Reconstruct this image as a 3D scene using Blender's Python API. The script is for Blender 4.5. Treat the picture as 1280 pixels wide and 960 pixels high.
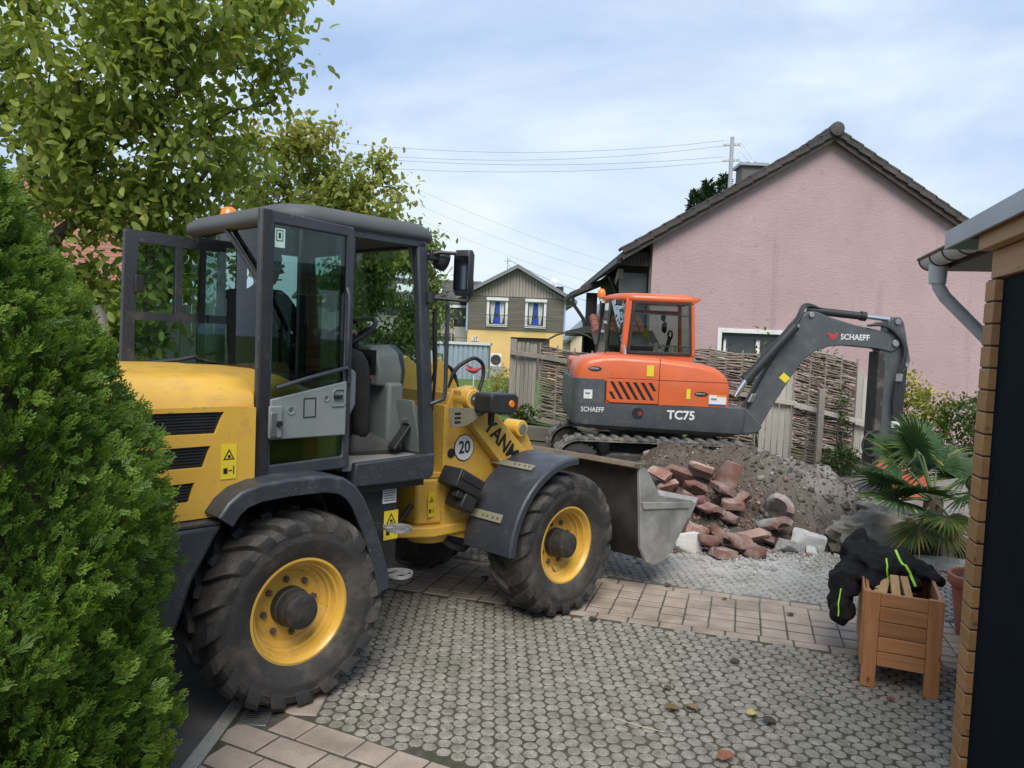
import bpy, bmesh, math, random
import numpy as np
from mathutils import Vector, Matrix, Euler, noise, geometry
from mathutils.bvhtree import BVHTree
for o in list(bpy.data.objects): bpy.data.objects.remove(o)
SC = bpy.context.scene; COL = SC.collection
R = math.radians; PI = math.pi
random.seed(7); RNG = np.random.default_rng(7)

# ------------------------------------------------------------------ camera
CAM_H, PITCH, ROLL = 1.82, R(3.1), R(2.4)
fw = Vector((0, math.cos(PITCH), -math.sin(PITCH))); up0 = Vector((0, math.sin(PITCH), math.cos(PITCH))); rt0 = Vector((1, 0, 0))
rt = rt0*math.cos(ROLL) + up0*math.sin(ROLL); upv = -rt0*math.sin(ROLL) + up0*math.cos(ROLL)
cd = bpy.data.cameras.new('camera'); cam = bpy.data.objects.new('camera', cd); COL.objects.link(cam)
cam.matrix_world = Matrix(((rt.x, upv.x, -fw.x, 0), (rt.y, upv.y, -fw.y, 0), (rt.z, upv.z, -fw.z, CAM_H), (0, 0, 0, 1)))
cd.sensor_width = 36; cd.lens = 961/1280*36; cd.clip_start = .05; cd.clip_end = 2000
SC.camera = cam

# ------------------------------------------------------------------ sky and sun
SUN_DIR = Vector((-.02, -.62, .78)).normalized()      # towards the veiled sun
SUN_EL = math.asin(SUN_DIR.z); SUN_AZ = math.atan2(SUN_DIR.x, SUN_DIR.y)
W = bpy.data.worlds.new('World'); SC.world = W; W.use_nodes = True
def world():
    nt = W.node_tree; N = nt.nodes; L = nt.links; N.clear()
    out = N.new('ShaderNodeOutputWorld'); bg = N.new('ShaderNodeBackground'); bg.inputs["Strength"].default_value = .125
    sky = N.new('ShaderNodeTexSky'); sky.sky_type = 'NISHITA'; sky.sun_disc = False
    sky.sun_elevation = SUN_EL; sky.sun_rotation = SUN_AZ; sky.dust_density = 2.0; sky.air_density = 1.0; sky.ozone_density = 1.5
    tc = N.new('ShaderNodeTexCoord'); mp = N.new('ShaderNodeMapping'); mp.inputs['Scale'].default_value = (1.0, 1.0, 2.6); mp.inputs['Rotation'].default_value = (0, R(14), R(35)); mp.inputs['Location'].default_value = (.35, .1, .2)
    L.new(tc.outputs['Generated'], mp.inputs['Vector'])
    n1 = N.new('ShaderNodeTexNoise'); n1.inputs['Scale'].default_value = 1.9; n1.inputs['Detail'].default_value = 7; n1.inputs['Roughness'].default_value = .52; n1.inputs['Distortion'].default_value = .35
    L.new(mp.outputs['Vector'], n1.inputs['Vector'])
    r1 = N.new('ShaderNodeValToRGB'); e = r1.color_ramp.elements; e[0].position = .38; e[0].color = (0, 0, 0, 1); e[1].position = .66; e[1].color = (1, 1, 1, 1)
    L.new(n1.outputs['Fac'], r1.inputs['Fac'])
    n2 = N.new('ShaderNodeTexNoise'); n2.inputs['Scale'].default_value = 4.2; n2.inputs['Detail'].default_value = 5
    L.new(mp.outputs['Vector'], n2.inputs['Vector'])
    r2 = N.new('ShaderNodeValToRGB'); e = r2.color_ramp.elements; e[0].position = .3; e[0].color = (4.8, 5.65, 6.75, 1); e[1].position = .68; e[1].color = (6.15, 6.8, 7.55, 1)
    L.new(n2.outputs['Fac'], r2.inputs['Fac'])
    # thin veil: the blue between the clouds is milky
    veil = N.new('ShaderNodeMix'); veil.data_type = 'RGBA'; veil.inputs[0].default_value = .8
    L.new(sky.outputs['Color'], veil.inputs[6]); veil.inputs[7].default_value = (3.3, 4.4, 6.4, 1)
    mx = N.new('ShaderNodeMix'); mx.data_type = 'RGBA'
    L.new(r1.outputs['Color'], mx.inputs[0]); L.new(veil.outputs[2], mx.inputs[6]); L.new(r2.outputs['Color'], mx.inputs[7])
    L.new(mx.outputs[2], bg.inputs['Color']); L.new(bg.outputs['Background'], out.inputs['Surface'])
world()
sl = bpy.data.lights.new('sun', 'SUN'); sun = bpy.data.objects.new('sun', sl); COL.objects.link(sun)
sl.energy = 3.1; sl.angle = R(36); sl.color = (1.0, .94, .85)
sun.rotation_euler = (-SUN_DIR).to_track_quat('-Z', 'Y').to_euler(); sun.location = (0, 0, 30)
SC.view_settings.view_transform = 'Standard'; SC.view_settings.look = 'None'; SC.view_settings.gamma = 1; SC.view_settings.exposure = .28
SC.view_settings.use_curve_mapping = False
SC.render.engine = 'CYCLES'; SC.cycles.max_bounces = 8; SC.cycles.transparent_max_bounces = 16; SC.cycles.use_denoising = True

# ------------------------------------------------------------------ materials
MATS = {}
def nm(name):
    m = bpy.data.materials.new(name); m.use_nodes = True; MATS[name] = m
    nt = m.node_tree; b = nt.nodes['Principled BSDF']; return m, nt, nt.nodes, nt.links, b
def c4(c): return (c[0], c[1], c[2], 1)
def mixrgb(N, L, fac, a, b, mode='MIX'):
    x = N.new('ShaderNodeMix'); x.data_type = 'RGBA'; x.blend_type = mode
    for s, v in ((0, fac), (6, a), (7, b)):
        if hasattr(v, 'is_linked') or hasattr(v, 'links'): L.new(v, x.inputs[s])
        elif s == 0: x.inputs[0].default_value = v
        else: x.inputs[s].default_value = c4(v)
    return x.outputs[2]
def noise_fac(N, L, vec, scale, lo, hi, detail=6, rough=.6, dist=0):
    n = N.new('ShaderNodeTexNoise'); n.inputs['Scale'].default_value = scale; n.inputs['Detail'].default_value = detail; n.inputs['Roughness'].default_value = rough; n.inputs['Distortion'].default_value = dist
    L.new(vec, n.inputs['Vector'])
    mr = N.new('ShaderNodeMapRange'); mr.inputs[1].default_value = lo; mr.inputs[2].default_value = hi; mr.clamp = True
    L.new(n.outputs['Fac'], mr.inputs[0]); return mr.outputs[0]
def coords(N, L, kind='Object', scale=(1, 1, 1), rnd=True):
    tc = N.new('ShaderNodeTexCoord'); mp = N.new('ShaderNodeMapping'); mp.inputs['Scale'].default_value = scale
    L.new(tc.outputs[kind], mp.inputs['Vector'])
    if rnd:
        oi = N.new('ShaderNodeObjectInfo'); vm = N.new('ShaderNodeVectorMath'); vm.operation = 'SCALE'; vm.inputs[0].default_value = (13.1, 7.7, 19.3)
        L.new(oi.outputs['Random'], vm.inputs['Scale']); L.new(vm.outputs[0], mp.inputs['Location'])
    return mp.outputs['Vector']
def mat(name, col, col2=None, rough=.6, metal=0., vs=6, lo=.35, hi=.65, bump=0., bs=40, dirt=None, rnd=0., scale=(1, 1, 1), coat=0., kind='Object', rvar=0., bdist=.01, spec=.5, spl=None):
    m, nt, N, L, b = nm(name)
    vec = coords(N, L, kind, scale, kind == 'Object')
    c = None
    if col2 is not None: c = mixrgb(N, L, noise_fac(N, L, vec, vs, lo, hi), col, col2)
    if dirt is not None:                                 # (colour, scale, lo, hi)
        c = mixrgb(N, L, noise_fac(N, L, vec, dirt[1], dirt[2], dirt[3], 9, .68), c if c is not None else col, dirt[0])
    if spl is not None:                                  # mud spatter: (colour, scale, lo, hi)
        f1 = noise_fac(N, L, vec, spl[1], spl[2], spl[3], 2, .5); f2 = noise_fac(N, L, vec, 2.3, .45, .65, 4, .6); mu = N.new('ShaderNodeMath'); mu.operation = 'MULTIPLY'; L.new(f1, mu.inputs[0]); L.new(f2, mu.inputs[1])
        c = mixrgb(N, L, mu.outputs[0], c if c is not None else col, spl[0])
    if rnd:
        oi = N.new('ShaderNodeObjectInfo'); hs = N.new('ShaderNodeHueSaturation'); mr = N.new('ShaderNodeMapRange')
        mr.inputs[3].default_value = 1-rnd; mr.inputs[4].default_value = 1+rnd
        L.new(oi.outputs['Random'], mr.inputs[0]); L.new(mr.outputs[0], hs.inputs['Value'])
        if c is not None: L.new(c, hs.inputs['Color'])
        else: hs.inputs['Color'].default_value = c4(col)
        c = hs.outputs['Color']
    if c is not None: L.new(c, b.inputs['Base Color'])
    else: b.inputs['Base Color'].default_value = c4(col)
    b.inputs['Roughness'].default_value = rough; b.inputs['Metallic'].default_value = metal; b.inputs['Coat Weight'].default_value = coat; b.inputs['Coat Roughness'].default_value = .15
    b.inputs['Specular IOR Level'].default_value = spec
    if rvar:
        f = noise_fac(N, L, vec, 9, .3, .7); mr = N.new('ShaderNodeMapRange'); mr.inputs[3].default_value = rough-rvar; mr.inputs[4].default_value = rough+rvar
        L.new(f, mr.inputs[0]); L.new(mr.outputs[0], b.inputs['Roughness'])
    if bump:
        n = N.new('ShaderNodeTexNoise'); n.inputs['Scale'].default_value = bs; n.inputs['Detail'].default_value = 6; L.new(vec, n.inputs['Vector'])
        bp = N.new('ShaderNodeBump'); bp.inputs['Strength'].default_value = bump; bp.inputs['Distance'].default_value = bdist
        L.new(n.outputs['Fac'], bp.inputs['Height']); L.new(bp.outputs['Normal'], b.inputs['Normal'])
    return m
def wood(name, col, col2, axis, rough=.65, rnd=.12, gs=9, bump=.25, knots=None):
    m, nt, N, L, b = nm(name)
    s = [gs*2.2]*3; s[axis] = gs*.16
    vec = coords(N, L, 'Object', tuple(s))
    f = noise_fac(N, L, vec, 1.6, .28, .72, 8, .65, .6)
    c = mixrgb(N, L, f, col, col2)
    if knots:
        s2 = [5.5]*3; s2[axis] = 2.6
        v2 = coords(N, L, 'Object', tuple(s2)); vo = N.new('ShaderNodeTexVoronoi'); vo.inputs['Scale'].default_value = 1.6; L.new(v2, vo.inputs['Vector'])
        mr = N.new('ShaderNodeMapRange'); mr.inputs[1].default_value = .03; mr.inputs[2].default_value = .12; mr.inputs[3].default_value = 1; mr.inputs[4].default_value = 0
        L.new(vo.outputs['Distance'], mr.inputs[0]); c = mixrgb(N, L, mr.outputs[0], c, knots)
    oi = N.new('ShaderNodeObjectInfo'); hs = N.new('ShaderNodeHueSaturation'); mr = N.new('ShaderNodeMapRange'); mr.inputs[3].default_value = 1-rnd; mr.inputs[4].default_value = 1+rnd
    L.new(oi.outputs['Random'], mr.inputs[0]); L.new(mr.outputs[0], hs.inputs['Value']); L.new(c, hs.inputs['Color']); L.new(hs.outputs['Color'], b.inputs['Base Color'])
    b.inputs['Roughness'].default_value = rough
    bp = N.new('ShaderNodeBump'); bp.inputs['Strength'].default_value = bump; bp.inputs['Distance'].default_value = .004
    L.new(f, bp.inputs['Height']); L.new(bp.outputs['Normal'], b.inputs['Normal'])
    return m
def glass(name, tint, refl=1.0, rough=.02):
    m, nt, N, L, b = nm(name); N.remove(b); out = N['Material Output']
    tr = N.new('ShaderNodeBsdfTransparent'); tr.inputs['Color'].default_value = c4(tint)
    gl = N.new('ShaderNodeBsdfGlossy'); gl.inputs['Roughness'].default_value = rough
    fr = N.new('ShaderNodeFresnel'); fr.inputs['IOR'].default_value = 1.5
    mu = N.new('ShaderNodeMath'); mu.operation = 'MULTIPLY'; mu.inputs[1].default_value = refl; mu.use_clamp = True; L.new(fr.outputs[0], mu.inputs[0])
    mx = N.new('ShaderNodeMixShader'); L.new(mu.outputs[0], mx.inputs[0]); L.new(tr.outputs[0], mx.inputs[1]); L.new(gl.outputs[0], mx.inputs[2])
    L.new(mx.outputs[0], out.inputs['Surface']); return m
def leafmat(name, stops, trans=.35, rough=.5):
    """stops: [(pos, colour)] read by the per-leaf attribute 'tint'"""
    m, nt, N, L, b = nm(name); out = N['Material Output']
    at = N.new('ShaderNodeAttribute'); at.attribute_name = 'tint'
    rp = N.new('ShaderNodeValToRGB'); e = rp.color_ramp.elements
    while len(e) < len(stops): e.new(.5)
    for k, (p, c) in enumerate(stops): e[k].position = p; e[k].color = c4(c)
    L.new(at.outputs['Fac'], rp.inputs['Fac']); L.new(rp.outputs['Color'], b.inputs['Base Color'])
    b.inputs['Roughness'].default_value = rough; b.inputs['Specular IOR Level'].default_value = .35
    tl = N.new('ShaderNodeBsdfTranslucent'); tcol = mixrgb(N, L, 1.0, rp.outputs['Color'], (1.35, 1.3, .7), 'MULTIPLY'); L.new(tcol, tl.inputs['Color'])
    mx = N.new('ShaderNodeMixShader'); mx.inputs[0].default_value = trans; L.new(b.outputs[0], mx.inputs[1]); L.new(tl.outputs[0], mx.inputs[2]); L.new(mx.outputs[0], out.inputs['Surface'])
    return m

# ------------------------------------------------------------------ mesh helpers
def frame_axes(d):
    d = Vector(d).normalized(); a = Vector((0, 0, 1)) if abs(d.z) < .9 else Vector((1, 0, 0))
    u = d.cross(a).normalized(); return u, d.cross(u).normalized(), d
def crv(pts, k=6):
    P = [Vector(p) for p in pts]; P = [P[0]*2-P[1]]+P+[P[-1]*2-P[-2]]; out = []
    for i in range(1, len(P)-2):
        for j in range(k):
            t = j/k; a, b, c, d = P[i-1:i+3]; out.append(.5*((2*b)+(c-a)*t+(2*a-5*b+4*c-d)*t*t+(3*b-a-3*c+d)*t**3))
    return out+[P[-2]]
class MB:
    def __init__(s): s.v = []; s.f = []; s.mi = []
    def add(s, vs, fs, M=None, mi=0):
        o = len(s.v)
        s.v += [tuple(M @ Vector(v)) if M is not None else tuple(v) for v in vs]
        s.f += [tuple(i+o for i in f) for f in fs]; s.mi += [mi]*len(fs); return s
    def bx(s, x0, x1, y0, y1, z0, z1, M=None, mi=0):
        vs = [(x, y, z) for z in (z0, z1) for y in (y0, y1) for x in (x0, x1)]
        return s.add(vs, [(0, 2, 3, 1), (4, 5, 7, 6), (0, 1, 5, 4), (2, 6, 7, 3), (0, 4, 6, 2), (1, 3, 7, 5)], M, mi)
    def bar(s, p0, p1, w, h, upd=(0, 0, 1), mi=0):
        p0 = Vector(p0); p1 = Vector(p1); d = (p1-p0); L_ = d.length; d.normalize(); u = Vector(upd); sd = d.cross(u)
        if sd.length < 1e-4: sd = d.cross(Vector((1, 0, 0)))
        sd.normalize(); u = sd.cross(d)
        M = Matrix(((d.x, sd.x, u.x, p0.x), (d.y, sd.y, u.y, p0.y), (d.z, sd.z, u.z, p0.z), (0, 0, 0, 1)))
        return s.bx(0, L_, -w/2, w/2, -h/2, h/2, M, mi)
    def prism(s, poly, ax, a0, a1, M=None, mi=0):
        """polygon (2d) extruded along ax; the two other axes in xyz order"""
        n = len(poly)
        def P(p, a):
            if ax == 'x': return (a, p[0], p[1])
            if ax == 'y': return (p[0], a, p[1])
            return (p[0], p[1], a)
        vs = [P(p, a0) for p in poly]+[P(p, a1) for p in poly]
        fs = [tuple(range(n)), tuple(range(2*n-1, n-1, -1))]+[(i, (i+1) % n, n+(i+1) % n, n+i) for i in range(n)]
        return s.add(vs, fs, M, mi)
    def plate(s, outer, holes, ax, a0, a1, mi=0):
        """plate with holes"""
        loops = [outer]+holes; flat = [p for l in loops for p in l]
        tri = geometry.tessellate_polygon([[Vector((p[0], p[1], 0)) for p in l] for l in loops])
        def P(p, a):
            if ax == 'x': return (a, p[0], p[1])
            if ax == 'y': return (p[0], a, p[1])
            return (p[0], p[1], a)
        n = len(flat); vs = [P(p, a0) for p in flat]+[P(p, a1) for p in flat]
        fs = [tuple(t) for t in tri]+[tuple(i+n for i in reversed(t)) for t in tri]; o = 0
        for l in loops:
            k = len(l); fs += [(o+i, o+(i+1) % k, n+o+(i+1) % k, n+o+i) for i in range(k)]; o += k
        return s.add(vs, fs, None, mi)
    def cyl(s, p0, p1, r0, r1=None, n=16, mi=0, cap=True):
        r1 = r0 if r1 is None else r1
        u, w, d = frame_axes(Vector(p1)-Vector(p0)); p0 = Vector(p0); p1 = Vector(p1)
        vs = [p0+(u*math.cos(2*PI*i/n)+w*math.sin(2*PI*i/n))*r0 for i in range(n)]+[p1+(u*math.cos(2*PI*i/n)+w*math.sin(2*PI*i/n))*r1 for i in range(n)]
        fs = [(i, (i+1) % n, n+(i+1) % n, n+i) for i in range(n)]
        if cap: fs += [tuple(range(n-1, -1, -1)), tuple(range(n, 2*n))]
        return s.add(vs, fs, None, mi)
    def tube(s, path, r, n=8, mi=0, cap=True):
        P = [Vector(p) for p in path]; m = len(P); rs = r if isinstance(r, (list, tuple)) else [r]*m
        vs = []; u = None
        for i in range(m):
            d = (P[min(i+1, m-1)]-P[max(i-1, 0)]).normalized()
            if u is None: u, w, _ = frame_axes(d)
            u = (u-d*u.dot(d)); u = u.normalized() if u.length > 1e-6 else frame_axes(d)[0]; w = d.cross(u)
            vs += [P[i]+(u*math.cos(2*PI*k/n)+w*math.sin(2*PI*k/n))*rs[i] for k in range(n)]
        fs = [(i*n+k, i*n+(k+1) % n, (i+1)*n+(k+1) % n, (i+1)*n+k) for i in range(m-1) for k in range(n)]
        if cap: fs += [tuple(range(n-1, -1, -1)), tuple(range((m-1)*n, m*n))]
        return s.add(vs, fs, None, mi)
    def lathe(s, prof, org=(0, 0, 0), ax=(0, 0, 1), n=32, mi=0, close=False):
        """prof: (radius, along)"""
        u, w, d = frame_axes(ax); o = Vector(org); vs = []; m = len(prof)
        for r_, a in prof: vs += [o+d*a+(u*math.cos(2*PI*k/n)+w*math.sin(2*PI*k/n))*r_ for k in range(n)]
        fs = [(i*n+k, i*n+(k+1) % n, (i+1)*n+(k+1) % n, (i+1)*n+k) for i in range(m-1) for k in range(n)]
        if close: fs += [((m-1)*n+k, (m-1)*n+(k+1) % n, (k+1) % n, k) for k in range(n)]
        else:
            if prof[0][0] > 1e-5: fs.append(tuple(range(n-1, -1, -1)))
            if prof[-1][0] > 1e-5: fs.append(tuple(range((m-1)*n, m*n)))
        return s.add(vs, fs, None, mi)
    def loft(s, secs, mi=0, close=True, caps=True):
        """sections of equal point count"""
        n = len(secs[0]); vs = [p for q in secs for p in q]
        rng = range(n) if close else range(n-1)
        fs = [(i*n+k, i*n+(k+1) % n, (i+1)*n+(k+1) % n, (i+1)*n+k) for i in range(len(secs)-1) for k in rng]
        if caps and close: fs += [tuple(range(n-1, -1, -1)), tuple(range((len(secs)-1)*n, len(secs)*n))]
        return s.add(vs, fs, None, mi)
    def mesh(s, name, smooth=None, recalc=True):
        me = bpy.data.meshes.new(name); me.from_pydata(s.v, [], s.f)
        if any(s.mi): me.polygons.foreach_set('material_index', s.mi)
        if recalc or smooth is not None:
            b = bmesh.new(); b.from_mesh(me); bmesh.ops.remove_doubles(b, verts=b.verts, dist=1e-5)
            if recalc: bmesh.ops.recalc_face_normals(b, faces=b.faces)
            b.to_mesh(me); b.free()
        if smooth is not None:
            me.polygons.foreach_set('use_smooth', [True]*len(me.polygons)); me.set_sharp_from_angle(angle=R(smooth))
        me.update(); return me
    def build(s, name, m, parent=None, bevel=0, smooth=None, seg=2, recalc=True, loc=None):
        if bevel and smooth is None: smooth = 35
        return link(name, s.mesh(name, smooth, recalc), m, parent, bevel, seg, loc)
def link(name, me, m, parent=None, bevel=0, seg=2, loc=None, M=None):
    o = bpy.data.objects.new(name, me); COL.objects.link(o)
    if m is not None and not me.materials:
        for q in (m if isinstance(m, (list, tuple)) else [m]): me.materials.append(q)
    if parent is not None: o.parent = parent
    if loc is not None: o.location = loc
    if M is not None: o.matrix_local = M
    if bevel:
        md = o.modifiers.new('bevel', 'BEVEL'); md.width = bevel; md.segments = seg; md.limit_method = 'ANGLE'; md.angle_limit = R(35)
    return o
def tag(o, label=None, cat=None, group=None, kind=None):
    if label: o['label'] = label
    if cat: o['category'] = cat
    if group: o['group'] = group
    if kind: o['kind'] = kind
    return o
def empty(name, loc=(0, 0, 0), rz=0, label=None, cat=None, group=None):
    o = bpy.data.objects.new(name, None); COL.objects.link(o); o.location = loc; o.rotation_euler = (0, 0, rz); o.empty_display_size = .1
    return tag(o, label, cat, group)
def copy_tree(o, parent=None):
    c = o.copy(); COL.objects.link(c); c.parent = parent
    for ch in list(o.children): copy_tree(ch, c)
    return c
def text(name, s, size, m, parent, M, bold=0., extrude=.0015, sx=1., align='CENTER', shear=0.):
    cu = bpy.data.curves.new(name, 'FONT'); cu.body = s; cu.size = size; cu.offset = bold*size; cu.extrude = extrude; cu.align_x = align; cu.align_y = 'CENTER'; cu.shear = shear; cu.resolution_u = 3
    t = bpy.data.objects.new(name, cu); COL.objects.link(t); dg = bpy.context.evaluated_depsgraph_get()
    me = bpy.data.meshes.new_from_object(t.evaluated_get(dg)); bpy.data.objects.remove(t); bpy.data.curves.remove(cu)
    me.transform(M @ Matrix.Diagonal((sx, 1, 1, 1))); me.materials.clear()
    return link(name, me, m, parent)
SIDE = Matrix.Rotation(R(90), 4, 'X')                    # text plane -> faces -y
def arr_mesh(name, V, F, tint=None, smooth=False):
    """V (n,3) float, F (m,k) int, all faces alike"""
    me = bpy.data.meshes.new(name); V = np.asarray(V, np.float32); F = np.asarray(F, np.int32); m, k = F.shape
    me.vertices.add(len(V)); me.vertices.foreach_set('co', V.ravel())
    me.loops.add(m*k); me.loops.foreach_set('vertex_index', F.ravel())
    me.polygons.add(m); me.polygons.foreach_set('loop_start', np.arange(0, m*k, k, dtype=np.int32))
    if smooth: me.polygons.foreach_set('use_smooth', np.ones(m, bool))
    if tint is not None:
        a = me.attributes.new('tint', 'FLOAT', 'POINT'); a.data.foreach_set('value', np.asarray(tint, np.float32))
    me.update(calc_edges=True); return me
def scatter(name, tv, tf, pos, ax_x, ax_y, ax_z, scale, tint, tt=None):
    """copies of a template (tv, tf) with frames given by three axis arrays"""
    tv = np.asarray(tv, float); n = len(pos); k = len(tv)
    V = pos[:, None, :] + scale[:, None, None]*(tv[None, :, 0:1]*ax_x[:, None, :]+tv[None, :, 1:2]*ax_y[:, None, :]+tv[None, :, 2:3]*ax_z[:, None, :])
    F = (np.asarray(tf)[None]+(np.arange(n)*k)[:, None, None]).reshape(-1, len(tf[0]))
    T = np.repeat(tint, k)
    if tt is not None: T = np.clip(T+np.tile(np.asarray(tt), n), 0, 1)
    return arr_mesh(name, V.reshape(-1, 3), F, T)
def norm(a): return a/np.maximum(np.linalg.norm(a, axis=-1, keepdims=True), 1e-9)
def rand_dirs(n): return norm(RNG.normal(size=(n, 3)))
LEAF_V = [(0, 0, 0), (-.19, .16, .03), (.19, .16, .03), (-.29, .44, .07), (.29, .44, .07), (-.20, .76, .03), (.20, .76, .03), (0, 1, -.12), (0, .48, -.015)]
LEAF_F = [(8, a, b) for a, b in ((0, 2), (2, 4), (4, 6), (6, 7), (7, 5), (5, 3), (3, 1), (1, 0))]
def leaves(name, pos, size, m, parent, droop=.5, out=None, svar=.35, lv=LEAF_V, tint=None, width=1.):
    n = len(pos); d = rand_dirs(n); d[:, 2] -= droop
    if out is not None: d += out
    y = norm(d); t = rand_dirs(n); t[:, 2] += .9                      # blades face up more than not
    z = norm(t-y*(t*y).sum(1, keepdims=True)); x = np.cross(y, z)*width
    s = size*(1+svar*RNG.uniform(-1, 1, n)); tint = RNG.uniform(0, 1, n) if tint is None else tint
    return link(name, scatter(name, lv, LEAF_F, pos, x, y, z, s, tint), m, parent)
def rock(name, size, m, parent=None, seed=0, rough=.35, sub=2, flat=.0, M=None, cuts=7, lo=.70, hi=1.0):
    """faceted stone: a ball cut by random planes"""
    rg = random.Random(seed); b = bmesh.new(); bmesh.ops.create_cube(b, size=2)
    bmesh.ops.subdivide_edges(b, edges=b.edges, cuts=7, use_grid_fill=True)
    pl = [(Vector((rg.gauss(0, 1), rg.gauss(0, 1), rg.gauss(0, 1))).normalized(), rg.uniform(lo, hi)) for _ in range(cuts)]
    for v in b.verts:
        p = v.co.copy()
        for n_, d in pl:
            q = p.dot(n_)
            if q > d: p -= n_*(q-d)
        h = noise.fractal(p*1.7+Vector((seed*3.1, seed, 0)), 1, 2, 4)+.35*noise.fractal(p*6+Vector((seed, 0, 2)), 1, 2, 3)
        v.co = Vector((p.x*size[0], p.y*size[1], p.z*size[2]))*(1+rough*.18*h)
    me = bpy.data.meshes.new(name); b.to_mesh(me); b.free()
    me.polygons.foreach_set('use_smooth', [True]*len(me.polygons)); me.set_sharp_from_angle(angle=R(28))
    return link(name, me, m, parent, M=M)
# ================================================================== ground
def pos_mat(name, col, col2, dust=None, spk=None, vs=14, rough=.85, bump=.3, bs=60, moss=None):
    m, nt, N, L, b = nm(name)
    g = N.new('ShaderNodeNewGeometry'); vec = g.outputs['Position']
    c = mixrgb(N, L, noise_fac(N, L, vec, vs, .3, .7, 3, .5), col, col2)
    if spk: c = mixrgb(N, L, noise_fac(N, L, vec, spk[1], spk[2], spk[3], 3, .7), c, spk[0])
    if moss: c = mixrgb(N, L, noise_fac(N, L, vec, moss[1], moss[2], moss[3], 6, .6), c, moss[0])
    if dust:
        vm = N.new('ShaderNodeVectorMath'); vm.operation = 'DISTANCE'; vm.inputs[1].default_value = dust[1]; L.new(vec, vm.inputs[0])
        mr = N.new('ShaderNodeMapRange'); mr.inputs[1].default_value = dust[2]; mr.inputs[2].default_value = dust[3]; mr.inputs[3].default_value = 1; mr.inputs[4].default_value = 0; L.new(vm.outputs['Value'], mr.inputs[0])
        nf = noise_fac(N, L, vec, 3.2, .3, .62, 9, .7); mu = N.new('ShaderNodeMath'); mu.operation = 'MULTIPLY'; L.new(mr.outputs[0], mu.inputs[0]); L.new(nf, mu.inputs[1])
        c = mixrgb(N, L, mu.outputs[0], c, dust[0])
    L.new(c, b.inputs['Base Color']); b.inputs['Roughness'].default_value = rough; b.inputs['Specular IOR Level'].default_value = .3
    n = N.new('ShaderNodeTexNoise'); n.inputs['Scale'].default_value = bs; n.inputs['Detail'].default_value = 8; L.new(vec, n.inputs['Vector'])
    bp = N.new('ShaderNodeBump'); bp.inputs['Strength'].default_value = bump; bp.inputs['Distance'].default_value = .01; L.new(n.outputs['Fac'], bp.inputs['Height']); L.new(bp.outputs['Normal'], b.inputs['Normal'])
    return m
DUST = ((.46, .45, .43), (2.05, 6.75, 0), .3, 1.5)
M_cobble = pos_mat('cobble stone', (.178, .166, .140), (.345, .325, .278), DUST, ((.085, .08, .07), 110, .54, .66), 15, .85, .45, 110, ((.15, .145, .10), 1.6, .55, .78))
M_bed = pos_mat('joint sand', (.058, .052, .040), (.105, .095, .075), DUST, None, 20, .95, .6, 90, ((.045, .055, .022), 2.2, .5, .7))
M_paver = pos_mat('tan paver', (.29, .235, .19), (.385, .32, .262), None, ((.20, .16, .13), 60, .58, .75), 7, .85, .25, 90, ((.14, .125, .095), 1.7, .5, .75))
M_asph = pos_mat('asphalt', (.085, .082, .078), (.125, .12, .114), None, ((.28, .26, .24), 230, .66, .70), 5, .9, .5, 200)
M_kerb = pos_mat('kerb concrete', (.27, .265, .24), (.36, .35, .32), None, ((.16, .155, .14), 40, .55, .75), 5, .9, .3, 120)
M_grass = pos_mat('lawn grass', (.055, .115, .022), (.10, .17, .04), None, ((.16, .17, .06), 9, .6, .8), 3, .9, .8, 60)
M_soil = pos_mat('soil', (.055, .042, .032), (.118, .097, .078), ((.25, .24, .22), (3.6, 8.1, .6), .2, 1.2), ((.30, .285, .26), 34, .64, .70), 4, .95, 1.0, 26)
M_gravel = pos_mat('yard gravel', (.15, .135, .115), (.24, .225, .20), None, ((.36, .35, .33), 40, .6, .68), 5, .95, .8, 50)

def flat(name, poly, z, m):
    return tag(MB().add([(x, y, z) for x, y in poly], [tuple(range(len(poly)))]).build(name, m), kind='structure')
flat('ground', [(-300, -60), (300, -60), (300, 600), (-300, 600)], -.07, M_grass)
flat('street', [(-30, -12), (-1.31, -12), (-1.31, 8.3), (-30, 8.3)], -.012, M_asph)
tag(MB().bx(-1.31, -1.243, -4, 8.3, -.06, .004).build('kerb', M_kerb, bevel=.006), kind='structure')
drive = flat('driveway', [(-1.243, -4), (6.5, -4), (6.5, 7.7), (-1.243, 7.7)], -.0038, M_bed)
flat('yard', [(-1.243, 7.7), (14, 7.7), (14, 16.4), (-1.243, 16.4)], -.022, M_gravel)

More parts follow.
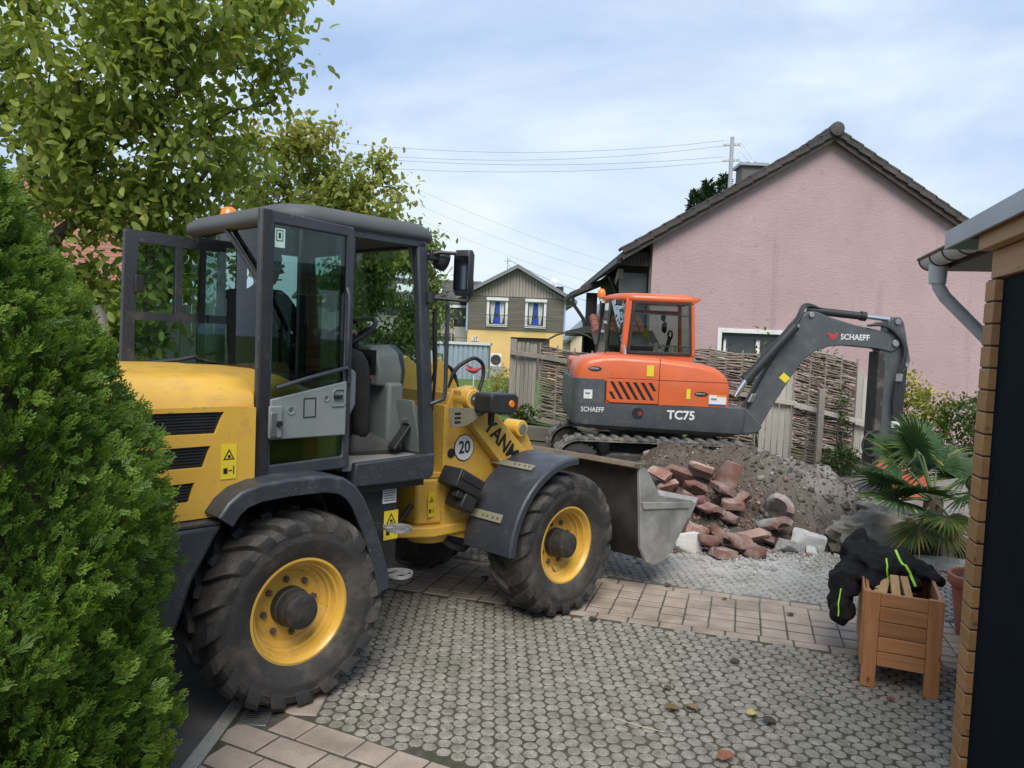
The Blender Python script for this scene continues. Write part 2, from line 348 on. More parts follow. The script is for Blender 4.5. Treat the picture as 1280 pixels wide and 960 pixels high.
NEAR = lambda x: 5.27-.29*x
FAR = lambda x: 6.25-.31*x
BL = lambda x: 3.10-.49*x
def clip(poly, n, d):
    """keep n.p <= d"""
    out = []
    for i in range(len(poly)):
        a = poly[i]; b = poly[(i+1) % len(poly)]; da = n[0]*a[0]+n[1]*a[1]-d; db = n[0]*b[0]+n[1]*b[1]-d
        if da <= 0: out.append(a)
        if (da < 0) != (db < 0) and abs(da-db) > 1e-9:
            t = da/(da-db); out.append((a[0]+(b[0]-a[0])*t, a[1]+(b[1]-a[1])*t))
    return out
def area(p): return abs(sum(p[i][0]*p[(i+1) % len(p)][1]-p[(i+1) % len(p)][0]*p[i][1] for i in range(len(p))))/2 if len(p) > 2 else 0
GRATE = (-1.215, -1.075, 3.47, 3.645)
def paver(poly, gap=.0045):
    if area(poly) < .0035: return
    cx = sum(p[0] for p in poly)/len(poly); cy = sum(p[1] for p in poly)/len(poly)
    if GRATE[0]-.01 < cx < GRATE[1]+.01 and GRATE[2]-.01 < cy < GRATE[3]+.01: return
    dz = random.uniform(-.001, .002)
    def ring(ins, z):
        q = []
        for x, y in poly:
            dx, dy = cx-x, cy-y; l = math.hypot(dx, dy) or 1; k = min(ins*1.35, l*.4)/l; q.append((x+dx*k-cx, y+dy*k-cy, z))
        return q
    j = random.uniform(-.004, .004)
    a, b, c = ring(gap, -.05), ring(gap, dz-.006), ring(gap+.007, dz)
    n = len(poly); mb = MB().add(a+b+c, [tuple(range(2*n, 3*n))]+[(i, (i+1) % n, n+(i+1) % n, n+i) for i in range(n)]+[(n+i, n+(i+1) % n, 2*n+(i+1) % n, 2*n+i) for i in range(n)])
    o = mb.build('paver', M_paver, drive, loc=(cx, cy, 0)); o.rotation_euler = (j*2, -j*2, 0)
def band(p0, ang, s0, s1, rows, clips):
    e = (math.cos(ang), math.sin(ang)); t = (-math.sin(ang), math.cos(ang))
    P = lambda s, w: (p0[0]+e[0]*s+t[0]*w, p0[1]+e[1]*s+t[1]*w)
    for w0, w1, lens in rows:
        s = s0-random.uniform(0, .2)
        while s < s1:
            l = random.choice(lens); poly = [P(s+.001, w0+.005), P(s+l-.001, w0+.005), P(s+l-.001, w1-.005), P(s+.001, w1-.005)]
            for c in clips: poly = clip(poly, *c)
            paver(poly, .0018); s += l
# far band: stretcher rows at the edges, columns of mixed stones between
ang = math.atan(-.30); P0 = (-1.24, NEAR(-1.24)); KL = ((-1, 0), 1.240)
band(P0, ang, -.3, 5.6, [(0, .105, [.21]), (.80, .905, [.21])], [KL])
e_ = (math.cos(ang), math.sin(ang)); t_ = (-math.sin(ang), math.cos(ang)); s = -.3
while s < 5.6:
    w = .105; k = 0; cw = random.choice([.16, .165, .17])
    while w < .79:
        l = random.choice([.165, .165, .11, .22]); l = .80-w if .80-(w+l) < .09 else l
        poly = [(P0[0]+e_[0]*a+t_[0]*b, P0[1]+e_[1]*a+t_[1]*b) for a, b in ((s+.001, w+.006), (s+cw-.001, w+.006), (s+cw-.001, w+l-.006), (s+.001, w+l-.006))]
        paver(clip(poly, *KL), .0015); w += l
    s += cw
# near band and the strip along the kerb
ang2 = math.atan(-.49); q = 1/math.hypot(.49, 1); BLN = (.49*q, q)
band((-1.24, BL(-1.24)), ang2, -.3, 1.7, [(-.17*(k+1), -.17*k, [.17, .22, .25, .28]) for k in range(4)], [KL])
for x0, x1 in ((-1.24, -1.05), (-1.05, -.865)):
    y = 3.3
    while y < 7.6:
        l = random.choice([.19, .24, .28]); poly = [(x0, y), (x1, y), (x1, y+l), (x0, y+l)]
        poly = clip(poly, (-BLN[0], -BLN[1]), -3.10*q)
        if y > 4.8: poly = clip(poly, (.29/math.hypot(.29, 1), 1/math.hypot(.29, 1)), 5.27/math.hypot(.29, 1)) if y < 6 else clip(poly, (-.31/math.hypot(.31, 1), -1/math.hypot(.31, 1)), -6.20/math.hypot(.31, 1))
        if len(poly) > 2: paver(poly)
        y += l
# cobbles
def cobble_mesh(k):
    n = 9; rg = random.Random(k); ph = rg.random()*6; rr = [1+rg.uniform(-.07, .07) for _ in range(n)]; sx = rg.uniform(.96, 1.05)
    vs = []
    for r_, z in ((.0350, -.03), (.0350, -.0045), (.0312, -.0004)): vs += [(r_*sx*rr[i]*math.cos(2*PI*i/n+ph), r_/sx*rr[i]*math.sin(2*PI*i/n+ph), z) for i in range(n)]
    vs.append((0, 0, .0006))
    fs = [(a*n+i, a*n+(i+1) % n, (a+1)*n+(i+1) % n, (a+1)*n+i) for a in (0, 1) for i in range(n)]+[(2*n+i, 2*n+(i+1) % n, 3*n) for i in range(n)]
    me = MB().add(vs, fs).mesh('cobble', 30); me.materials.append(M_cobble); return me
CM = [cobble_mesh(k) for k in range(9)]
cob = []
pitch = .0735; la = R(1.5); ca, sa = math.cos(la), math.sin(la)
for i in range(-60, 110):
    for j in range(-60, 80):
        b = (j+.5*(i % 2))*pitch; a = i*pitch*.880
        x = ca*a-sa*b+random.uniform(-.0035, .0035); y = 4.2+sa*a+ca*b+random.uniform(-.0035, .0035)
        if x < -.845 or x > 5.2 or y > 7.55 or y < 2.75: continue
        ok = (y > BL(x)+.034 and y < NEAR(x)-.036) or y > FAR(x)+.005
        if not ok: continue
        v = Vector((x, y, -CAM_H)); dz = v.dot(fw)
        u = v.dot(rt)/dz*961; w = v.dot(upv)/dz*961
        vis = abs(u) < 655 and abs(w) < 490 and not (x < -.2 and y > 5.2) and not (x > 1.9 and y > 6.9) and not (x-y*.62 > .05)
        cob.append((0 if vis else 1, y*y+x*x, x, y))
cob.sort()
rest = MB()
for k, (vis, _, x, y) in enumerate(cob):
    M = Matrix.Translation((x, y, random.uniform(-.0018, .001))) @ Matrix.Rotation(random.uniform(0, 6), 4, 'Z') @ Matrix.Rotation(random.uniform(-.03, .03), 4, 'X')
    me = CM[k % 9]
    if k < 300: link('cobble', me, None, drive, M=M)
    else: rest.add([v.co for v in me.vertices], [tuple(p.vertices) for p in me.polygons], M)
o = rest.build('cobble_field', M_cobble, drive, recalc=False); o['kind'] = 'stuff'; o.data.polygons.foreach_set('use_smooth', [True]*len(o.data.polygons)); o.data.set_sharp_from_angle(angle=R(30))

M_galv = mat('galvanised steel', (.42, .43, .44), (.30, .31, .32), rough=.45, metal=.8, vs=20)
M_black = mat('black void', (.012, .012, .012), rough=.9)
g = empty('drain_grate', (-1.145, 3.557, 0), 0, 'small galvanised drain grate set in the pavers under the rear tyre', 'drain grate')
MB().bx(-.07, .07, -.0875, -.075, -.03, .001).bx(-.07, .07, .075, .0875, -.03, .001).bx(-.07, -.06, -.075, .075, -.03, .001).bx(.06, .07, -.075, .075, -.03, .001).build('frame', M_galv, g, .001)
MB().bx(-.06, .06, -.075, .075, -.05, -.03).build('sump', M_black, g)
for k in range(7):
    MB().bx(-.06, .06, -.0045, .0045, -.028, -.001).build('bar', M_galv, g, loc=(0, -.063+k*.021, 0))

# ================================================================== terrace, sleepers, fences
def lawn():
    vs = []; fs = []; xs = [-40, -20, -10, -5, -2, -.6, 0, .6, 1.2, 2, 3, 4, 5, 6, 7, 9, 14, 30]; ys = [12.75, 13.1, 14, 16, 19, 23, 30, 40, 70]
    for y in ys:
        for x in xs:
            z = .52 if x < 0 else max(-.03, .52-.105*x)
            if y > 15: z = .52+(y-15)*.028 if x < 1 else max(z, z+(y-15)*.028*max(0, 1-(x-1)/3))
            if y > 23: z = .74 if x < 1 else z
            if y >= 30: z = .0
            vs.append((x, y, z-(0 if y > 12.8 else .0)))
    n = len(xs)
    for j in range(len(ys)-1):
        for i in range(n-1): fs.append((j*n+i, j*n+i+1, (j+1)*n+i+1, (j+1)*n+i))
    o = MB().add(vs, fs).build('lawn', M_grass, smooth=60); tag(o, kind='structure')
lawn()
M_grey = wood('weathered grey wood', (.30, .275, .24), (.19, .172, .15), 2, .85, .14, 9, .3)
M_greyx = wood('weathered rail wood', (.30, .27, .23), (.19, .168, .14), 0, .85, .12, 9, .3)
M_pale = wood('pale weathered wood', (.46, .435, .385), (.34, .32, .28), 2, .85, .10, 9, .3)
M_sleeper = wood('sleeper wood', (.135, .125, .10), (.085, .08, .062), 0, .9, .1, 7, .5)
w = empty('sleeper_wall', (0, 12.62, 0), 0, 'dark retaining wall of stacked railway sleepers below the woven fence', 'retaining wall')
for (x0, z0, x1, z1) in ((-2.6, .66, 1.0, .42), (-1.4, .36, 1.9, .16), (1.03, .40, 4.2, .20), (-2.6, .13, 2.2, .02), (2.0, .13, 5.2, .02)):
    MB().bar((x0, 0, z0-.13), (x1, 0, z1-.13), .22, .255).build('sleeper', M_sleeper, w, .012)

def rodmat():
    m, nt, N, L, b = nm('willow rods')
    at = N.new('ShaderNodeAttribute'); at.attribute_name = 'tint'; rp = N.new('ShaderNodeValToRGB'); e = rp.color_ramp.elements
    e[0].color = (.045, .03, .02, 1); e[1].color = (.36, .30, .24, 1); x = e.new(.5); x.color = (.15, .105, .072, 1)
    L.new(at.outputs['Fac'], rp.inputs['Fac']); vec = coords(N, L, 'Object', (1, 1, 1)); c = mixrgb(N, L, noise_fac(N, L, vec, 7, .35, .7), rp.outputs['Color'], (.23, .205, .175))
    L.new(c, b.inputs['Base Color']); b.inputs['Roughness'].default_value = .9; return m
M_rod = rodmat()
def wattle(parent, p0, p1, zb0, zb1, zt0, zt1, dz=.023, stakes=5):
    """woven panel between two plan points; bottom and top heights at both ends"""
    p0 = Vector((*p0, 0)); p1 = Vector((*p1, 0)); d = p1-p0; L_ = d.length; d.normalize(); nrm = Vector((d.y, -d.x, 0))
    n = int(max(zt0-zb0, zt1-zb1)/dz); V = []; F = []; T = []; ns = stakes*6
    for k in range(n):
        for ex in range(1 if random.random() < .55 else 2):
            ph = PI*(k % 2); r_ = random.uniform(.009, .019); t = random.random()**1.3; off = random.uniform(0, 9)
            a0 = random.uniform(0, .05) if ex == 0 else random.uniform(0, .6); a1 = 1-random.uniform(0, .04) if ex == 0 else min(1, a0+random.uniform(.3, .6))
            ring0 = None
            for i in range(ns+1):
                f_ = a0+(a1-a0)*i/ns; zb = zb0+(zb1-zb0)*f_; zt = zt0+(zt1-zt0)*f_
                z = zb+(zt-zb)*(k+.5+ex*.4)/n+.012*math.sin(f_*9+off)+random.uniform(-.004, .004)
                c = p0+d*(L_*f_)+nrm*(.024*math.sin(PI*f_*(stakes-1)+ph)+random.uniform(-.004, .004))
                b = len(V); rr = r_*(1-.4*abs(2*f_-1) if ex else 1)
                for q in range(5):
                    A = 2*PI*q/5; V.append((c.x+nrm.x*rr*math.cos(A), c.y+nrm.y*rr*math.cos(A), z+rr*math.sin(A)))
                T += [t]*5
                if ring0 is not None:
                    for q in range(5): F.append((ring0+q, ring0+(q+1) % 5, b+(q+1) % 5, b+q))
                ring0 = b
    o = link('woven_rods', arr_mesh('woven_rods', V, F, T, True), M_rod, parent); o['kind'] = 'stuff'
    for k in range(stakes):
        f_ = (k+.02)/(stakes-.96); c = p0+d*L_*f_
        MB().cyl((c.x, c.y, zb0+(zb1-zb0)*f_-.08), (c.x, c.y, zt0+(zt1-zt0)*f_+.05), .016, .014, 7).build('stake', M_grey, parent)
def pickets(parent, p0, p1, zb0, zb1, zt0, zt1, n, w, m=None, pointed=True, th=.022):
    p0 = Vector((*p0, 0)); p1 = Vector((*p1, 0)); d = p1-p0; a = math.atan2(d.y, d.x)
    for k in range(n):
        f_ = (k+.5)/n; c = p0+d*f_; zb = zb0+(zb1-zb0)*f_+random.uniform(-.01, .01); zt = zt0+(zt1-zt0)*f_+random.uniform(-.012, .012)
        poly = [(-w/2, 0), (w/2, 0), (w/2, zt-zb-(w*.45 if pointed else 0)), (w*.18, zt-zb), (-w*.18, zt-zb), (-w/2, zt-zb-(w*.45 if pointed else 0))]
        o = MB().prism(poly, 'y', -th/2, th/2).build('picket', m or M_grey, parent, .003, loc=(c.x, c.y, zb)); o.rotation_euler = (random.uniform(-.01, .01), random.uniform(-.008, .008), a)
def rail(parent, p0, p1, m=None, h=.075, th=.035): return MB().bar(p0, p1, th, h).build('rail', m or M_greyx, parent, .004)

# left run of the garden fence (beside the yellow house) - picket field, then woven field
f1 = empty('picket_panel', (0, 0, 0), 0, 'narrow weathered picket panel with a thick post, left end of the woven fence', 'fence')
MB().bx(-.055, .055, -.055, .055, 0, 1.36).build('post', M_grey, f1, .006, loc=(.0, 13.2, .52))
pickets(f1, (.07, 13.16), (.40, 13.06), .60, .52, 1.85, 1.80, 5, .062)
rail(f1, (-.05, 13.10, 1.65), (.45, 12.98, 1.60)); rail(f1, (-.05, 13.12, .64), (.45, 13.0, .55), h=.09)
f2 = empty('woven_fence_panel', (0, 0, 0), 0, 'woven willow fence panel beside the left picket panel, behind the excavator counterweight', 'fence', 'woven willow fence panels')
wattle(f2, (.45, 13.05), (1.9, 12.75), .52, .25, 1.78, 1.62, stakes=6)
rail(f2, (.45, 12.98, 1.60), (2.0, 12.68, 1.40)); rail(f2, (.45, 13.0, .55), (2.0, 12.7, .24), h=.09)
MB().bx(-.045, .045, -.045, .045, 0, 1.5).build('post', M_grey, f2, .006, loc=(1.95, 12.74, .15))
# right run behind the boom
f3 = empty('woven_fence_panel', (0, 0, 0), 0, 'woven willow fence panel under the small window of the pink house, behind the boom cylinder', 'fence', 'woven willow fence panels')
wattle(f3, (2.95, 12.62), (3.98, 12.45), .38, .25, 1.86, 1.78, stakes=5)
rail(f3, (2.2, 12.55, 1.36), (4.0, 12.38, 1.10)); rail(f3, (2.2, 12.6, .36), (4.0, 12.4, .22), h=.08)
f3b = empty('picket_panel', (0, 0, 0), 0, 'grey picket panel standing just behind the excavator cab and hood', 'fence')
pickets(f3b, (2.2, 12.75), (2.93, 12.64), .45, .4, 1.92, 1.86, 7, .085)
f4 = empty('picket_panel', (0, 0, 0), 0, 'pale board panel between the two woven panels behind the excavator boom', 'fence')
pickets(f4, (4.02, 12.4), (4.50, 12.31), .22, .14, 1.72, 1.66, 5, .088, M_pale, False)
rail(f4, (3.95, 12.34, 1.10), (4.55, 12.24, 1.03), M_pale)
f5 = empty('woven_fence_panel', (0, 0, 0), 0, 'woven willow fence panel with two pale rails and a leaning post, right of the boom', 'fence', 'woven willow fence panels')
wattle(f5, (4.50, 12.28), (5.42, 12.10), .12, .02, 1.95, 1.74, stakes=5)
rail(f5, (4.5, 12.2, 1.02), (5.5, 12.0, .80), M_pale); rail(f5, (4.85, 12.15, .42), (5.5, 12.0, .26), M_pale)
MB().bx(-.045, .045, -.045, .045, 0, 1.30).build('post', M_greyx, f5, .006, loc=(4.82, 11.95, 0))
f6 = empty('picket_panel', (0, 0, 0), 0, 'pale picket panel with tops stepping down towards the excavator arm', 'fence')
pickets(f6, (5.42, 12.08), (5.98, 11.95), -.02, -.02, 1.66, 1.08, 6, .088, M_pale)
rail(f6, (5.4, 12.01, .80), (6.0, 11.88, .66), M_pale); rail(f6, (5.4, 12.01, .28), (6.0, 11.88, .10), M_pale)
# tall board fence behind the loader
f7 = empty('board_fence', (-6.4, 8.75, 0), 0, 'tall weathered board fence behind the loader under the trees', 'fence')
for k in range(36):
    wd = .118; MB().bx(-wd/2, wd/2, -.011, .011, 0, 2.12+random.uniform(-.03, .03)).build('board', M_pale, f7, .003, loc=(k*.127, random.uniform(-.004, .004), -.02))
MB().bx(-.1, 4.6, .012, .05, .5, .58).build('rail', M_greyx, f7); MB().bx(-.1, 4.6, .012, .05, 1.6, 1.68).build('rail', M_greyx, f7)

# ================================================================== buildings
def stucco():
    m, nt, N, L, b = nm('pink stucco'); vec = coords(N, L, 'Object', (1, 1, 1), False)
    c = mixrgb(N, L, noise_fac(N, L, vec, .9, .3, .7, 5), (.385, .275, .278), (.445, .325, .325))
    c = mixrgb(N, L, noise_fac(N, L, vec, 5, .55, .8, 8, .7), c, (.32, .232, .238))
    c = mixrgb(N, L, noise_fac(N, L, coords(N, L, 'Object', (2.2, 2.2, .18), False), 1.2, .58, .80, 6), c, (.30, .225, .225))
    L.new(c, b.inputs['Base Color']); b.inputs['Roughness'].default_value = .95; b.inputs['Specular IOR Level'].default_value = .2
    mp = N.new('ShaderNodeMapping'); mp.inputs['Scale'].default_value = (8, 8, 20); L.new(vec, mp.inputs['Vector'])
    n = N.new('ShaderNodeTexNoise'); n.inputs['Scale'].default_value = 1.5; n.inputs['Detail'].default_value = 6; n.inputs['Distortion'].default_value = .8; L.new(mp.outputs[0], n.inputs['Vector'])
    bp = N.new('ShaderNodeBump'); bp.inputs['Strength'].default_value = .42; bp.inputs['Distance'].default_value = .025; L.new(n.outputs['Fac'], bp.inputs['Height']); L.new(bp.outputs['Normal'], b.inputs['Normal']); return m
M_pink = stucco()
M_tile = mat('dark roof tile', (.04, .036, .035), (.068, .06, .056), rough=.8, vs=4, rnd=.25, dirt=((.10, .095, .075), 9, .6, .82))
M_verge = mat('dark stained verge board', (.075, .058, .048), (.045, .035, .03), rough=.7, vs=8)
M_darkwood = wood('dark stained cladding', (.045, .036, .031), (.028, .023, .02), 2, .75, .1)
M_white = mat('white paint', (.72, .72, .70), (.6, .6, .58), rough=.5, vs=5)
M_winglass = mat('dark window pane', (.02, .024, .026), (.035, .045, .03), rough=.06, vs=9, spec=.8)
M_zinc = mat('zinc sheet', (.36, .38, .40), (.30, .315, .335), rough=.42, metal=.5, vs=3)
M_anth = mat('anthracite paint', (.035, .038, .042), rough=.5)
YG = 16.5
ph = empty('pink_house', (6.52, YG, 0), 0, 'pink rendered house with a dark tiled gable roof behind the excavator', 'house')
gp = [(-3.64, -.2), (3.64, -.2), (3.64, 4.12), (0, 6.36), (-3.64, 4.12)]
MB().plate(gp, [[(-2.11, 1.68), (-2.11, 2.25), (-.78, 2.25), (-.78, 1.68)]], 'y', 0, .35).build('gable_wall', M_pink, ph)
MB().bx(-3.63, -3.3, .351, 10, -.2, 4.1).build('wall', M_darkwood, ph); MB().bx(3.3, 3.63, .351, 10, -.2, 4.1).build('wall', M_pink, ph)
MB().bx(-3.2, 3.2, 9.6, 9.9, -.2, 4.1).build('wall', M_pink, ph)
wn = MB().plate([(-2.17, 1.62), (-.72, 1.62), (-.72, 2.31), (-2.17, 2.31)], [[(-2.08, 1.71), (-2.08, 2.22), (-.81, 2.22), (-.81, 1.71)]], 'y', -.03, .10).build('window', M_white, ph, .006)
MB().bx(-2.075, -.815, .16, .17, 1.7, 2.22).build('pane', M_winglass, wn)
MB().bx(-2.0, -1.95, .10, .158, 1.7, 2.1).bx(-1.30, -1.22, .10, .158, 1.7, 2.1).build('sash', M_white, wn); MB().bx(-2.075, -.815, .05, .15, 2.10, 2.222).build('shutter_box', M_anth, wn)
sl_ = .615; th_ = math.atan(sl_); EV = {-1: 4.30, 1: 4.0}
for sgn in (-1, 1):
    ex = EV[sgn]; zt = lambda x: 6.40-sl_*x
    poly = [(sgn*0, 6.37), (sgn*ex, zt(ex)-.03), (sgn*ex, zt(ex)+.08), (0, 6.49)]
    rf = MB().prism(poly, 'y', -.12, 10.3).build('roof', M_tile, ph)
    MB().prism([(0, 6.30), (sgn*ex, zt(ex)-.10), (sgn*ex, zt(ex)+.09), (0, 6.50)], 'y', -.2, -.125).build('verge_board', M_verge, rf)
    nt_ = 15
    for k in range(nt_):
        L_ = ex/math.cos(th_)/nt_; a = k*L_
        t = MB().prism([(-.0, -.0), (L_*1.12, .0), (L_*1.12, .055), (0, .035)], 'y', -.26, .18).prism([(0, -.11), (L_*1.1, -.085), (L_*1.1, .0), (0, .0)], 'y', -.26, -.235).build('verge_tile', M_tile, rf, .006)
        M = Matrix.Translation((sgn*a*math.cos(th_), 0, 6.52-a*math.sin(th_))) @ Matrix.Rotation(th_ if sgn > 0 else PI-th_, 4, 'Y')
        if sgn < 0: M = Matrix.Translation((-a*math.cos(th_), 0, 6.52-a*math.sin(th_))) @ Matrix.Scale(-1, 4, (1, 0, 0)) @ Matrix.Rotation(th_, 4, 'Y')
        t.matrix_local = M @ Matrix.Rotation(random.uniform(-.012, .012), 4, 'Y')
for k in range(24): MB().lathe([(.115, 0), (.135, .02), (.12, .46), (.0, .46)] if k else [(.0, -.005), (.10, 0), (.145, .01), (.12, .46), (.0, .46)], (0, 0, 0), (0, 1, 0), 14).build('ridge_tile', M_tile, ph, smooth=40, loc=(0, -.32+k*.44, 6.52))
ch = MB().bx(-.62, -.02, 4.3, 4.9, 5.9, 6.78).build('chimney', M_grey if False else mat('chimney sheet', (.11, .10, .095), rough=.7), ph)
MB().bx(-.70, .06, 4.22, 4.98, 6.781, 6.86).lathe([(.0, 6.95), (.13, 6.95), (.16, 6.88), (.17, 6.861)], (-.3, 4.6, 0), (0, 0, 1), 12).build('cap', M_zinc, ch)
# eave side: fascia, soffit panel, balcony screen, gutter pipe
MB().bx(-4.28, -3.7, .25, .33, 3.60, 3.86).build('slat_panel', M_darkwood, ph)
for k in range(8): MB().bx(-.032, .032, -.02, .0, 0, .30).build('slat', M_darkwood, ph, loc=(-4.20+k*.075, .25, 3.58))
MB().bx(-4.25, -3.66, .5, .56, 2.2, 3.45).build('balcony_screen', mat('balcony screen', (.085, .09, .09), rough=.6), ph)
MB().bx(-4.9, -3.64, .6, 8, 2.1, 2.25).build('balcony_floor', M_darkwood, ph)
MB().bar((-4.34, 0.1, 3.66), (-4.34, 10.2, 3.66), .10, .10).build('gutter', M_anth, ph)
MB().bar((-4.24, .5, 3.42), (-3.7, 5.5, 3.5), .12, .22).build('beam', wood('eave beam', (.22, .17, .12), (.15, .11, .08), 1), ph)
# lower roof further back on that side
MB().prism([(-4.95, 3.20), (-3.6, 3.82), (-3.6, 3.95), (-4.95, 3.33)], 'y', 5.6, 8.6).build('lower_roof', M_tile, ph)
MB().tube([(-4.88, 5.65, 3.22), (-4.86, 5.7, 3.0), (-4.55, 5.8, 2.6), (-4.5, 5.8, 2.4), (-4.5, 5.8, .3)], .05, 8).build('downpipe', M_anth, ph, smooth=50)
MB().bx(-4.45, -4.15, 5.9, 6.2, 0, 3.35).build('post', M_darkwood, ph)
MB().tube([(-4.25, 2.5, 3.55), (-4.05, 2.6, 3.2), (-3.75, 2.7, 2.9), (-3.7, 2.7, 2.2)], .045, 8).build('downpipe', M_anth, ph, smooth=50)

# mast with cables on the far roof
M_cable = mat('cable', (.36, .38, .42), rough=.7); M_conc = mat('mast steel', (.40, .42, .44), (.33, .35, .37), rough=.6, vs=3)
mast = empty('power_mast', (6.77, 25.2, 0), 0, 'slim grey power mast with insulators rising behind the pink house roof', 'mast')
MB().cyl((0, 0, 0), (0, 0, 8.72), .075, .06, 10).build('pole', M_conc, mast, smooth=50)
for z, in ((8.45,), (7.95,)):
    MB().bar((-.28, 0, z), (.28, 0, z+.05), .05, .06).build('cross_arm', M_conc, mast)
    for sx in (-.26, -.14, .14, .26): MB().cyl((sx, 0, z), (sx, 0, z+.14), .035, .02, 8).build('insulator', M_white, mast)
def cable(p0, p1, sag, label, r_=.0065, grp=None):
    P = []; p0 = Vector(p0); p1 = Vector(p1)
    for k in range(25): t = k/24; P.append(p0.lerp(p1, t)-Vector((0, 0, sag*4*t*(1-t))))
    tag(MB().tube(P, r_, 4).build('power_cable', M_cable), label, 'cable', grp)
cable((6.5, 25.2, 8.6), (-16, 25.5, 9.7), 1.15, 'topmost thin cable running left from the power mast into the trees')
cable((6.5, 25.3, 8.45), (-16, 25.8, 9.35), 1.15, 'second thin cable running left from the power mast')
cable((6.5, 25.2, 8.08), (-16, 25.5, 8.9), .9, 'third cable down running left from the power mast')
cable((6.5, 25.3, 7.95), (-16, 25.8, 8.55), .9, 'lowest cable running left from the power mast')
for k, (za, s_) in enumerate(((8.6, 'upper'), (8.3, 'second'), (8.0, 'third'))):
    cable((7.03, 25.2, za), (8.2+.1*k, 23.5-.3*k, 6.0), .05, s_+' short cable slanting down right from the mast to the roof ridge', .007)
for k, s_ in enumerate(('highest', 'middle', 'lowest')):
    cable((-8, 27+k, 9.0-.45*k), (5.6, 30+k, 4.6-.35*k), .5, s_+' of the three faint cables sloping down to the pink house eave', .004)
cable((-.45, 38.2, 5.9), (6.0, 42, 4.2), .3, 'upper cable from the mast on the wood-clad house', .014); cable((-.45, 38.2, 5.6), (6.0, 42, 3.8), .3, 'lower cable from the mast on the wood-clad house', .014)

# yellow house with wooden upper floor
M_yel = mat('yellow render', (.66, .45, .17), (.71, .50, .21), rough=.9, vs=1.2, bump=.2, bs=30)
def boards(name, axis, step, col, col2):
    m, nt, N, L, b = nm(name); vec = coords(N, L, 'Object', (1, 1, 1), False)
    wv = N.new('ShaderNodeTexWave'); wv.bands_direction = axis; wv.wave_profile = 'SAW'; wv.inputs['Scale'].default_value = 1/step*.3142; L.new(vec, wv.inputs['Vector'])
    mp = N.new('ShaderNodeMapping'); mp.inputs['Scale'].default_value = (12, 12, .8) if axis == 'X' else (.8, 12, 12); L.new(vec, mp.inputs['Vector'])
    c = mixrgb(N, L, noise_fac(N, L, mp.outputs[0], 1, .3, .7, 5), col, col2)
    mr = N.new('ShaderNodeMapRange'); mr.inputs[1].default_value = 0; mr.inputs[2].default_value = .22; mr.inputs[3].default_value = 1; mr.inputs[4].default_value = 0; L.new(wv.outputs['Fac'], mr.inputs[0])
    c = mixrgb(N, L, mr.outputs[0], c, (.03, .025, .022)); L.new(c, b.inputs['Base Color']); b.inputs['Roughness'].default_value = .9
    bp = N.new('ShaderNodeBump'); bp.inputs['Strength'].default_value = 1; bp.inputs['Distance'].default_value = .03; L.new(wv.outputs['Fac'], bp.inputs['Height']); L.new(bp.outputs['Normal'], b.inputs['Normal']); return m
M_sid = boards('horizontal siding', 'Z', .085, (.19, .165, .14), (.30, .265, .235)); M_vb = boards('vertical gable boards', 'X', .15, (.25, .215, .18), (.37, .33, .285))
M_groof = mat('grey roof metal', (.20, .21, .22), rough=.5, metal=.3)
M_curt = mat('pale curtain', (.55, .58, .55), (.42, .45, .43), rough=.9, vs=1, scale=(30, 1, 1)); M_blue = mat('blue curtain', (.02, .06, .42), rough=.8)
yh = empty('wood_clad_house', (0, 38, 0), 0, 'small house with yellow ground floor, wooden siding and two blue curtained windows', 'house')
MB().plate([(-2.30, -.3), (2.42, -.3), (2.42, 2.42), (-2.30, 2.42)], [[(-.15, -.2), (-.15, 2.08), (1.76, 2.08), (1.76, -.2)]], 'y', 0, .3).build('ground_floor_wall', M_yel, yh)
MB().bx(-2.3, 2.42, .301, 8, -.3, 2.4).build('core_wall', M_yel, yh)
MB().bx(-.15, 1.76, .2, .29, -.2, 2.08).build('garage_door', mat('brown garage door', (.10, .085, .075), rough=.7), yh)
MB().plate([(-2.34, 2.421), (2.46, 2.421), (2.46, 4.05), (-2.34, 4.05)], [[(-1.33, 2.62), (-1.33, 3.92), (-.42, 3.92), (-.42, 2.62)], [(.56, 2.62), (.56, 3.9), (1.47, 3.9), (1.47, 2.62)]], 'y', -.06, .2).build('upper_siding', M_sid, yh)
MB().bx(-2.3, 2.42, .21, 8, 2.42, 4.1).build('upper_core', M_sid, yh)
MB().prism([(-2.34, 4.051), (2.46, 4.051), (.05, 5.42)], 'y', -.09, 8).build('gable_boards', M_vb, yh)
for sgn in (-1, 1): MB().prism([(.05, 5.43), (.05+sgn*2.95, 3.80), (.05+sgn*2.95, 3.98), (.05, 5.62)], 'y', -.5, 8.3).build('roof', M_groof, yh)
for x in (-2.36, 2.44): MB().bx(x-.03, x+.05, -.10, -.062, 2.3, 4.0).build('corner_trim', mat('blue grey trim %.0f' % x, (.30, .38, .50), rough=.6), yh)
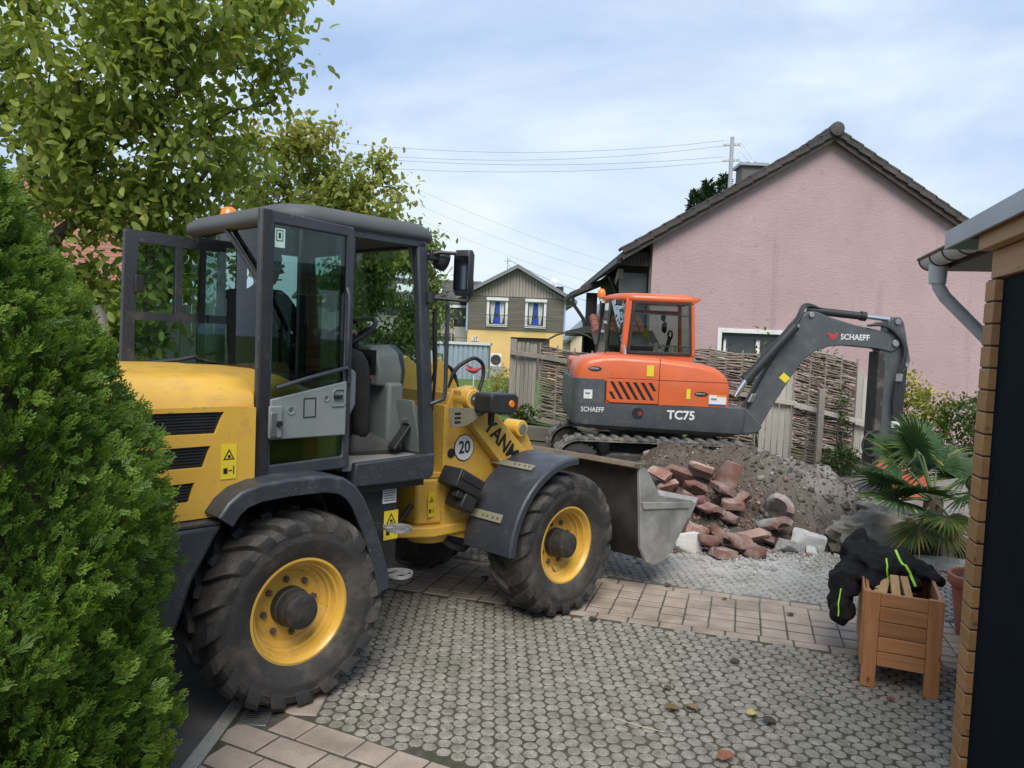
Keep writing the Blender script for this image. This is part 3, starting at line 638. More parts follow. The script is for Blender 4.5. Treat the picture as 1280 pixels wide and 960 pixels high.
for x0 in (-1.33, .56):
    wn = MB().plate([(x0-.06, 2.56), (x0+.97, 2.56), (x0+.97, 3.96), (x0-.06, 3.96)], [[(x0+.06, 2.68), (x0+.06, 3.80), (x0+.85, 3.80), (x0+.85, 2.68)]], 'y', -.12, .02).build('window', M_white, yh)
    MB().bx(x0-.08, x0+.99, -.20, -.13, 3.84, 3.98).build('shutter_box', M_white, wn); MB().bx(x0+.06, x0+.85, .06, .08, 2.68, 3.8).build('pane', M_winglass, wn)
    for a, b in ((.10, .34), (.56, .80)): MB().prism([(x0+a, 3.78), (x0+b, 3.78), (x0+(b if a < .3 else b-.02)-.05*(a < .3), 3.1), (x0+(a+b)/2+.03, 2.74), (x0+(a+b)/2-.05, 2.74), (x0+a+.03, 3.1)], 'y', .03, .05).build('curtain', M_curt, wn)
    MB().prism([(x0+.36, 3.79), (x0+.54, 3.79), (x0+.52, 3.2), (x0+.39, 3.2)], 'y', .025, .045).bx(x0+.33, x0+.62, .02, .05, 2.70, 3.05).build('curtain', M_blue, wn)
    rl = MB().bx(x0-.1, x0+1.0, -.32, -.30, 3.10, 3.13).bx(x0-.1, x0+1.0, -.32, -.30, 2.60, 2.63)
    for k in range(13): rl.bx(x0-.1+k*.0905, x0-.09+k*.0905, -.318, -.302, 2.63, 3.10)
    rl.build('balustrade', M_anth, wn)
MB().bx(-2.10, -1.72, -.04, -.015, 1.82, 2.02).build('number_plate', M_white, yh); text('house_number', '17', .24, M_anth, yh, Matrix.Translation((-1.90, -.045, 1.92)) @ SIDE, .02)
MB().cyl((-.47, .6, 5.2), (-.47, .6, 6.0), .03, .03, 6).bar((-.62, .6, 5.85), (-.32, .6, 5.85), .03, .03).build('roof_mast', M_conc, yh)
MB().cyl((1.9, 1.0, 4.4), (1.9, 1.0, 4.9), .03, .03, 6).lathe([(0, .06), (.12, .03), (.19, 0), (.19, -.01), (0, .04)], (1.9, .9, 4.95), (-.3, -1, .3), 14).build('satellite_dish', M_white, yh, smooth=40)
MB().bx(2.1, 2.5, 2.6, 3.0, 4.3, 4.85).build('chimney', M_darkwood, yh)
MB().tube([(2.95, -.4, 3.84), (2.7, -.2, 3.72), (2.5, -.1, 3.7)], .04, 6).build('gutter_pipe', M_groof, yh)
hp = empty('heat_pump', (-.95, 37.3, .62), 0, 'small white outdoor unit with a dark fan against the yellow wall', 'outdoor unit')
MB().bx(-.4, .4, -.2, .2, 0, .62).build('casing', M_white, hp, .02); MB().lathe([(0, .0), (.23, 0), (.25, .02), (.23, .03), (0, .01)], (.12, -.201, .33), (0, -1, 0), 18).build('fan_grille', M_anth, hp)
MB().bx(-.5, .5, -.3, .3, -.62, -.0).build('plinth', M_kerb, hp)

wg = empty('white_wing_house', (-5.2, 41, 0), 0, 'pale house wing with a dark tiled roof, balcony and outside stairs behind the mirror', 'house')
M_wgw = mat('off-white render', (.52, .52, .49), (.58, .58, .55), rough=.9, vs=1)
MB().bx(-6, 2.9, 0, 7, -.3, 3.75).build('wall', M_wgw, wg)
MB().prism([(-.6, 3.62), (3.0, 5.05), (6.5, 5.05), (6.5, 5.2), (3.0, 5.2), (-.6, 3.77)], 'x', -6.5, 3.2).build('roof', M_tile, wg)
for x in (-.9, .7): MB().bar((x, .55, 4.28), (x, 1.75, 4.76), .95, .06).build('roof_window', M_white, wg)
MB().bx(-6.2, 3.1, -.75, -.6, 3.5, 3.64).build('gutter', M_white, wg)
MB().bx(1.0, 2.6, -.03, .02, 2.55, 3.6).build('window', M_winglass, wg); MB().bx(-1.6, -.2, -.03, .02, 2.55, 3.6).build('window', M_winglass, wg)
MB().bx(-3.0, 2.0, -1.4, -.1, 2.0, 2.15).build('balcony_floor', M_greyx, wg)
for k in range(22): MB().bx(-.09, .09, -.015, .015, 0, .75).build('balcony_board', M_grey, wg, loc=(-2.9+k*.225, -1.42, 2.1))
MB().bx(-3, 2.05, -1.46, -1.38, 2.86, 2.93).build('handrail', M_greyx, wg)
for k in range(9): MB().bx(2.05, 2.85, -1.7-.0, -1.4+.0, -.02, .02).build('stair_tread', M_greyx, wg, loc=(0, -k*.22+.5, 1.95-k*.22))
MB().bar((2.02, -.9, 2.8), (2.02, -3.1, .6), .05, .10).build('stair_rail', M_greyx, wg); MB().bar((2.02, -.9, 1.9), (2.02, -3.1, -.3), .05, .2).build('stair_stringer', M_greyx, wg)
MB().bx(.2, 1.8, -.02, .02, -.2, 1.75).build('doorway', mat('dark doorway', (.05, .035, .03), rough=.8), wg)
MB().bx(2.15, 2.30, 2.0, 2.2, 5.0, 5.75).build('vent_pipe', mat('red vent', (.35, .06, .04), rough=.6), wg)

bs_ = empty('blue_shed', (-1.95, 22, .70), 0, 'low blue-grey metal shed with vertical ribs beyond the lawn', 'shed')
M_shed = mat('blue grey sheet metal', (.235, .30, .355), (.28, .345, .40), rough=.5, vs=2)
MB().bx(-1.3, 1.24, .03, 2, -.3, 1.0).build('wall', M_shed, bs_)
for k in range(18): MB().prism([(-.058, .03), (.058, .03), (.05, 0), (-.05, 0)], 'z', -.3, 1.0).build('wall_rib', M_shed, bs_, loc=(-1.23+k*.14, 0, 0))
MB().bx(-1.36, 1.29, -.05, 2.1, 1.001, 1.07).build('roof', mat('pale roof edge', (.55, .57, .60), rough=.5), bs_)

ch_ = empty('cream_house', (6.0, 46, 0), 0, 'cream gabled house partly hidden left of the pink house', 'house')
M_cream = mat('cream render', (.62, .52, .37), (.68, .58, .43), rough=.9, vs=1)
MB().prism([(-2.6, -.3), (3, -.3), (3, 6.2), (.2, 4.9), (-2.6, 2.2)], 'y', 0, 8).build('wall', M_cream, ch_); MB().prism([(-2.9, 1.9), (.3, 5.0), (.3, 5.2), (-2.9, 2.1)], 'y', -.3, 8).build('roof', M_groof, ch_)
MB().bx(-1.5, -.8, -.02, .05, 1.2, 2.0).build('window', M_winglass, ch_)
tr_ = empty('tile_roofed_shelter', (2.12, 15.2, .16), 0, 'small red tiled shelter roof beside the excavator cab', 'shelter')
M_clay = mat('clay tile', (.20, .065, .04), (.13, .05, .035), rough=.85, vs=8, rnd=.2)
for k in range(7):
    for j in range(3): MB().lathe([(.085, 0), (.075, .36)], (0, 0, 0), (0, .94, .34), 8).build('tile', M_clay, tr_, loc=(-.52+k*.15, -.35+j*.3, 1.90+j*.11))
MB().bx(-.62, .60, -.36, .6, 1.82, 1.86, Matrix.Translation((0, 0, .05)) @ Matrix.Rotation(R(19), 4, 'X')).build('deck', M_darkwood, tr_)
for x in (-.45, .45): MB().bx(x-.04, x+.04, -.1, -.02, -.1, 1.85).build('post', M_darkwood, tr_)
MB().tube([(-1.0+.6*math.cos(a), -.4, 1.45+.45*math.sin(a)) for a in [PI*k/12 for k in range(13)]], .02, 6).build('hoop', M_darkwood, tr_)

rh = empty('red_roof_house', (-19.5, 27, 0), R(12), 'house with a red tiled roof glimpsed through the tree leaves', 'house')
MB().bx(-4.5, 5.2, 0, 8, -.2, 3.4).build('wall', M_wgw, rh)
M_red = boards('red roof tiles', 'Z', .16, (.24, .105, .07), (.33, .16, .10))
MB().prism([(-.7, 3.2), (4, 7.4), (8.7, 3.2), (8.7, 3.4), (4, 7.62), (-.7, 3.4)], 'x', -5, 5.6).build('roof', M_red, rh)
for x in (-3, 0, 3): 
    wn = MB().bx(x-.5, x+.5, -.03, .02, 1.2, 2.5).build('window', M_winglass, rh); MB().plate([(x-.58, 1.12), (x+.58, 1.12), (x+.58, 2.58), (x-.58, 2.58)], [[(x-.5, 1.2), (x-.5, 2.5), (x+.5, 2.5), (x+.5, 1.2)]], 'y', -.06, -.031).build('frame', M_white, wn)

# ================================================================== log hut on the right
M_log = wood('spruce log', (.44, .24, .095), (.34, .165, .06), 1, .6, .12, 8, .2, (.16, .07, .03)); M_logend = wood('spruce beam', (.46, .265, .115), (.36, .19, .075), 1, .6, .1, 8, .2, (.18, .08, .03))
HR = -R(16); hut = empty('log_hut', (1.933, 3.13, 0), HR, 'log cabin corner of stacked spruce boards with a grey metal roof edge', 'log cabin')
# local: +y runs away along the open side, +x into the hut; the corner edge sits at the origin
for k in range(24): MB().bx(0, .045+random.uniform(-.002, .002), random.uniform(-.002, .002), .12, 0, .0835).build('log', M_log, hut, .004, loc=(0, 0, -.01+k*.0905))
for k in range(24): MB().bx(.05, 3.2, .020, .058, 0, .088).build('wall_log', M_log, hut, .003, loc=(0, 0, -.045+k*.0905))
MB().bx(.012, .058, -2.6, .10, 0, .115).build('beam', M_logend, hut, .004, loc=(0, 0, 2.165)); MB().bx(-.035, .035, -2.6, .13, 0, .105).build('beam', M_logend, hut, .004, loc=(0, 0, 2.284))
MB().bx(.030, .05, -2.5, -.003, 0, 2.16).build('side_panel', mat('navy canvas', (.003, .008, .012), (.005, .011, .016), rough=.85, vs=6, bump=.2, bs=70, spec=.1), hut)
MB().bx(.006, .04, .006, .112, 0, 2.16).build('gap_shade_core', M_darkwood, hut)  # dark post added so the gaps between the log ends look shaded
MB().bx(-.065, -.052, -2.7, .56, 2.345, 2.428).bx(-.052, 3.3, .547, .56, 2.345, 2.428).build('roof_trim', M_zinc, hut, .003)
MB().bx(-.05, 3.3, -2.7, .545, 2.394, 2.424).build('roof_deck', M_anth, hut)
# eave with gutter further along
M_gut = mat('grey gutter plastic', (.52, .54, .53), (.58, .60, .59), rough=.45, vs=4); M_brown = mat('brown gutter lip', (.11, .06, .045), rough=.5)
ev = empty('rear_eave', (2.50, 4.35, 0), HR, 'dark eave with a grey half-round gutter and slanting downpipe behind the log hut', 'eave')
MB().bx(.06, 1.6, -.3, .75, 2.40, 2.46).build('soffit', M_anth, ev)
gt = []
for y in (-.35, .80): gt.append([(.0+.065*math.cos(a), y, 2.475+.065*math.sin(a)) for a in [PI+PI*k/10 for k in range(11)]]+[(.0+.058*math.cos(a), y, 2.475+.058*math.sin(a)) for a in [2*PI-PI*k/10 for k in range(11)]])
gu = MB().loft(gt).build('gutter', M_gut, ev, smooth=50)
MB().prism([(.058*math.cos(a), 2.475+.058*math.sin(a)) for a in [PI+PI*k/10 for k in range(11)]], 'y', .79, .80).build('end_cap', M_brown, gu); MB().cyl((-.068, -.35, 2.478), (-.068, .80, 2.478), .010, .010, 8).build('lip', M_brown, gu)
for y in (-.1, .2, .5, .78): MB().tube([(.068*math.cos(a), y, 2.475+.068*math.sin(a)) for a in [PI+PI*k/10 for k in range(11)]], .006, 5).build('bracket', M_brown, gu)
MB().cyl((0, .55, 2.42), (0, .55, 2.30), .055, .050, 14).tube([(0, .55, 2.32), (0.01, .55, 2.28), (.05, .56, 2.22), (.42, .62, 1.86), (.5, .63, 1.75), (.5, .63, 0)], .038, 14).build('downpipe', M_gut, ev, smooth=50)
MB().bx(.52, 1.6, -.3, .70, 0, 2.39).build('wall', M_darkwood, ev)
# ================================================================== wheel loader
M_yp = mat('yellow machine paint', (.68, .405, .065), (.63, .37, .058), rough=.38, vs=2, dirt=((.33, .215, .10), 6, .55, .84), coat=.15, bump=.02, bs=60, rvar=.12, spl=((.34, .235, .11), 55, .61, .69))
M_gpr = mat('grey roof plastic', (.075, .08, .083), (.09, .095, .098), rough=.6, vs=3, dirt=((.15, .14, .12), 7, .58, .85))
M_gp = mat('graphite machine paint', (.029, .033, .041), (.040, .045, .055), rough=.45, vs=3, dirt=((.12, .115, .105), 7, .55, .85), rvar=.12, spl=((.105, .095, .08), 60, .61, .69))
M_blk = mat('black plastic', (.016, .016, .017), (.026, .026, .027), rough=.5, vs=9, dirt=((.06, .055, .05), 9, .6, .85))
M_rub = mat('rubber', (.028, .027, .026), (.042, .040, .038), rough=.72, vs=7, dirt=((.125, .108, .088), 6, .48, .76), bump=.25, bs=70, rvar=.1)
M_hub = mat('dusty black hub', (.02, .02, .02), (.05, .047, .043), rough=.55, vs=20, dirt=((.16, .14, .11), 25, .58, .75))
M_cons2 = mat('dark cab plastic', (.125, .145, .138), (.15, .17, .162), rough=.6, vs=5)
M_cons = mat('grey cab plastic', (.175, .20, .195), (.205, .23, .225), rough=.6, vs=5, dirt=((.13, .125, .11), 12, .6, .8))
M_steel = mat('bare steel', (.45, .45, .45), (.32, .31, .30), rough=.4, metal=.9, vs=20)
M_bolt = mat('dull bolt', (.20, .18, .16), (.12, .10, .085), rough=.55, metal=.6, vs=60)
M_chrome = mat('bright rod', (.75, .75, .76), rough=.12, metal=1.)
M_olive = mat('khaki bracket', (.24, .225, .155), (.19, .18, .125), rough=.6, vs=8)
M_org = mat('orange lens', (.75, .20, .02), rough=.25, spec=.7)
M_glass = glass('tinted cab glass', (.60, .72, .665), 1.0)
M_decal = mat('yellow decal', (.72, .55, .03), rough=.5); M_wdecal = mat('white decal', (.70, .70, .68), (.6, .6, .58), rough=.5, vs=30); M_ink = mat('black ink', (.01, .01, .01), rough=.6)
M_galv2 = mat('galvanised step', (.34, .35, .35), (.26, .27, .27), rough=.5, metal=.4, vs=15)
M_bucket = mat('worn bucket steel', (.43, .42, .40), (.22, .215, .20), rough=.55, metal=.35, vs=4, dirt=((.36, .32, .24), 3.5, .55, .75), bump=.2, bs=50)
M_bdirt = mat('earth caked steel', (.16, .125, .085), (.10, .08, .06), rough=.95, vs=9, bump=.7, bs=60)

def warn_decal(parent, x, y, z, w, h, tri=True):
    d = MB().bx(x-w/2, x+w/2, y-.002, y, z-h/2, z+h/2).build('decal', M_decal, parent)
    s = w*.36; zc = z+h*.2
    T = [(x-s, zc-s*.8), (x+s, zc-s*.8), (x, zc+s)]; t2 = [(x-s*.72, zc-s*.64), (x+s*.72, zc-s*.64), (x, zc+s*.66)]
    MB().plate(T, [t2], 'y', y-.0035, y-.002).bx(x-s*.2, x+s*.3, y-.0035, y-.002, zc-s*.5, zc-s*.05).bx(x-w*.34, x-w*.08, y-.0035, y-.002, z-h*.34, z-h*.18).bx(x+w*.0, x+w*.2, y-.0035, y-.002, z-h*.27, z-h*.24).bx(x+w*.28, x+w*.34, y-.0035, y-.002, z-h*.36, z-h*.12).build('pictogram', M_ink, d)['kind'] = 'stuff'

LD = empty('wheel_loader', (-1.57, 4.24, 0), R(46), 'yellow and graphite compact wheel loader with its cab door folded back', 'wheel loader')
# ---- wheels
def tyre_mesh():
    hb = [(.236, -.100), (.258, -.128), (.300, -.152), (.345, -.1635), (.352, -.166), (.360, -.1655), (.395, -.163), (.400, -.1655), (.405, -.163), (.432, -.154), (.452, -.125), (.460, -.08), (.463, 0)]
    prof = hb+[(r_, -a) for r_, a in reversed(hb[:-1])]
    mb = MB().lathe(prof, (0, 0, 0), (0, 1, 0), 72, close=True)
    st = [(.1665, .392, 0., .092), (.1725, .425, .03, .096), (.168, .452, .065, .096), (.148, .474, .11, .092), (.105, .4845, .175, .086), (.06, .488, .235, .078), (.012, .489, .285, .060)]
    NL = 19
    for sg in (-1, 1):
        for k in range(NL):
            th0 = 2*PI*(k+(0 if sg < 0 else .5))/NL; vs = []
            for (y, r_, dt, hw) in st:
                for (rr, wf) in ((r_, .84), (r_-.036, 1.08)):
                    for sd in (-1, 1):
                        A = th0+dt+sd*hw*wf; yy = y if rr == r_ else max(y-.012, 0)
                        vs.append((rr*math.cos(A), sg*yy, rr*math.sin(A)))
            fs = []; n = len(st)                       # per station: top-, top+, bot-, bot+
            for i in range(n-1):
                a = 4*i; b = a+4; fs += [(a, a+1, b+1, b), (a, b, b+2, a+2), (a+1, a+3, b+3, b+1)]
            fs += [(0, 2, 3, 1), (4*n-4, 4*n-3, 4*n-1, 4*n-2)]; mb.add(vs, fs)
    return mb.mesh('tyre', 26)
TY = tyre_mesh(); TY.materials.append(M_rub)
RIM = MB().lathe([(.225, .10), (.262, .108), (.262, .118), (.240, .10), (.215, .03), (.205, .0), (.205, -.03), (.228, -.088), (.246, -.102), (.262, -.112), (.266, -.122), (.262, -.130), (.250, -.132), (.240, -.122), (.232, -.100), (.220, -.096), (.214, -.060), (.205, -.054), (.200, -.032), (.182, -.024), (.172, -.012), (.0, -.012)], (0, 0, 0), (0, 1, 0), 64).mesh('wheel', 40)
RIM.materials.append(M_yp)
HUB = MB().lathe([(.0, -.150), (.078, -.150), (.084, -.146), (.085, -.11), (.090, -.108), (.090, -.060), (.098, -.055), (.098, -.013)], (0, 0, 0), (0, 1, 0), 36).mesh('hub', 40); HUB.materials.append(M_hub)
NUT = MB().cyl((0, -.012, 0), (0, -.026, 0), .017, .017, 6).cyl((0, -.026, 0), (0, -.038, 0), .010, .009, 8).mesh('wheel_nut'); NUT.materials.append(M_bolt)
for x, sg in ((0, -1), (2.01, -1), (0, 1), (2.01, 1)):
    wh = link('wheel', RIM, None, LD, loc=(x, sg*.69, .472)); wh.rotation_euler = (0, random.uniform(0, 6), 0 if sg < 0 else PI)
    link('tyre', TY, None, wh); link('hub', HUB, None, wh)
    for k in range(8):
        a = 2*PI*k/8; link('wheel_nut', NUT, None, wh, loc=(.138*math.cos(a), 0, .138*math.sin(a)))
    MB().cyl((.165, -.012, .06), (.19, -.05, .075), .006, .006, 6).build('valve', M_bolt, wh)
# ---- chassis
MB().bx(-1.1, .55, -.42, .42, .36, .96).build('rear_chassis', M_blk, LD, .02)
MB().bx(.5, .80, -.53, .53, .45, 1.0).build('articulation_guard', M_blk, LD, .02)
for x in (0, 2.01): MB().cyl((x, -.62, .472), (x, .62, .472), .10, .10, 14).bx(x-.16, x+.16, -.2, .2, .32, .6).build('axle', M_blk, LD, smooth=40)
# ---- rear body
secs = []
for x, hw, zb, zt, rd in ((.32, .60, 1.12, 1.49, .06), (.10, .62, 1.12, 1.57, .08), (.03, .62, 1.12, 1.60, .10), (-.17, .62, 1.12, 1.605, .12), (-.20, .69, 1.11, 1.61, .14), (-.30, .70, 1.04, 1.612, .16), (-.37, .70, .965, 1.613, .17), (-.75, .70, .96, 1.615, .17), (-1.05, .69, .96, 1.60, .18), (-1.25, .64, .97, 1.56, .2), (-1.36, .55, 1.0, 1.46, .2)):
    half = [(-hw+.02, zb), (-hw, zb+.03), (-hw, zt-rd)]+[(-hw+rd*1.25*(1-math.cos(a)), zt-rd+rd*math.sin(a)) for a in (R(20), R(40), R(60), R(78))]+[(-hw+rd*1.5, zt+.004), (-.2, zt+.022)]
    secs.append([(x, y, z) for y, z in half]+[(x, -y, z) for y, z in reversed(half)])
MB().loft(secs).build('hood', M_yp, LD, smooth=50)
holes = [[(-1.12, 1.36), (-1.12, 1.455), (-.36, 1.45), (-.40, 1.352)], [(-1.12, 1.205), (-1.12, 1.295), (-.42, 1.298), (-.452, 1.203)], [(-1.12, 1.045), (-1.12, 1.125), (-.49, 1.138), (-.515, 1.052)]]
pv = MB()
for q in ([(-1.2, .972), (-1.12, .972), (-1.12, 1.045), (-1.12, 1.125), (-1.12, 1.205), (-1.12, 1.295), (-1.12, 1.36), (-1.12, 1.455), (-1.12, 1.475), (-1.2, 1.475)], [(-1.12, 1.455), (-.36, 1.45), (-.205, 1.465), (-.32, 1.475), (-1.12, 1.475)], [(-1.12, 1.295), (-.42, 1.298), (-.40, 1.352), (-1.12, 1.36)], [(-1.12, 1.125), (-.49, 1.138), (-.452, 1.203), (-1.12, 1.205)], [(-1.12, .972), (-.375, .972), (-.515, 1.052), (-1.12, 1.045)],
          [(-.36, 1.45), (-.205, 1.465), (-.205, 1.118), (-.30, 1.048), (-.375, .972), (-.515, 1.052), (-.49, 1.138), (-.452, 1.203), (-.42, 1.298), (-.40, 1.352)]):
    pv.add([(x, -.722, z) for x, z in q], [tuple(range(len(q)))])
sp = pv.build('side_panel', M_yp, LD, recalc=True); md_ = sp.modifiers.new('solid', 'SOLIDIFY'); md_.thickness = .02; md_.offset = 0; sp.location = (0, .011, 0)
md_ = sp.modifiers.new('bevel', 'BEVEL'); md_.width = .006; md_.segments = 2; md_.limit_method = 'ANGLE'; md_.angle_limit = R(40)
for h in holes:
    gr = MB().prism([(h[0][0]-.02, h[0][1]-.01), (h[1][0]-.02, h[1][1]+.01), (h[2][0]+.02, h[2][1]+.01), (h[3][0]+.02, h[3][1]-.01)], 'y', -.7045, -.7015)
    z = h[0][1]+.006
    while z < h[1][1]-.004:
        f_ = (z-h[0][1])/(h[1][1]-h[0][1]); gr.bx(-1.12, h[3][0]+(h[2][0]-h[3][0])*f_-.004, -.711, -.7044, z, z+.006); z += .0135
    gr.build('grille', M_blk, LD)
warn_decal(LD, -.335, -.7225, 1.22, .075, .16)
cwp = [(-1.42, .95), (-.385, .95), (-.42, .90), (-.52, .72), (-.585, .52), (-.63, .475), (-.70, .46), (-1.42, .46)]
MB().prism(cwp, 'y', -.80, .80).build('counterweight', M_gp, LD, .02)
MB().bx(-1.3, -.40, -.79, -.71, .951, .966).build('deck_plate', M_gp, LD, .003)
def fender(path, y0, y1, lip, th, name, sgn=1):
    """strip following (x,z) path from y0 (inner) to y1 (outer) with a lip at the outer edge"""
    secs = []; n = len(path)
    for i, (x, z) in enumerate(path):
        a = path[max(i-1, 0)]; b = path[min(i+1, n-1)]; dx, dz = b[0]-a[0], b[1]-a[1]; l = math.hypot(dx, dz); nx, nz = -dz/l*sgn, dx/l*sgn   # outward
        q = lambda o, y: (x+nx*o, y, z+nz*o)
        secs.append([q(0, y0), q(0, y1*.97+y0*.03), q(-.012, y1), q(-lip, y1), q(-lip, y1+(.02 if y1 < y0 else -.02)), q(-.02, y1+(.02 if y1 < y0 else -.02)), q(-th, y0)])
    return MB().loft(secs).build(name, M_gp, LD, .004, smooth=38)
rp = [(-.445, 1.0), (-.40, 1.06), (-.34, 1.105), (-.25, 1.13), (-.1, 1.14), (.1, 1.137), (.2, 1.115), (.27, 1.07), (.325, 1.0), (.39, .87), (.45, .72), (.49, .6), (.51, .50)]
for y0, y1 in ((-.45, -.865), (.45, .865)): fender(rp, y0, y1, .085, .02, 'rear_fender')
# ---- front frame, tower
for y in (-.36, .32):
    MB().prism([(1.30, .56), (1.30, 1.40), (1.34, 1.50), (1.47, 1.52), (1.62, 1.30), (1.95, 1.0), (2.25, .75), (2.3, .5), (2.2, .42), (1.6, .42), (1.5, .5)], 'y', y, y+.04).build('frame_plate', M_yp, LD, .006)
MB().bx(1.285, 1.32, -.355, .355, .60, 1.40).build('tower_back', M_yp, LD, .006)
MB().prism([(1.286, 1.40), (1.30, 1.66), (1.36, 1.70), (1.46, 1.62), (1.80, 1.1), (1.5, 1.1)], 'y', -.19, -.15).build('tower_rib', M_yp, LD, .005)
MB().prism([(1.286, 1.40), (1.30, 1.66), (1.36, 1.70), (1.46, 1.62), (1.80, 1.1), (1.5, 1.1)], 'y', .15, .19).build('tower_rib', M_yp, LD, .005)
MB().bx(1.31, 1.34, -.35, .35, 1.38, 1.48).build('tower_crossbar', M_yp, LD, .006)
yo = [(.86, -.12), (.90, -.2), (1.0, -.25), (1.2, -.385), (1.9, -.385), (1.95, .385), (1.2, .385), (1.0, .25), (.90, .2), (.86, .12)]
MB().prism(yo, 'z', .555, .625).build('lower_yoke', M_yp, LD, .012); MB().prism([(.95, -.16), (1.02, -.22), (1.30, -.355), (1.30, .355), (1.02, .22), (.95, .16)], 'z', .925, .965).build('upper_yoke', M_yp, LD, .008)
MB().prism([(1.13, -.29), (1.30, -.355), (1.30, .355), (1.13, .29)], 'z', .625, .925).build('yoke_web', M_yp, LD, .02)
MB().cyl((1.02, 0, .40), (1.02, 0, 1.0), .10, .10, 18).build('articulation_pin', M_bolt, LD, smooth=40); MB().cyl((1.3, -.2, .5), (1.3, -.2, .555), .13, .15, 20).build('yoke_boss', M_yp, LD, smooth=40)
MB().tube([(1.3, -.28, .55), (1.4, -.33, .46), (1.5, -.34, .42), (1.62, -.3, .45), (1.8, -.3, .5)], .02, 8).tube([(.85, -.2, .72), (1.0, -.28, .66), (1.12, -.25, .75)], .018, 8).build('hose', M_blk, LD, smooth=50)
warn_decal(LD, 1.215, -.335, .76, .055, .16)
# lift arms, links
for y in (-.445, .365):
    a = MB().prism([(1.34, 1.50), (1.44, 1.53), (1.52, 1.475), (1.73, 1.285), (2.12, .935), (2.58, .50), (2.70, .38), (2.66, .27), (2.52, .27), (1.87, .86), (1.50, 1.22), (1.35, 1.38)], 'y', y, y+.08).build('lift_arm', M_yp, LD, .008)
    MB().cyl((1.405, y-.055, 1.445), (1.405, y+.10, 1.445), .066, .066, 24).build('pivot_boss', M_yp, a, .006, smooth=40); MB().cyl((1.405, y-.062, 1.445), (1.405, y-.05, 1.445), .04, .04, 18).cyl((1.405, y-.068, 1.445), (1.405, y-.06, 1.445), .018, .018, 6).build('pivot_pin', M_steel, a, smooth=40)
tm = Matrix.Translation((1.755, -.4465, 1.125)) @ Matrix.Rotation(R(43), 4, 'Y') @ SIDE
text('lettering', 'YANMAR', .140, M_ink, LD, Matrix.Translation((1.785, -.4465, 1.095)) @ Matrix.Rotation(R(42), 4, 'Y') @ SIDE, .022, sx=.98)
MB().prism([(1.93, 1.24), (2.04, 1.24), (2.25, .92), (2.32, .6), (2.2, .58), (2.12, .86)], 'y', -.34, -.28).build('bell_crank', M_yp, LD, .006)
MB().cyl((1.985, -.385, 1.215), (1.985, -.24, 1.215), .06, .06, 20).build('crank_boss', M_yp, LD, .006, smooth=40); MB().cyl((1.985, -.395, 1.215), (1.985, -.38, 1.215), .034, .034, 14).build('crank_pin', M_steel, LD, smooth=40)
MB().prism([(1.93, 1.24), (2.04, 1.24), (2.25, .92), (2.32, .6), (2.2, .58), (2.12, .86)], 'y', .28, .34).build('bell_crank', M_yp, LD, .006)
MB().cyl((1.5, -.05, 1.2), (1.98, -.05, 1.2), .05, .05, 14).build('tilt_cylinder', M_blk, LD, smooth=40)
MB().bar((2.26, -.3, .62), (2.72, -.3, .72), .05, .10).build('tilt_link', mat('red tilt link', (.42, .085, .04), rough=.55), LD, .005)
for y in (-.25, .25): MB().cyl((1.45, y, .62), (2.2, y, .68), .05, .05, 14).build('lift_cylinder', M_yp, LD, smooth=40)
# speed disc
SD = MB().cyl((1.455, -.3615, 1.115), (1.455, -.365, 1.115), .088, .088, 40).build('speed_disc', M_ink, LD); MB().cyl((1.455, -.365, 1.115), (1.455, -.3665, 1.115), .082, .082, 40).build('disc_face', M_white, SD)
text('disc_number', '20', .115, M_ink, SD, Matrix.Translation((1.455, -.367, 1.115)) @ SIDE, .018, sx=.88)
MB().cyl((1.345, -.3605, 1.085), (1.345, -.3625, 1.085), .032, .032, 24).build('hole_shade_disc', M_ink, LD)  # flat black disc; the shade inside the hole is put into its colour
# bracket plate + front lamp
MB().prism([(1.19, 1.40), (1.52, 1.385), (1.50, 1.35), (1.34, 1.28), (1.21, 1.27)], 'y', -.505, -.498).build('lamp_bracket', M_olive, LD, .002)
for k in range(3): MB().bx(1.235, 1.285, -.5075, -.5055, 1.30+k*.027, 1.313+k*.027).build('slot', M_ink, LD)
hl = MB().prism([(1.40, 1.37), (1.60, 1.355), (1.645, 1.38), (1.65, 1.47), (1.62, 1.49), (1.42, 1.495), (1.40, 1.48)], 'y', -.66, -.49).build('head_lamp', M_blk, LD, .014, seg=3); MB().cyl((1.58, -.6605, 1.425), (1.58, -.669, 1.425), .024, .02, 16).build('indicator_lens', M_org, hl)
MB().bx(1.651, 1.657, -.65, -.50, 1.38, 1.47).build('lamp_glass', M_org, hl); MB().bx(1.5, 1.53, -.56, -.53, 1.28, 1.37).build('lamp_foot', M_blk, hl)
# black connector box
bb = Matrix.Translation((1.345, -.47, .915)) @ Matrix.Rotation(R(28), 4, 'Y')
b0 = MB().bx(-.115, .115, -.09, .09, -.06, .06, bb).build('connector_box', M_blk, LD, .008)
MB().bx(-.10, .10, -.097, -.0905, .0, .045, bb).build('box_lid', M_blk, b0, .003)
for k in range(2): MB().bx(-.05, .07, -.05+k*.07, -.02+k*.07, .0605, .066, bb).build('box_rib', M_ink, b0)
MB().bx(-.06, .0, -.07, -.02, -.11, -.061, bb).build('plug', M_blk, b0, .006); MB().bx(.0, .115, -.085, .08, -.16, -.061, bb).build('box_base', M_blk, b0, .008)
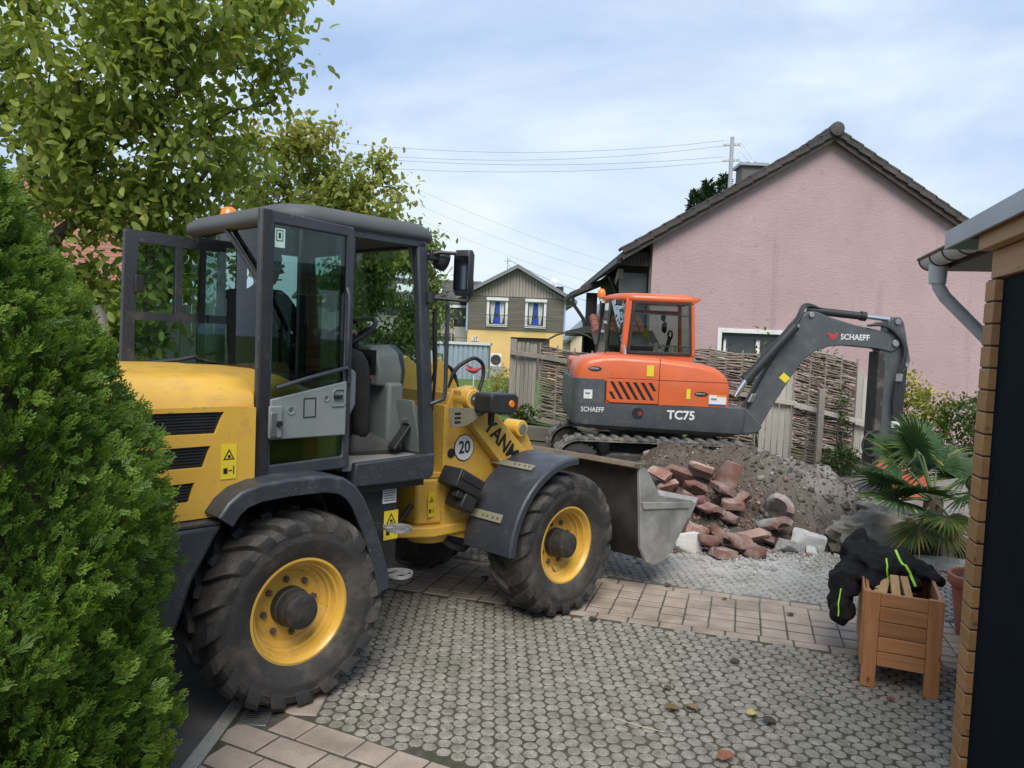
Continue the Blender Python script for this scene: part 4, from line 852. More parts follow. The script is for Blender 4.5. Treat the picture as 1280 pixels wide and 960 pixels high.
# front fenders + brackets
fp = [(2.01+.60*math.cos(R(a)), .472+.60*math.sin(R(a))) for a in range(178, 80, -7)]
for y0, y1 in ((-.44, -.865), (.44, .865)):
    fender(fp, y0, y1, .05, .015, 'front_fender')
for a, z0 in ((118, 0), (157, 0)):
    c = Vector((2.01+.607*math.cos(R(a)), 0, .472+.607*math.sin(R(a)))); t = Vector((-math.sin(R(a)), 0, math.cos(R(a))))
    fb = MB().bar(c+Vector((0, -.37, 0)), c+Vector((0, -.74, 0)), .055, .010, (math.cos(R(a)), 0, math.sin(R(a)))).build('fender_bracket', M_olive, LD, .002)
    for k in (.58, .62, .67, .71): MB().cyl(c+Vector((math.cos(R(a))*.004, -k, math.sin(R(a))*.004)), c+Vector((math.cos(R(a))*.011, -k, math.sin(R(a))*.011)), .007, .007, 6).build('bolt', M_bolt, fb)
# ---- bucket
bp_ = [(2.60, .97), (2.66, .955), (2.70, .60), (2.73, .36), (2.82, .25), (2.96, .205), (3.12, .24), (3.46, .60)]
inner = [(x+.02*(1 if i < 5 else .2), z+.02*(i > 2)) for i, (x, z) in enumerate(bp_)]
secs = [[(x, y, z) for x, z in bp_]+[(x+.018, y, z+.016) for x, z in reversed(bp_[1:])] for y in (-.90, .90)]
bk = MB().loft(secs).build('bucket', mat('black bucket back', (.018, .018, .018), (.05, .046, .042), rough=.7, vs=4, dirt=((.10, .085, .065), 6, .6, .8)), LD, .004)
sidep = [(2.655, .985), (2.70, .60), (2.725, .36), (2.80, .24), (2.90, .195), (3.02, .20), (3.14, .255), (3.47, .60), (3.40, .63), (2.95, .72), (2.76, .93)]
for y in (-.93, .902): MB().prism(sidep, 'y', y, y+.028).build('side_plate', M_bucket, bk, .005)
MB().prism([(2.70, .70), (3.37, .62), (3.35, .575), (2.72, .645)], 'y', -.942, -.931).build('side_rib', M_bucket, bk, .004)
MB().prism([(2.575, .965), (2.60, .995), (2.76, .975), (2.75, .95), (2.66, .94)], 'y', -.93, .93).build('top_lip', M_bdirt, bk, .006); MB().bar((3.36, -.9, .50), (3.49, -.9, .635), .0, .0) 
MB().prism([(3.36, .50), (3.50, .64), (3.505, .625), (3.38, .485)], 'y', -.93, .93).build('cutting_edge', M_bucket, bk)
MB().bx(2.55, 2.70, -.42, -.30, .25, .8).bx(2.55, 2.70, .30, .42, .25, .8).build('hinge_plate', M_blk, bk, .006)
# ---- cab
PILL = 1.13
cabf = MB().bar((.945, -.595, 1.14), (.835, -.595, 2.37), .06, .075, (1, 0, 0)).build('front_pillar', M_gp, LD, .012); MB().bar((.945, .595, 1.14), (.835, .595, 2.37), .06, .075, (1, 0, 0)).build('front_pillar', M_gp, LD, .012)
for y in (-.595, .595):
    MB().bar((.355, y, 1.12), (.36, y, 2.37), .055, .06, (1, 0, 0)).build('door_pillar', M_gp, LD, .01); MB().bar((.10, y*.97, 1.58), (.10, y*.97, 2.37), .035, .04, (1, 0, 0)).build('rear_pillar', M_gp, LD, .008)
    MB().bx(.08, .86, y-.03, y+.03, 2.335, 2.385).build('roof_rail', M_gp, LD, .006)
MB().bx(.82, .87, -.57, .57, 2.335, 2.385).build('roof_rail', M_gp, LD, .006); MB().bx(.05, .10, -.55, .55, 2.335, 2.385).build('roof_rail', M_gp, LD, .006)
def rrect(x0, x1, hy, r_, z, n=6):
    q = []
    for cx, cy, a0 in ((x1-r_, hy-r_, 0), (x0+r_, hy-r_, 90), (x0+r_, -hy+r_, 180), (x1-r_, -hy+r_, 270)): q += [(cx+r_*math.cos(R(a0+90*k/n)), cy+r_*math.sin(R(a0+90*k/n)), z) for k in range(n+1)]
    return q
MB().loft([rrect(.02, .92, .60, .13, 2.372), rrect(-.015, .965, .635, .15, 2.378), rrect(-.03, .975, .645, .16, 2.40), rrect(-.025, .97, .64, .16, 2.435), rrect(.01, .935, .605, .16, 2.468), rrect(.10, .84, .50, .16, 2.485), rrect(.3, .64, .25, .1, 2.492)]).build('roof', M_gpr, LD, smooth=60)
MB().bx(.1, .86, -.54, .54, 2.352, 2.368).build('headliner', mat('headliner', (.10, .105, .10), rough=.9), LD)
rg = [(.345, -.60), (.17, -.60)]+[(.145+-.10*math.sin(R(a)), -.50-.10*math.cos(R(a))) for a in (0, 30, 60, 90)]+[(.030, -.25), (.025, 0)]
rg = rg+[(x, -y) for x, y in reversed(rg[:-1])]
MB().loft([[(x-.0, y, z) for x, y in rg] for z in (1.60, 2.372)], close=False).build('rear_glass', M_glass, LD, smooth=60)
MB().loft([[(x-.004, y*1.004, z) for x, y in rg] for z in (1.585, 1.615)], close=False).build('rear_seal', M_blk, LD)
MB().loft([[(x, y, z) for y in (-.565, .565)] for x, z in ((.945, 1.17), (.84, 2.34))], close=False).build('windscreen', M_glass, LD)
MB().bx(.36, .96, -.60, .60, 1.09, 1.13).build('floor', mat('floor mat', (.19, .185, .17), (.26, .25, .23), rough=.9, vs=14), LD)
MB().prism([(.40, 1.005), (.935, 1.0), (.965, 1.02), (.975, 1.15), (.42, 1.135)], 'y', -.64, -.595).build('door_sill', M_gp, LD, .01); MB().prism([(.40, 1.005), (.935, 1.0), (.965, 1.02), (.975, 1.15), (.42, 1.135)], 'y', .595, .64).build('door_sill', M_gp, LD, .01)
MB().bx(.93, .97, -.594, .594, 1.0, 1.2).build('front_sill', M_gp, LD, .008); MB().bx(.40, .93, -.594, .594, .96, 1.089).build('cab_base', M_blk, LD)
# the folded-back near door
DY = -.70
dr = MB().plate([(-.19, 1.115), (.335, 1.13), (.325, 2.375), (-.195, 2.40)], [[(-.115, 1.18), (-.118, 1.315), (.29, 1.31), (.29, 1.195)], [(-.118, 1.50), (-.12, 2.335), (.285, 2.325), (.288, 1.575)]], 'y', DY, DY+.035).build('door', M_gp, LD, .008)
MB().plate([(-.185, 1.12), (-.135, 1.12), (-.14, 2.395), (-.19, 2.395)], [], 'y', DY-.012, DY-.001).build('door_seal', M_blk, dr, .003)
MB().prism([(-.13, 1.50), (.295, 1.585), (.295, 1.305), (-.13, 1.305)], 'y', DY-.018, DY-.0005).build('inner_panel', M_cons, dr, .006)
MB().bx(-.12, .29, DY+.012, DY+.018, 1.17, 2.35).build('door_glass', M_glass, dr)
MB().bx(-.145, -.075, DY-.035, DY-.019, 1.315, 1.47).build('lock_cover', M_cons, dr, .006); MB().bx(-.14, -.108, DY-.042, DY-.036, 1.325, 1.44).build('lock', M_steel, dr, .003); MB().cyl((-.095, DY-.036, 1.385), (-.095, DY-.052, 1.385), .014, .014, 10).build('latch', M_ink, dr)
for x, z, r_ in ((-.022, 1.445, .022), (.175, 1.50, .018)): MB().lathe([(r_, 0), (r_, .003), (r_*.7, .003), (r_*.55, -.0), (0, -.0)], (x, DY-.0185, z), (0, -1, 0), 18).build('lock_ring', M_cons, dr, smooth=40)
MB().plate([(.205, 1.455), (.275, 1.455), (.285, 1.47), (.285, 1.54), (.27, 1.55), (.225, 1.55), (.205, 1.53)], [[(.215, 1.467), (.215, 1.525), (.23, 1.54), (.265, 1.54), (.275, 1.53), (.275, 1.467)]], 'y', DY-.024, DY-.0185).build('handle_bezel', M_cons, dr, .002); MB().cyl((.215, DY-.028, 1.508), (.262, DY-.028, 1.508), .010, .008, 8).build('door_handle', M_ink, dr)
MB().plate([(.045, 1.405), (.115, 1.407), (.115, 1.505), (.045, 1.503)], [[(.050, 1.410), (.050, 1.498), (.110, 1.50), (.110, 1.412)]], 'y', DY-.0205, DY-.0185).build('panel_seam', M_blk, dr)
MB().tube([(-.11, DY-.03, 1.555), (.05, DY-.035, 1.60), (.285, DY-.03, 1.655), (.305, DY-.02, 1.62), (.31, DY-.015, 1.58)], .011, 8).build('grab_rail', M_gp, dr, smooth=50)
MB().tube([(.285, DY-.01, 1.64), (.285, DY-.03, 1.68), (.285, DY-.03, 2.02), (.285, DY-.008, 2.06)], .011, 8).build('grab_bar', M_gp, dr, smooth=50)
MB().bx(-.115, -.062, DY+.009, DY+.0115, 2.225, 2.315).build('sticker', mat('pale sticker', (.45, .60, .52), rough=.5), dr); MB().plate([(-.108, 2.255), (-.072, 2.255), (-.072, 2.308), (-.108, 2.308)], [[(-.104, 2.259), (-.104, 2.304), (-.076, 2.304), (-.076, 2.259)]], 'y', DY+.0082, DY+.0088).bx(-.096, -.084, DY+.0082, DY+.0088, 2.268, 2.295).build('sticker_print', M_ink, dr)
# far door folded back
fd = MB().plate([(-.335, 1.13), (.30, 1.13), (.29, 2.375), (-.315, 2.385)], [[(-.255, 1.18), (-.255, 1.86), (.25, 1.86), (.25, 1.18)], [(-.25, 1.91), (-.245, 2.315), (-.02, 2.312), (-.02, 1.91)], [(.02, 1.91), (.02, 2.312), (.25, 2.31), (.25, 1.91)]], 'y', .665, .705).build('far_door', M_gp, LD, .006)
MB().bx(-.25, .25, .682, .688, 1.18, 2.31).build('door_glass', M_glass, fd); MB().bx(-.265, -.215, .64, .664, 2.02, 2.12).build('catch', M_blk, fd, .004); MB().tube([(-.24, .65, 1.60), (0, .64, 1.63), (.25, .65, 1.68)], .012, 7).build('grab_rail', M_gp, fd, smooth=50)
# wiper, lamps, mirror, rails
wp = MB().bar((.0, .10, 2.405), (.012, -.40, 2.02), .02, .022).build('rear_wiper', M_blk, LD, .003); MB().bar((.012, -.30, 2.07), (.012, -.52, 1.83), .012, .03).build('blade', M_blk, wp)
bc = MB().cyl((.10, .24, 2.425), (.10, .24, 2.45), .055, .055, 20).build('beacon_base', M_blk, LD, smooth=40); MB().lathe([(.05, 0), (.05, .05), (.042, .085), (.02, .10), (0, .102)], (.10, .24, 2.43), (0, 0, 1), 22).build('beacon_dome', M_org, bc, smooth=60)
MB().tube([(.92, -.62, 2.06), (.985, -.66, 2.075), (1.005, -.665, 2.03), (1.01, -.665, 1.52), (1.0, -.66, 1.47), (.935, -.625, 1.44)], .0125, 9).build('front_handrail', M_gp, LD, smooth=50)
MB().tube([(.95, -.62, 2.0), (.985, -.60, 1.7), (1.0, -.58, 1.62), (1.02, -.55, 1.5), (1.05, -.5, 1.38)], .010, 7).tube([(.955, -.60, 1.98), (.99, -.57, 1.75), (1.06, -.5, 1.62), (1.0, -.5, 1.45)], .008, 7).build('cab_hose', M_blk, LD, smooth=50)
wl = MB().lathe([(.03, 0), (.055, .02), (.06, .06), (.055, .075), (0, .075)], (.935, -.615, 2.29), (.9, -.25, -.25), 18).build('work_lamp', M_blk, LD, smooth=45); MB().bx(.87, .94, -.66, -.60, 2.27, 2.33).build('lamp_mount', M_blk, wl, .006)
mr_ = MB().loft([rrect(-.02, .02, .045, .016, 2.075), rrect(-.03, .03, .056, .02, 2.10), rrect(-.032, .032, .058, .02, 2.31), rrect(-.022, .022, .05, .018, 2.335)])
mo = mr_.build('mirror', M_blk, LD, smooth=45); mo.matrix_local = Matrix.Translation((1.03, -.765, 0)) @ Matrix.Rotation(R(18), 4, 'Z')
MB().bx(-.036, -.0322, -.047, .047, 2.11, 2.30).build('mirror_glass', mat('mirror glass', (.16, .18, .19), rough=.08, metal=1.), mo)
MB().tube([(.87, -.63, 2.30), (.92, -.68, 2.315), (1.03, -.76, 2.315)], .011, 7).tube([(.90, -.62, 2.05), (.92, -.66, 2.055), (1.04, -.79, 2.045), (1.06, -.81, 2.09), (1.06, -.80, 2.2), (1.03, -.77, 2.22)], .011, 7).build('mirror_arm', M_blk, LD, smooth=50)
MB().cyl((.90, -.63, 2.03), (.90, -.63, 2.09), .03, .03, 12).build('mirror_joint', M_blk, LD, smooth=40)
MB().bx(.38, .46, -.53, -.49, 2.17, 2.30).build('speaker', M_blk, LD, .01); MB().prism([(.80, 2.34), (.86, 2.34), (.90, 2.05), (.87, 2.05)], 'y', -.58, -.53).build('pillar_cover', M_cons, LD, .006)
MB().tube([(-.62, .12, 1.55), (-.62, .12, 1.80), (-.63, .12, 1.85), (-.66, .12, 1.90)], .045, 14, cap=False).build('exhaust', mat('exhaust steel', (.50, .48, .42), (.40, .38, .33), rough=.35, metal=.6, vs=6), LD, smooth=50)
MB().cyl((.53, .30, 2.50), (.30, .22, 2.75), .003, .002, 5).build('antenna', M_ink, LD)
# interior
st = MB().bx(.13, .58, -.24, .24, 1.51, 1.61).build('seat_cushion', M_blk, LD, .04, seg=3); MB().bar((.15, 0, 1.58), (.05+.05, 0, 2.06), .44, .10, (1, 0, 0)).build('seat_backrest', M_blk, LD, .035, seg=3)
MB().bx(.16, .54, -.2, .2, 1.13, 1.50).build('seat_base', M_cons, LD, .02); MB().prism([(.15, 1.55), (.44, 1.66), (.505, 1.62), (.505, 1.44), (.45, 1.34), (.15, 1.33)], 'y', -.50, -.38).build('armrest_console', M_cons, LD, .015)
sw = MB(); c = Vector((.76, -.02, 1.83)); ax = Vector((.55, 0, -.83)).normalized(); u = Vector((0, 1, 0)); v = ax.cross(u)
sw.tube([c+(u*math.cos(2*PI*k/28)+v*math.sin(2*PI*k/28))*.185 for k in range(29)], .016, 8, cap=False)
for a in (30, 150, 270): sw.tube([c+ax*.03, c+(u*math.cos(R(a))+v*math.sin(R(a)))*.18], .011, 6)
sw.cyl(c+ax*.05, c-ax*.0, .045, .04, 14); swo = sw.build('steering_wheel', M_blk, LD, smooth=50)
MB().tube([c+ax*.04, c+ax*.16, Vector((.86, -.02, 1.55)), Vector((.90, -.02, 1.2))], [.035, .05, .06, .07], 10).build('steering_column', M_blk, LD, smooth=50)
cl = MB().loft([[(.74+a*.2, y0, z0+ (0 if j else 0)) for j, (y0, z0) in enumerate(((-.36, 1.53-a*.02), (-.38, 1.62), (-.35, 1.71+a*.02), (-.27, 1.765+a*.01), (-.18, 1.765+a*.01), (-.10, 1.71), (-.08, 1.60), (-.10, 1.53-a*.02)))] for a in (0, .5, 1)]).build('instrument_binnacle', M_cons2, LD, .012)
for y, z in ((-.28, 1.67), (-.18, 1.67)): MB().cyl((.7395, y, z), (.735, y, z), .032, .032, 18).build('gauge', M_ink, cl)
MB().bx(.735, .7395, -.35, -.12, 1.60, 1.74).build('gauge_plate', M_blk, cl); MB().cyl((.73, -.30, 1.575), (.735, -.30, 1.575), .014, .014, 10).build('stop_button', mat('red button', (.5, .02, .02), rough=.4), cl)
MB().prism([(.80, 1.13), (.93, 1.13), (.91, 1.55), (.80, 1.55)], 'y', -.40, .55).build('front_console', M_cons2, LD, .02)
MB().prism([(.93, 1.14), (.94, 1.15), (.90, 1.42), (.86, 1.46), (.86, 1.42)], 'y', -.56, -.40).build('kick_panel', M_cons2, LD, .01)
MB().bar((.78, -.47, 1.17), (.90, -.47, 1.31), .07, .018).build('pedal', M_blk, LD, .004); MB().cyl((.885, -.50, 1.33), (.885, -.44, 1.33), .02, .02, 12).build('pedal_joint', M_steel, LD, smooth=40)
# lower body side with plates and steps
MB().bx(.68, .775, -.538, -.5305, .865, .965).build('type_plate', M_wdecal, LD); [MB().bx(.69, .765, -.5395, -.5385, .95-k*.014, .954-k*.014).build('plate_print', M_ink, LD) for k in range(6)]
warn_decal(LD, .745, -.5335, .735, .10, .17)
for z, x in ((.50, .62), (.76, .60)):
    x += .05; s_ = MB(); lp = [(x+.095*math.cos(a)*(1 if math.cos(a) > 0 else .6), -.70+.085*math.sin(a), z) for a in [2*PI*k/22 for k in range(22)]]
    for k in range(22):
        p, q = lp[k], lp[(k+1) % 22]; s_.add([(p[0], p[1], z-.009), (q[0], q[1], z-.009), (q[0], q[1], z+.009), (p[0], p[1], z+.009), (x+(p[0]-x)*.94, -.7+(p[1]+.7)*.94, z-.009), (x+(q[0]-x)*.94, -.7+(q[1]+.7)*.94, z-.009), (x+(q[0]-x)*.94, -.7+(q[1]+.7)*.94, z+.009), (x+(p[0]-x)*.94, -.7+(p[1]+.7)*.94, z+.009)], [(0, 1, 2, 3), (4, 7, 6, 5), (3, 2, 6, 7), (0, 4, 5, 1)])
    s_.bx(x-.05, x+.088, -.704, -.696, z-.008, z+.008).bx(x+.03, x+.036, -.775, -.625, z-.008, z+.008)
    so = s_.build('step', M_galv2, LD); MB().bx(x-.08, x-.03, -.63, -.5, z-.02, z+.02).build('step_mount', M_blk, so)
# hydraulic hose loops over the tower
for pts in ([(1.45, -.18, 1.50), (1.50, -.2, 1.62), (1.58, -.22, 1.68), (1.66, -.22, 1.70), (1.73, -.22, 1.66), (1.74, -.22, 1.58), (1.70, -.22, 1.46), (1.66, -.22, 1.34)], [(1.33, -.15, 1.50), (1.36, -.16, 1.60), (1.43, -.18, 1.645), (1.50, -.18, 1.60), (1.54, -.18, 1.50), (1.58, -.2, 1.38)]):
    MB().tube(crv(pts), .0135, 9).build('hydraulic_hose', M_blk, LD, smooth=60)
MB().prism([(1.40, 1.46), (1.55, 1.50), (1.50, 1.62), (1.43, 1.60)], 'y', -.12, -.04).build('valve_block', M_blk, LD, .01)

# ---- driver
def person():
    J = {'pel': ((.27, 0, 1.66), .135), 'bel': ((.22, 0, 1.78), .135), 'che': ((.19, 0, 1.95), .15), 'nek': ((.20, 0, 2.07), .055), 'hd0': ((.215, 0, 2.13), .075), 'hd1': ((.22, 0, 2.21), .088), 'hd2': ((.215, 0, 2.265), .06)}
    E = [('pel', 'bel'), ('bel', 'che'), ('che', 'nek'), ('nek', 'hd0'), ('hd0', 'hd1'), ('hd1', 'hd2')]
    for s, sg, kx, ay in (('r', -1, .63, -.35), ('l', 1, .66, .17)):
        J['hip'+s] = ((.30, sg*.10, 1.655), .095); J['kne'+s] = ((kx, ay*.95, 1.70), .072); J['clf'+s] = ((kx+.0, ay, 1.50), .064); J['ank'+s] = ((kx+.02, ay, 1.215), .054)
        J['sho'+s] = ((.19, sg*.19, 2.0), .066); J['elb'+s] = ((.36, sg*.27, 1.76), .045); J['wri'+s] = ((.60, sg*.17, 1.80), .028); J['pal'+s] = ((.66, sg*.15, 1.825), .03)
        E += [('pel', 'hip'+s), ('hip'+s, 'kne'+s), ('kne'+s, 'clf'+s), ('clf'+s, 'ank'+s), ('che', 'sho'+s), ('sho'+s, 'elb'+s), ('elb'+s, 'wri'+s), ('wri'+s, 'pal'+s)]
        for f_ in range(4):
            y = sg*(.125+.018*f_); J['f%d%s' % (f_, s)] = ((.705, y, 1.85), .0095); J['g%d%s' % (f_, s)] = ((.715, y-.004*sg, 1.825-.002*f_), .008); E += [('pal'+s, 'f%d%s' % (f_, s)), ('f%d%s' % (f_, s), 'g%d%s' % (f_, s))]
        J['t0'+s] = ((.665, sg*.112, 1.83), .011); J['t1'+s] = ((.695, sg*.105, 1.845), .008); E += [('pal'+s, 't0'+s), ('t0'+s, 't1'+s)]
    ks = list(J); me = bpy.data.meshes.new('person'); me.from_pydata([J[k][0] for k in ks], [(ks.index(a), ks.index(b)) for a, b in E], [])
    o = bpy.data.objects.new('tmp', me); COL.objects.link(o); sk = o.modifiers.new('s', 'SKIN'); sk.use_smooth_shade = True
    for i, k in enumerate(ks):
        v = me.skin_vertices[0].data[i]; r_ = J[k][1]; v.radius = (r_, r_); v.use_root = (k == 'pel')
    o.modifiers.new('d', 'SUBSURF').levels = 1; o.modifiers['d'].render_levels = 1
    dg = bpy.context.evaluated_depsgraph_get(); m2 = bpy.data.meshes.new_from_object(o.evaluated_get(dg)); bpy.data.objects.remove(o)
    M_tr = mat('dark work trousers', (.012, .012, .012), (.024, .023, .022), rough=.9, vs=8, dirt=((.09, .085, .075), 22, .68, .74), bump=.4, bs=25); M_jk = mat('dark work jacket', (.02, .022, .025), (.03, .032, .036), rough=.9, vs=6); M_sk = mat('skin', (.52, .30, .21), (.46, .25, .17), rough=.55, vs=12)
    m2.materials.clear(); [m2.materials.append(q) for q in (M_tr, M_jk, M_sk)]
    for p in m2.polygons:
        c = p.center; p.use_smooth = True
        p.material_index = 2 if (c.z > 2.085 and abs(c.y) < .12) or c.x > .605 and c.z > 1.77 and abs(c.y) < .2 and abs(c.y) > .09 and c.z > 1.79 else (1 if c.z > 1.74 and c.x < .62 else 0)
    P = empty('person', LD.matrix_basis.translation if False else (-1.57, 4.24, 0), R(46), 'driver in dark work trousers and grey safety shoes sitting in the loader cab', 'person')
    link('body', m2, None, P)
    M_shoe = mat('grey suede shoe', (.055, .054, .052), (.085, .082, .077), rough=.9, vs=14, dirt=((.13, .125, .115), 25, .6, .75)); M_sole = mat('shoe sole', (.03, .029, .028), rough=.9)
    for kx, y in ((.63, -.35), (.66, .17)):
        S = []
        for x, w_, h, b in ((-.085, .020, .05, .0), (-.07, .036, .095, 0), (-.02, .042, .125, 0), (.045, .043, .115, 0), (.10, .046, .085, 0), (.16, .050, .062, 0), (.205, .045, .050, 0), (.235, .025, .036, .0)):
            S.append([(x, -w_, .018), (x, -w_*1.02, .018+h*.45), (x, -w_*.7, .018+h*.85), (x, 0, .018+h), (x, w_*.7, .018+h*.85), (x, w_*1.02, .018+h*.45), (x, w_, .018)])
        sh = MB().loft(S).build('shoe', M_shoe, P, smooth=70, loc=(kx+.03, y, 1.132)); sh.rotation_euler = (0, 0, R(-8) if y < 0 else R(4))
        MB().loft([[(x, -w_, 0), (x, -w_, .022), (x, w_, .022), (x, w_, 0)] for x, w_ in ((-.092, .02), (-.075, .04), (0, .045), (.1, .048), (.17, .053), (.215, .046), (.243, .025))]).build('sole', M_sole, sh, smooth=50)
        for k in range(5): MB().tube([(.035+k*.017, -.026, .118-k*.008), (.04+k*.017, 0, .136-k*.011), (.035+k*.017, .026, .118-k*.008)], .004, 5).build('lace', M_sole, sh)
    # face and hair
    for s in (-1, 1):
        MB().lathe([(0, .011), (.008, .009), (.012, 0), (.008, -.009), (0, -.011)], (.298, s*.032, 2.20), (0, 0, 1), 10).build('eye', M_white, P, smooth=60); MB().lathe([(0, .02), (.012, .015), (.02, -.0), (.012, -.03), (0, -.034)], (.215, s*.088, 2.19), (0, 0, 1), 8).build('ear', M_sk, P, smooth=60)
    MB().prism([(.295, 2.205), (.325, 2.165), (.295, 2.155)], 'y', -.014, .014).build('nose', M_sk, P, .006); MB().bx(.290, .300, -.025, .025, 2.118, 2.127).build('mouth', mat('lip', (.36, .14, .11), rough=.5), P, .003)
    MB().lathe([(.085, -.02), (.10, .02), (.097, .06), (.075, .09), (.035, .105), (0, .108)], (.205, 0, 2.20), (-.25, 0, 1), 20).build('hair', mat('dark hair', (.03, .022, .016), rough=.7, bump=.5, bs=90), P, smooth=60)
person()
# ================================================================== crawler excavator
M_op = mat('orange machine paint', (.62, .125, .035), (.56, .105, .03), rough=.36, vs=2, dirt=((.34, .15, .085), 6, .55, .85), coat=.12, rvar=.12, spl=((.25, .16, .11), 40, .60, .66))
M_eg = mat('excavator graphite', (.062, .068, .074), (.078, .085, .092), rough=.45, vs=3, dirt=((.15, .14, .125), 6, .55, .84), rvar=.12, spl=((.15, .14, .12), 40, .61, .69))
M_mudblk = mat('muddy black steel', (.020, .019, .018), (.04, .037, .034), rough=.75, vs=6, dirt=((.15, .13, .11), 5, .52, .72))
M_track = mat('dusty rubber track', (.055, .052, .048), (.10, .095, .088), rough=.85, vs=8, dirt=((.26, .245, .22), 5, .42, .7))
M_eglass = glass('excavator glass', (.55, .63, .60), .6)
EX = empty('excavator', (1.9, 10.9, 0), R(0), 'orange and grey crawler excavator with its boom folded over the earth heap', 'excavator')
def loop(cx0, cx1, cz, r_, n=14):
    q = [(cx0+r_*math.cos(R(90+180*k/n)), cz+r_*math.sin(R(90+180*k/n))) for k in range(n+1)]+[(cx1+r_*math.cos(R(-90+180*k/n)), cz+r_*math.sin(R(-90+180*k/n))) for k in range(n+1)]
    return q
for yc in (-1.06, .66):
    r_ = .305; cx0, cx1, cz = -1.02, .98, .345
    o_, i_ = loop(cx0, cx1, cz, r_), loop(cx0, cx1, cz, r_-.035)
    tk = MB().loft([[(x, yc-.2, z) for x, z in q] for q in (i_, o_)]+[[(x, yc+.2, z) for x, z in q] for q in (o_, i_)], caps=False); n = len(o_)
    tk.add([(x, yc-.2, z) for x, z in i_]+[(x, yc+.2, z) for x, z in i_], [(k, (k+1) % n, n+(k+1) % n, n+k) for k in range(n)])
    T = tk.build('track', M_track, EX, smooth=35)
    # pads
    per = 2*(cx1-cx0)+2*PI*r_; N_ = 38; pads = MB()
    for k in range(N_):
        s_ = per*k/N_; Ls = cx1-cx0
        if s_ < Ls: p, a = (cx0+s_, cz+r_), 0
        elif s_ < Ls+PI*r_: t = (s_-Ls)/r_; p, a = (cx1+r_*math.sin(t), cz+r_*math.cos(t)), t
        elif s_ < 2*Ls+PI*r_: p, a = (cx1-(s_-Ls-PI*r_), cz-r_), PI
        else: t = (s_-2*Ls-PI*r_)/r_; p, a = (cx0-r_*math.sin(t), cz-r_*math.cos(t)), PI+t
        M = Matrix.Translation((p[0], yc, p[1])) @ Matrix.Rotation(a, 4, 'Y')
        pads.prism([(-.046, -.005), (.046, -.005), (.030, .030), (-.030, .030)], 'y', -.21, .21, M)
    pd = pads.build('track_lugs', M_track, T); pd['kind'] = 'stuff'
    for cx, rr, nme in ((cx0, .24, 'sprocket'), (cx1, .24, 'idler')):
        w_ = MB().lathe([(0, -.17), (.07, -.17), (.08, -.14), (.11, -.13), (.13, -.16), (rr-.03, -.16), (rr, -.15), (rr, .15), (0, .15)], (cx, yc, cz), (0, 1, 0), 36)
        if nme == 'sprocket':
            for k in range(22): a = 2*PI*k/22; w_.bx(rr-.02, rr+.025, -.14, .0, -.018, .018, Matrix.Translation((cx, yc, cz)) @ Matrix.Rotation(a, 4, 'Y'))
        w_.build(nme, M_mudblk, T, smooth=40)
        MB().lathe([(0, -.205), (.05, -.205), (.06, -.18), (.10, -.172)], (cx, yc, cz), (0, 1, 0), 18).build('hub', M_track, T, smooth=40)
    MB().prism([(-.72, .20), (.72, .20), (.74, .34), (.60, .45), (-.60, .47), (-.72, .40)], 'y', yc-.16, yc+.12).build('side_frame', M_mudblk, T, .02)
    for x in (-.5, -.17, .17, .5): MB().cyl((x, yc-.13, .15), (x, yc+.13, .15), .10, .10, 14).build('roller', M_mudblk, T, smooth=40)
    MB().cyl((.35, yc-.14, .56), (.35, yc+.1, .56), .045, .045, 12).build('top_roller', M_mudblk, T, smooth=40)
MB().bx(-.6, .6, -.9, .5, .30, .56).build('undercarriage', M_mudblk, EX, .03); MB().cyl((0, -.2, .55), (0, -.2, .74), .5, .5, 28).build('slew_ring', M_mudblk, EX, smooth=40)
# ---- lower body (graphite skirt + counterweight)
def plan(x0, x1, y0, y1, rt, rf, z, n=7):
    q = []
    for cx, cy, a0, rr in ((x1-rf, y1-rf, 0, rf), (x0+rt, y1-rt, 90, rt), (x0+rt, y0+rt, 180, rt), (x1-rf, y0+rf, 270, rf)): q += [(cx+rr*math.cos(R(a0+90*k/n)), cy+rr*math.sin(R(a0+90*k/n)), z(cx+rr*math.cos(R(a0+90*k/n))) if callable(z) else z) for k in range(n+1)]
    return q
zb = lambda x: .80-.09*min(1, max(0, (x+1.0)/1.0))+.05*max(0, (x-.6)/.5)
MB().loft([plan(-1.02, 1.0, -1.0, 1.0, .14, .12, lambda x: zb(x)-.03), plan(-1.10, 1.10, -1.085, 1.085, .14, .10, lambda x: zb(x)+.02), plan(-1.12, 1.12, -1.10, 1.10, .14, .10, lambda x: zb(x)+.08), plan(-1.12, 1.12, -1.10, 1.10, .14, .10, 1.095)]).build('skirt', M_eg, EX, smooth=40)
MB().loft([plan(-1.12, -.70, -1.10, 1.10, .14, .03, 1.096), plan(-1.12, -.70, -1.10, 1.10, .14, .03, 1.40), plan(-1.11, -.705, -1.09, 1.09, .13, .03, 1.41)]).build('counterweight', M_eg, EX, smooth=40)
# front corner of the frame carrying the boom
MB().prism([(.80, .76), (1.02, .74), (1.30, .78), (1.36, .86), (1.30, .94), (1.13, 1.10), (.80, 1.10)], 'y', -1.0, -.30).build('boom_foot', M_eg, EX, .02)
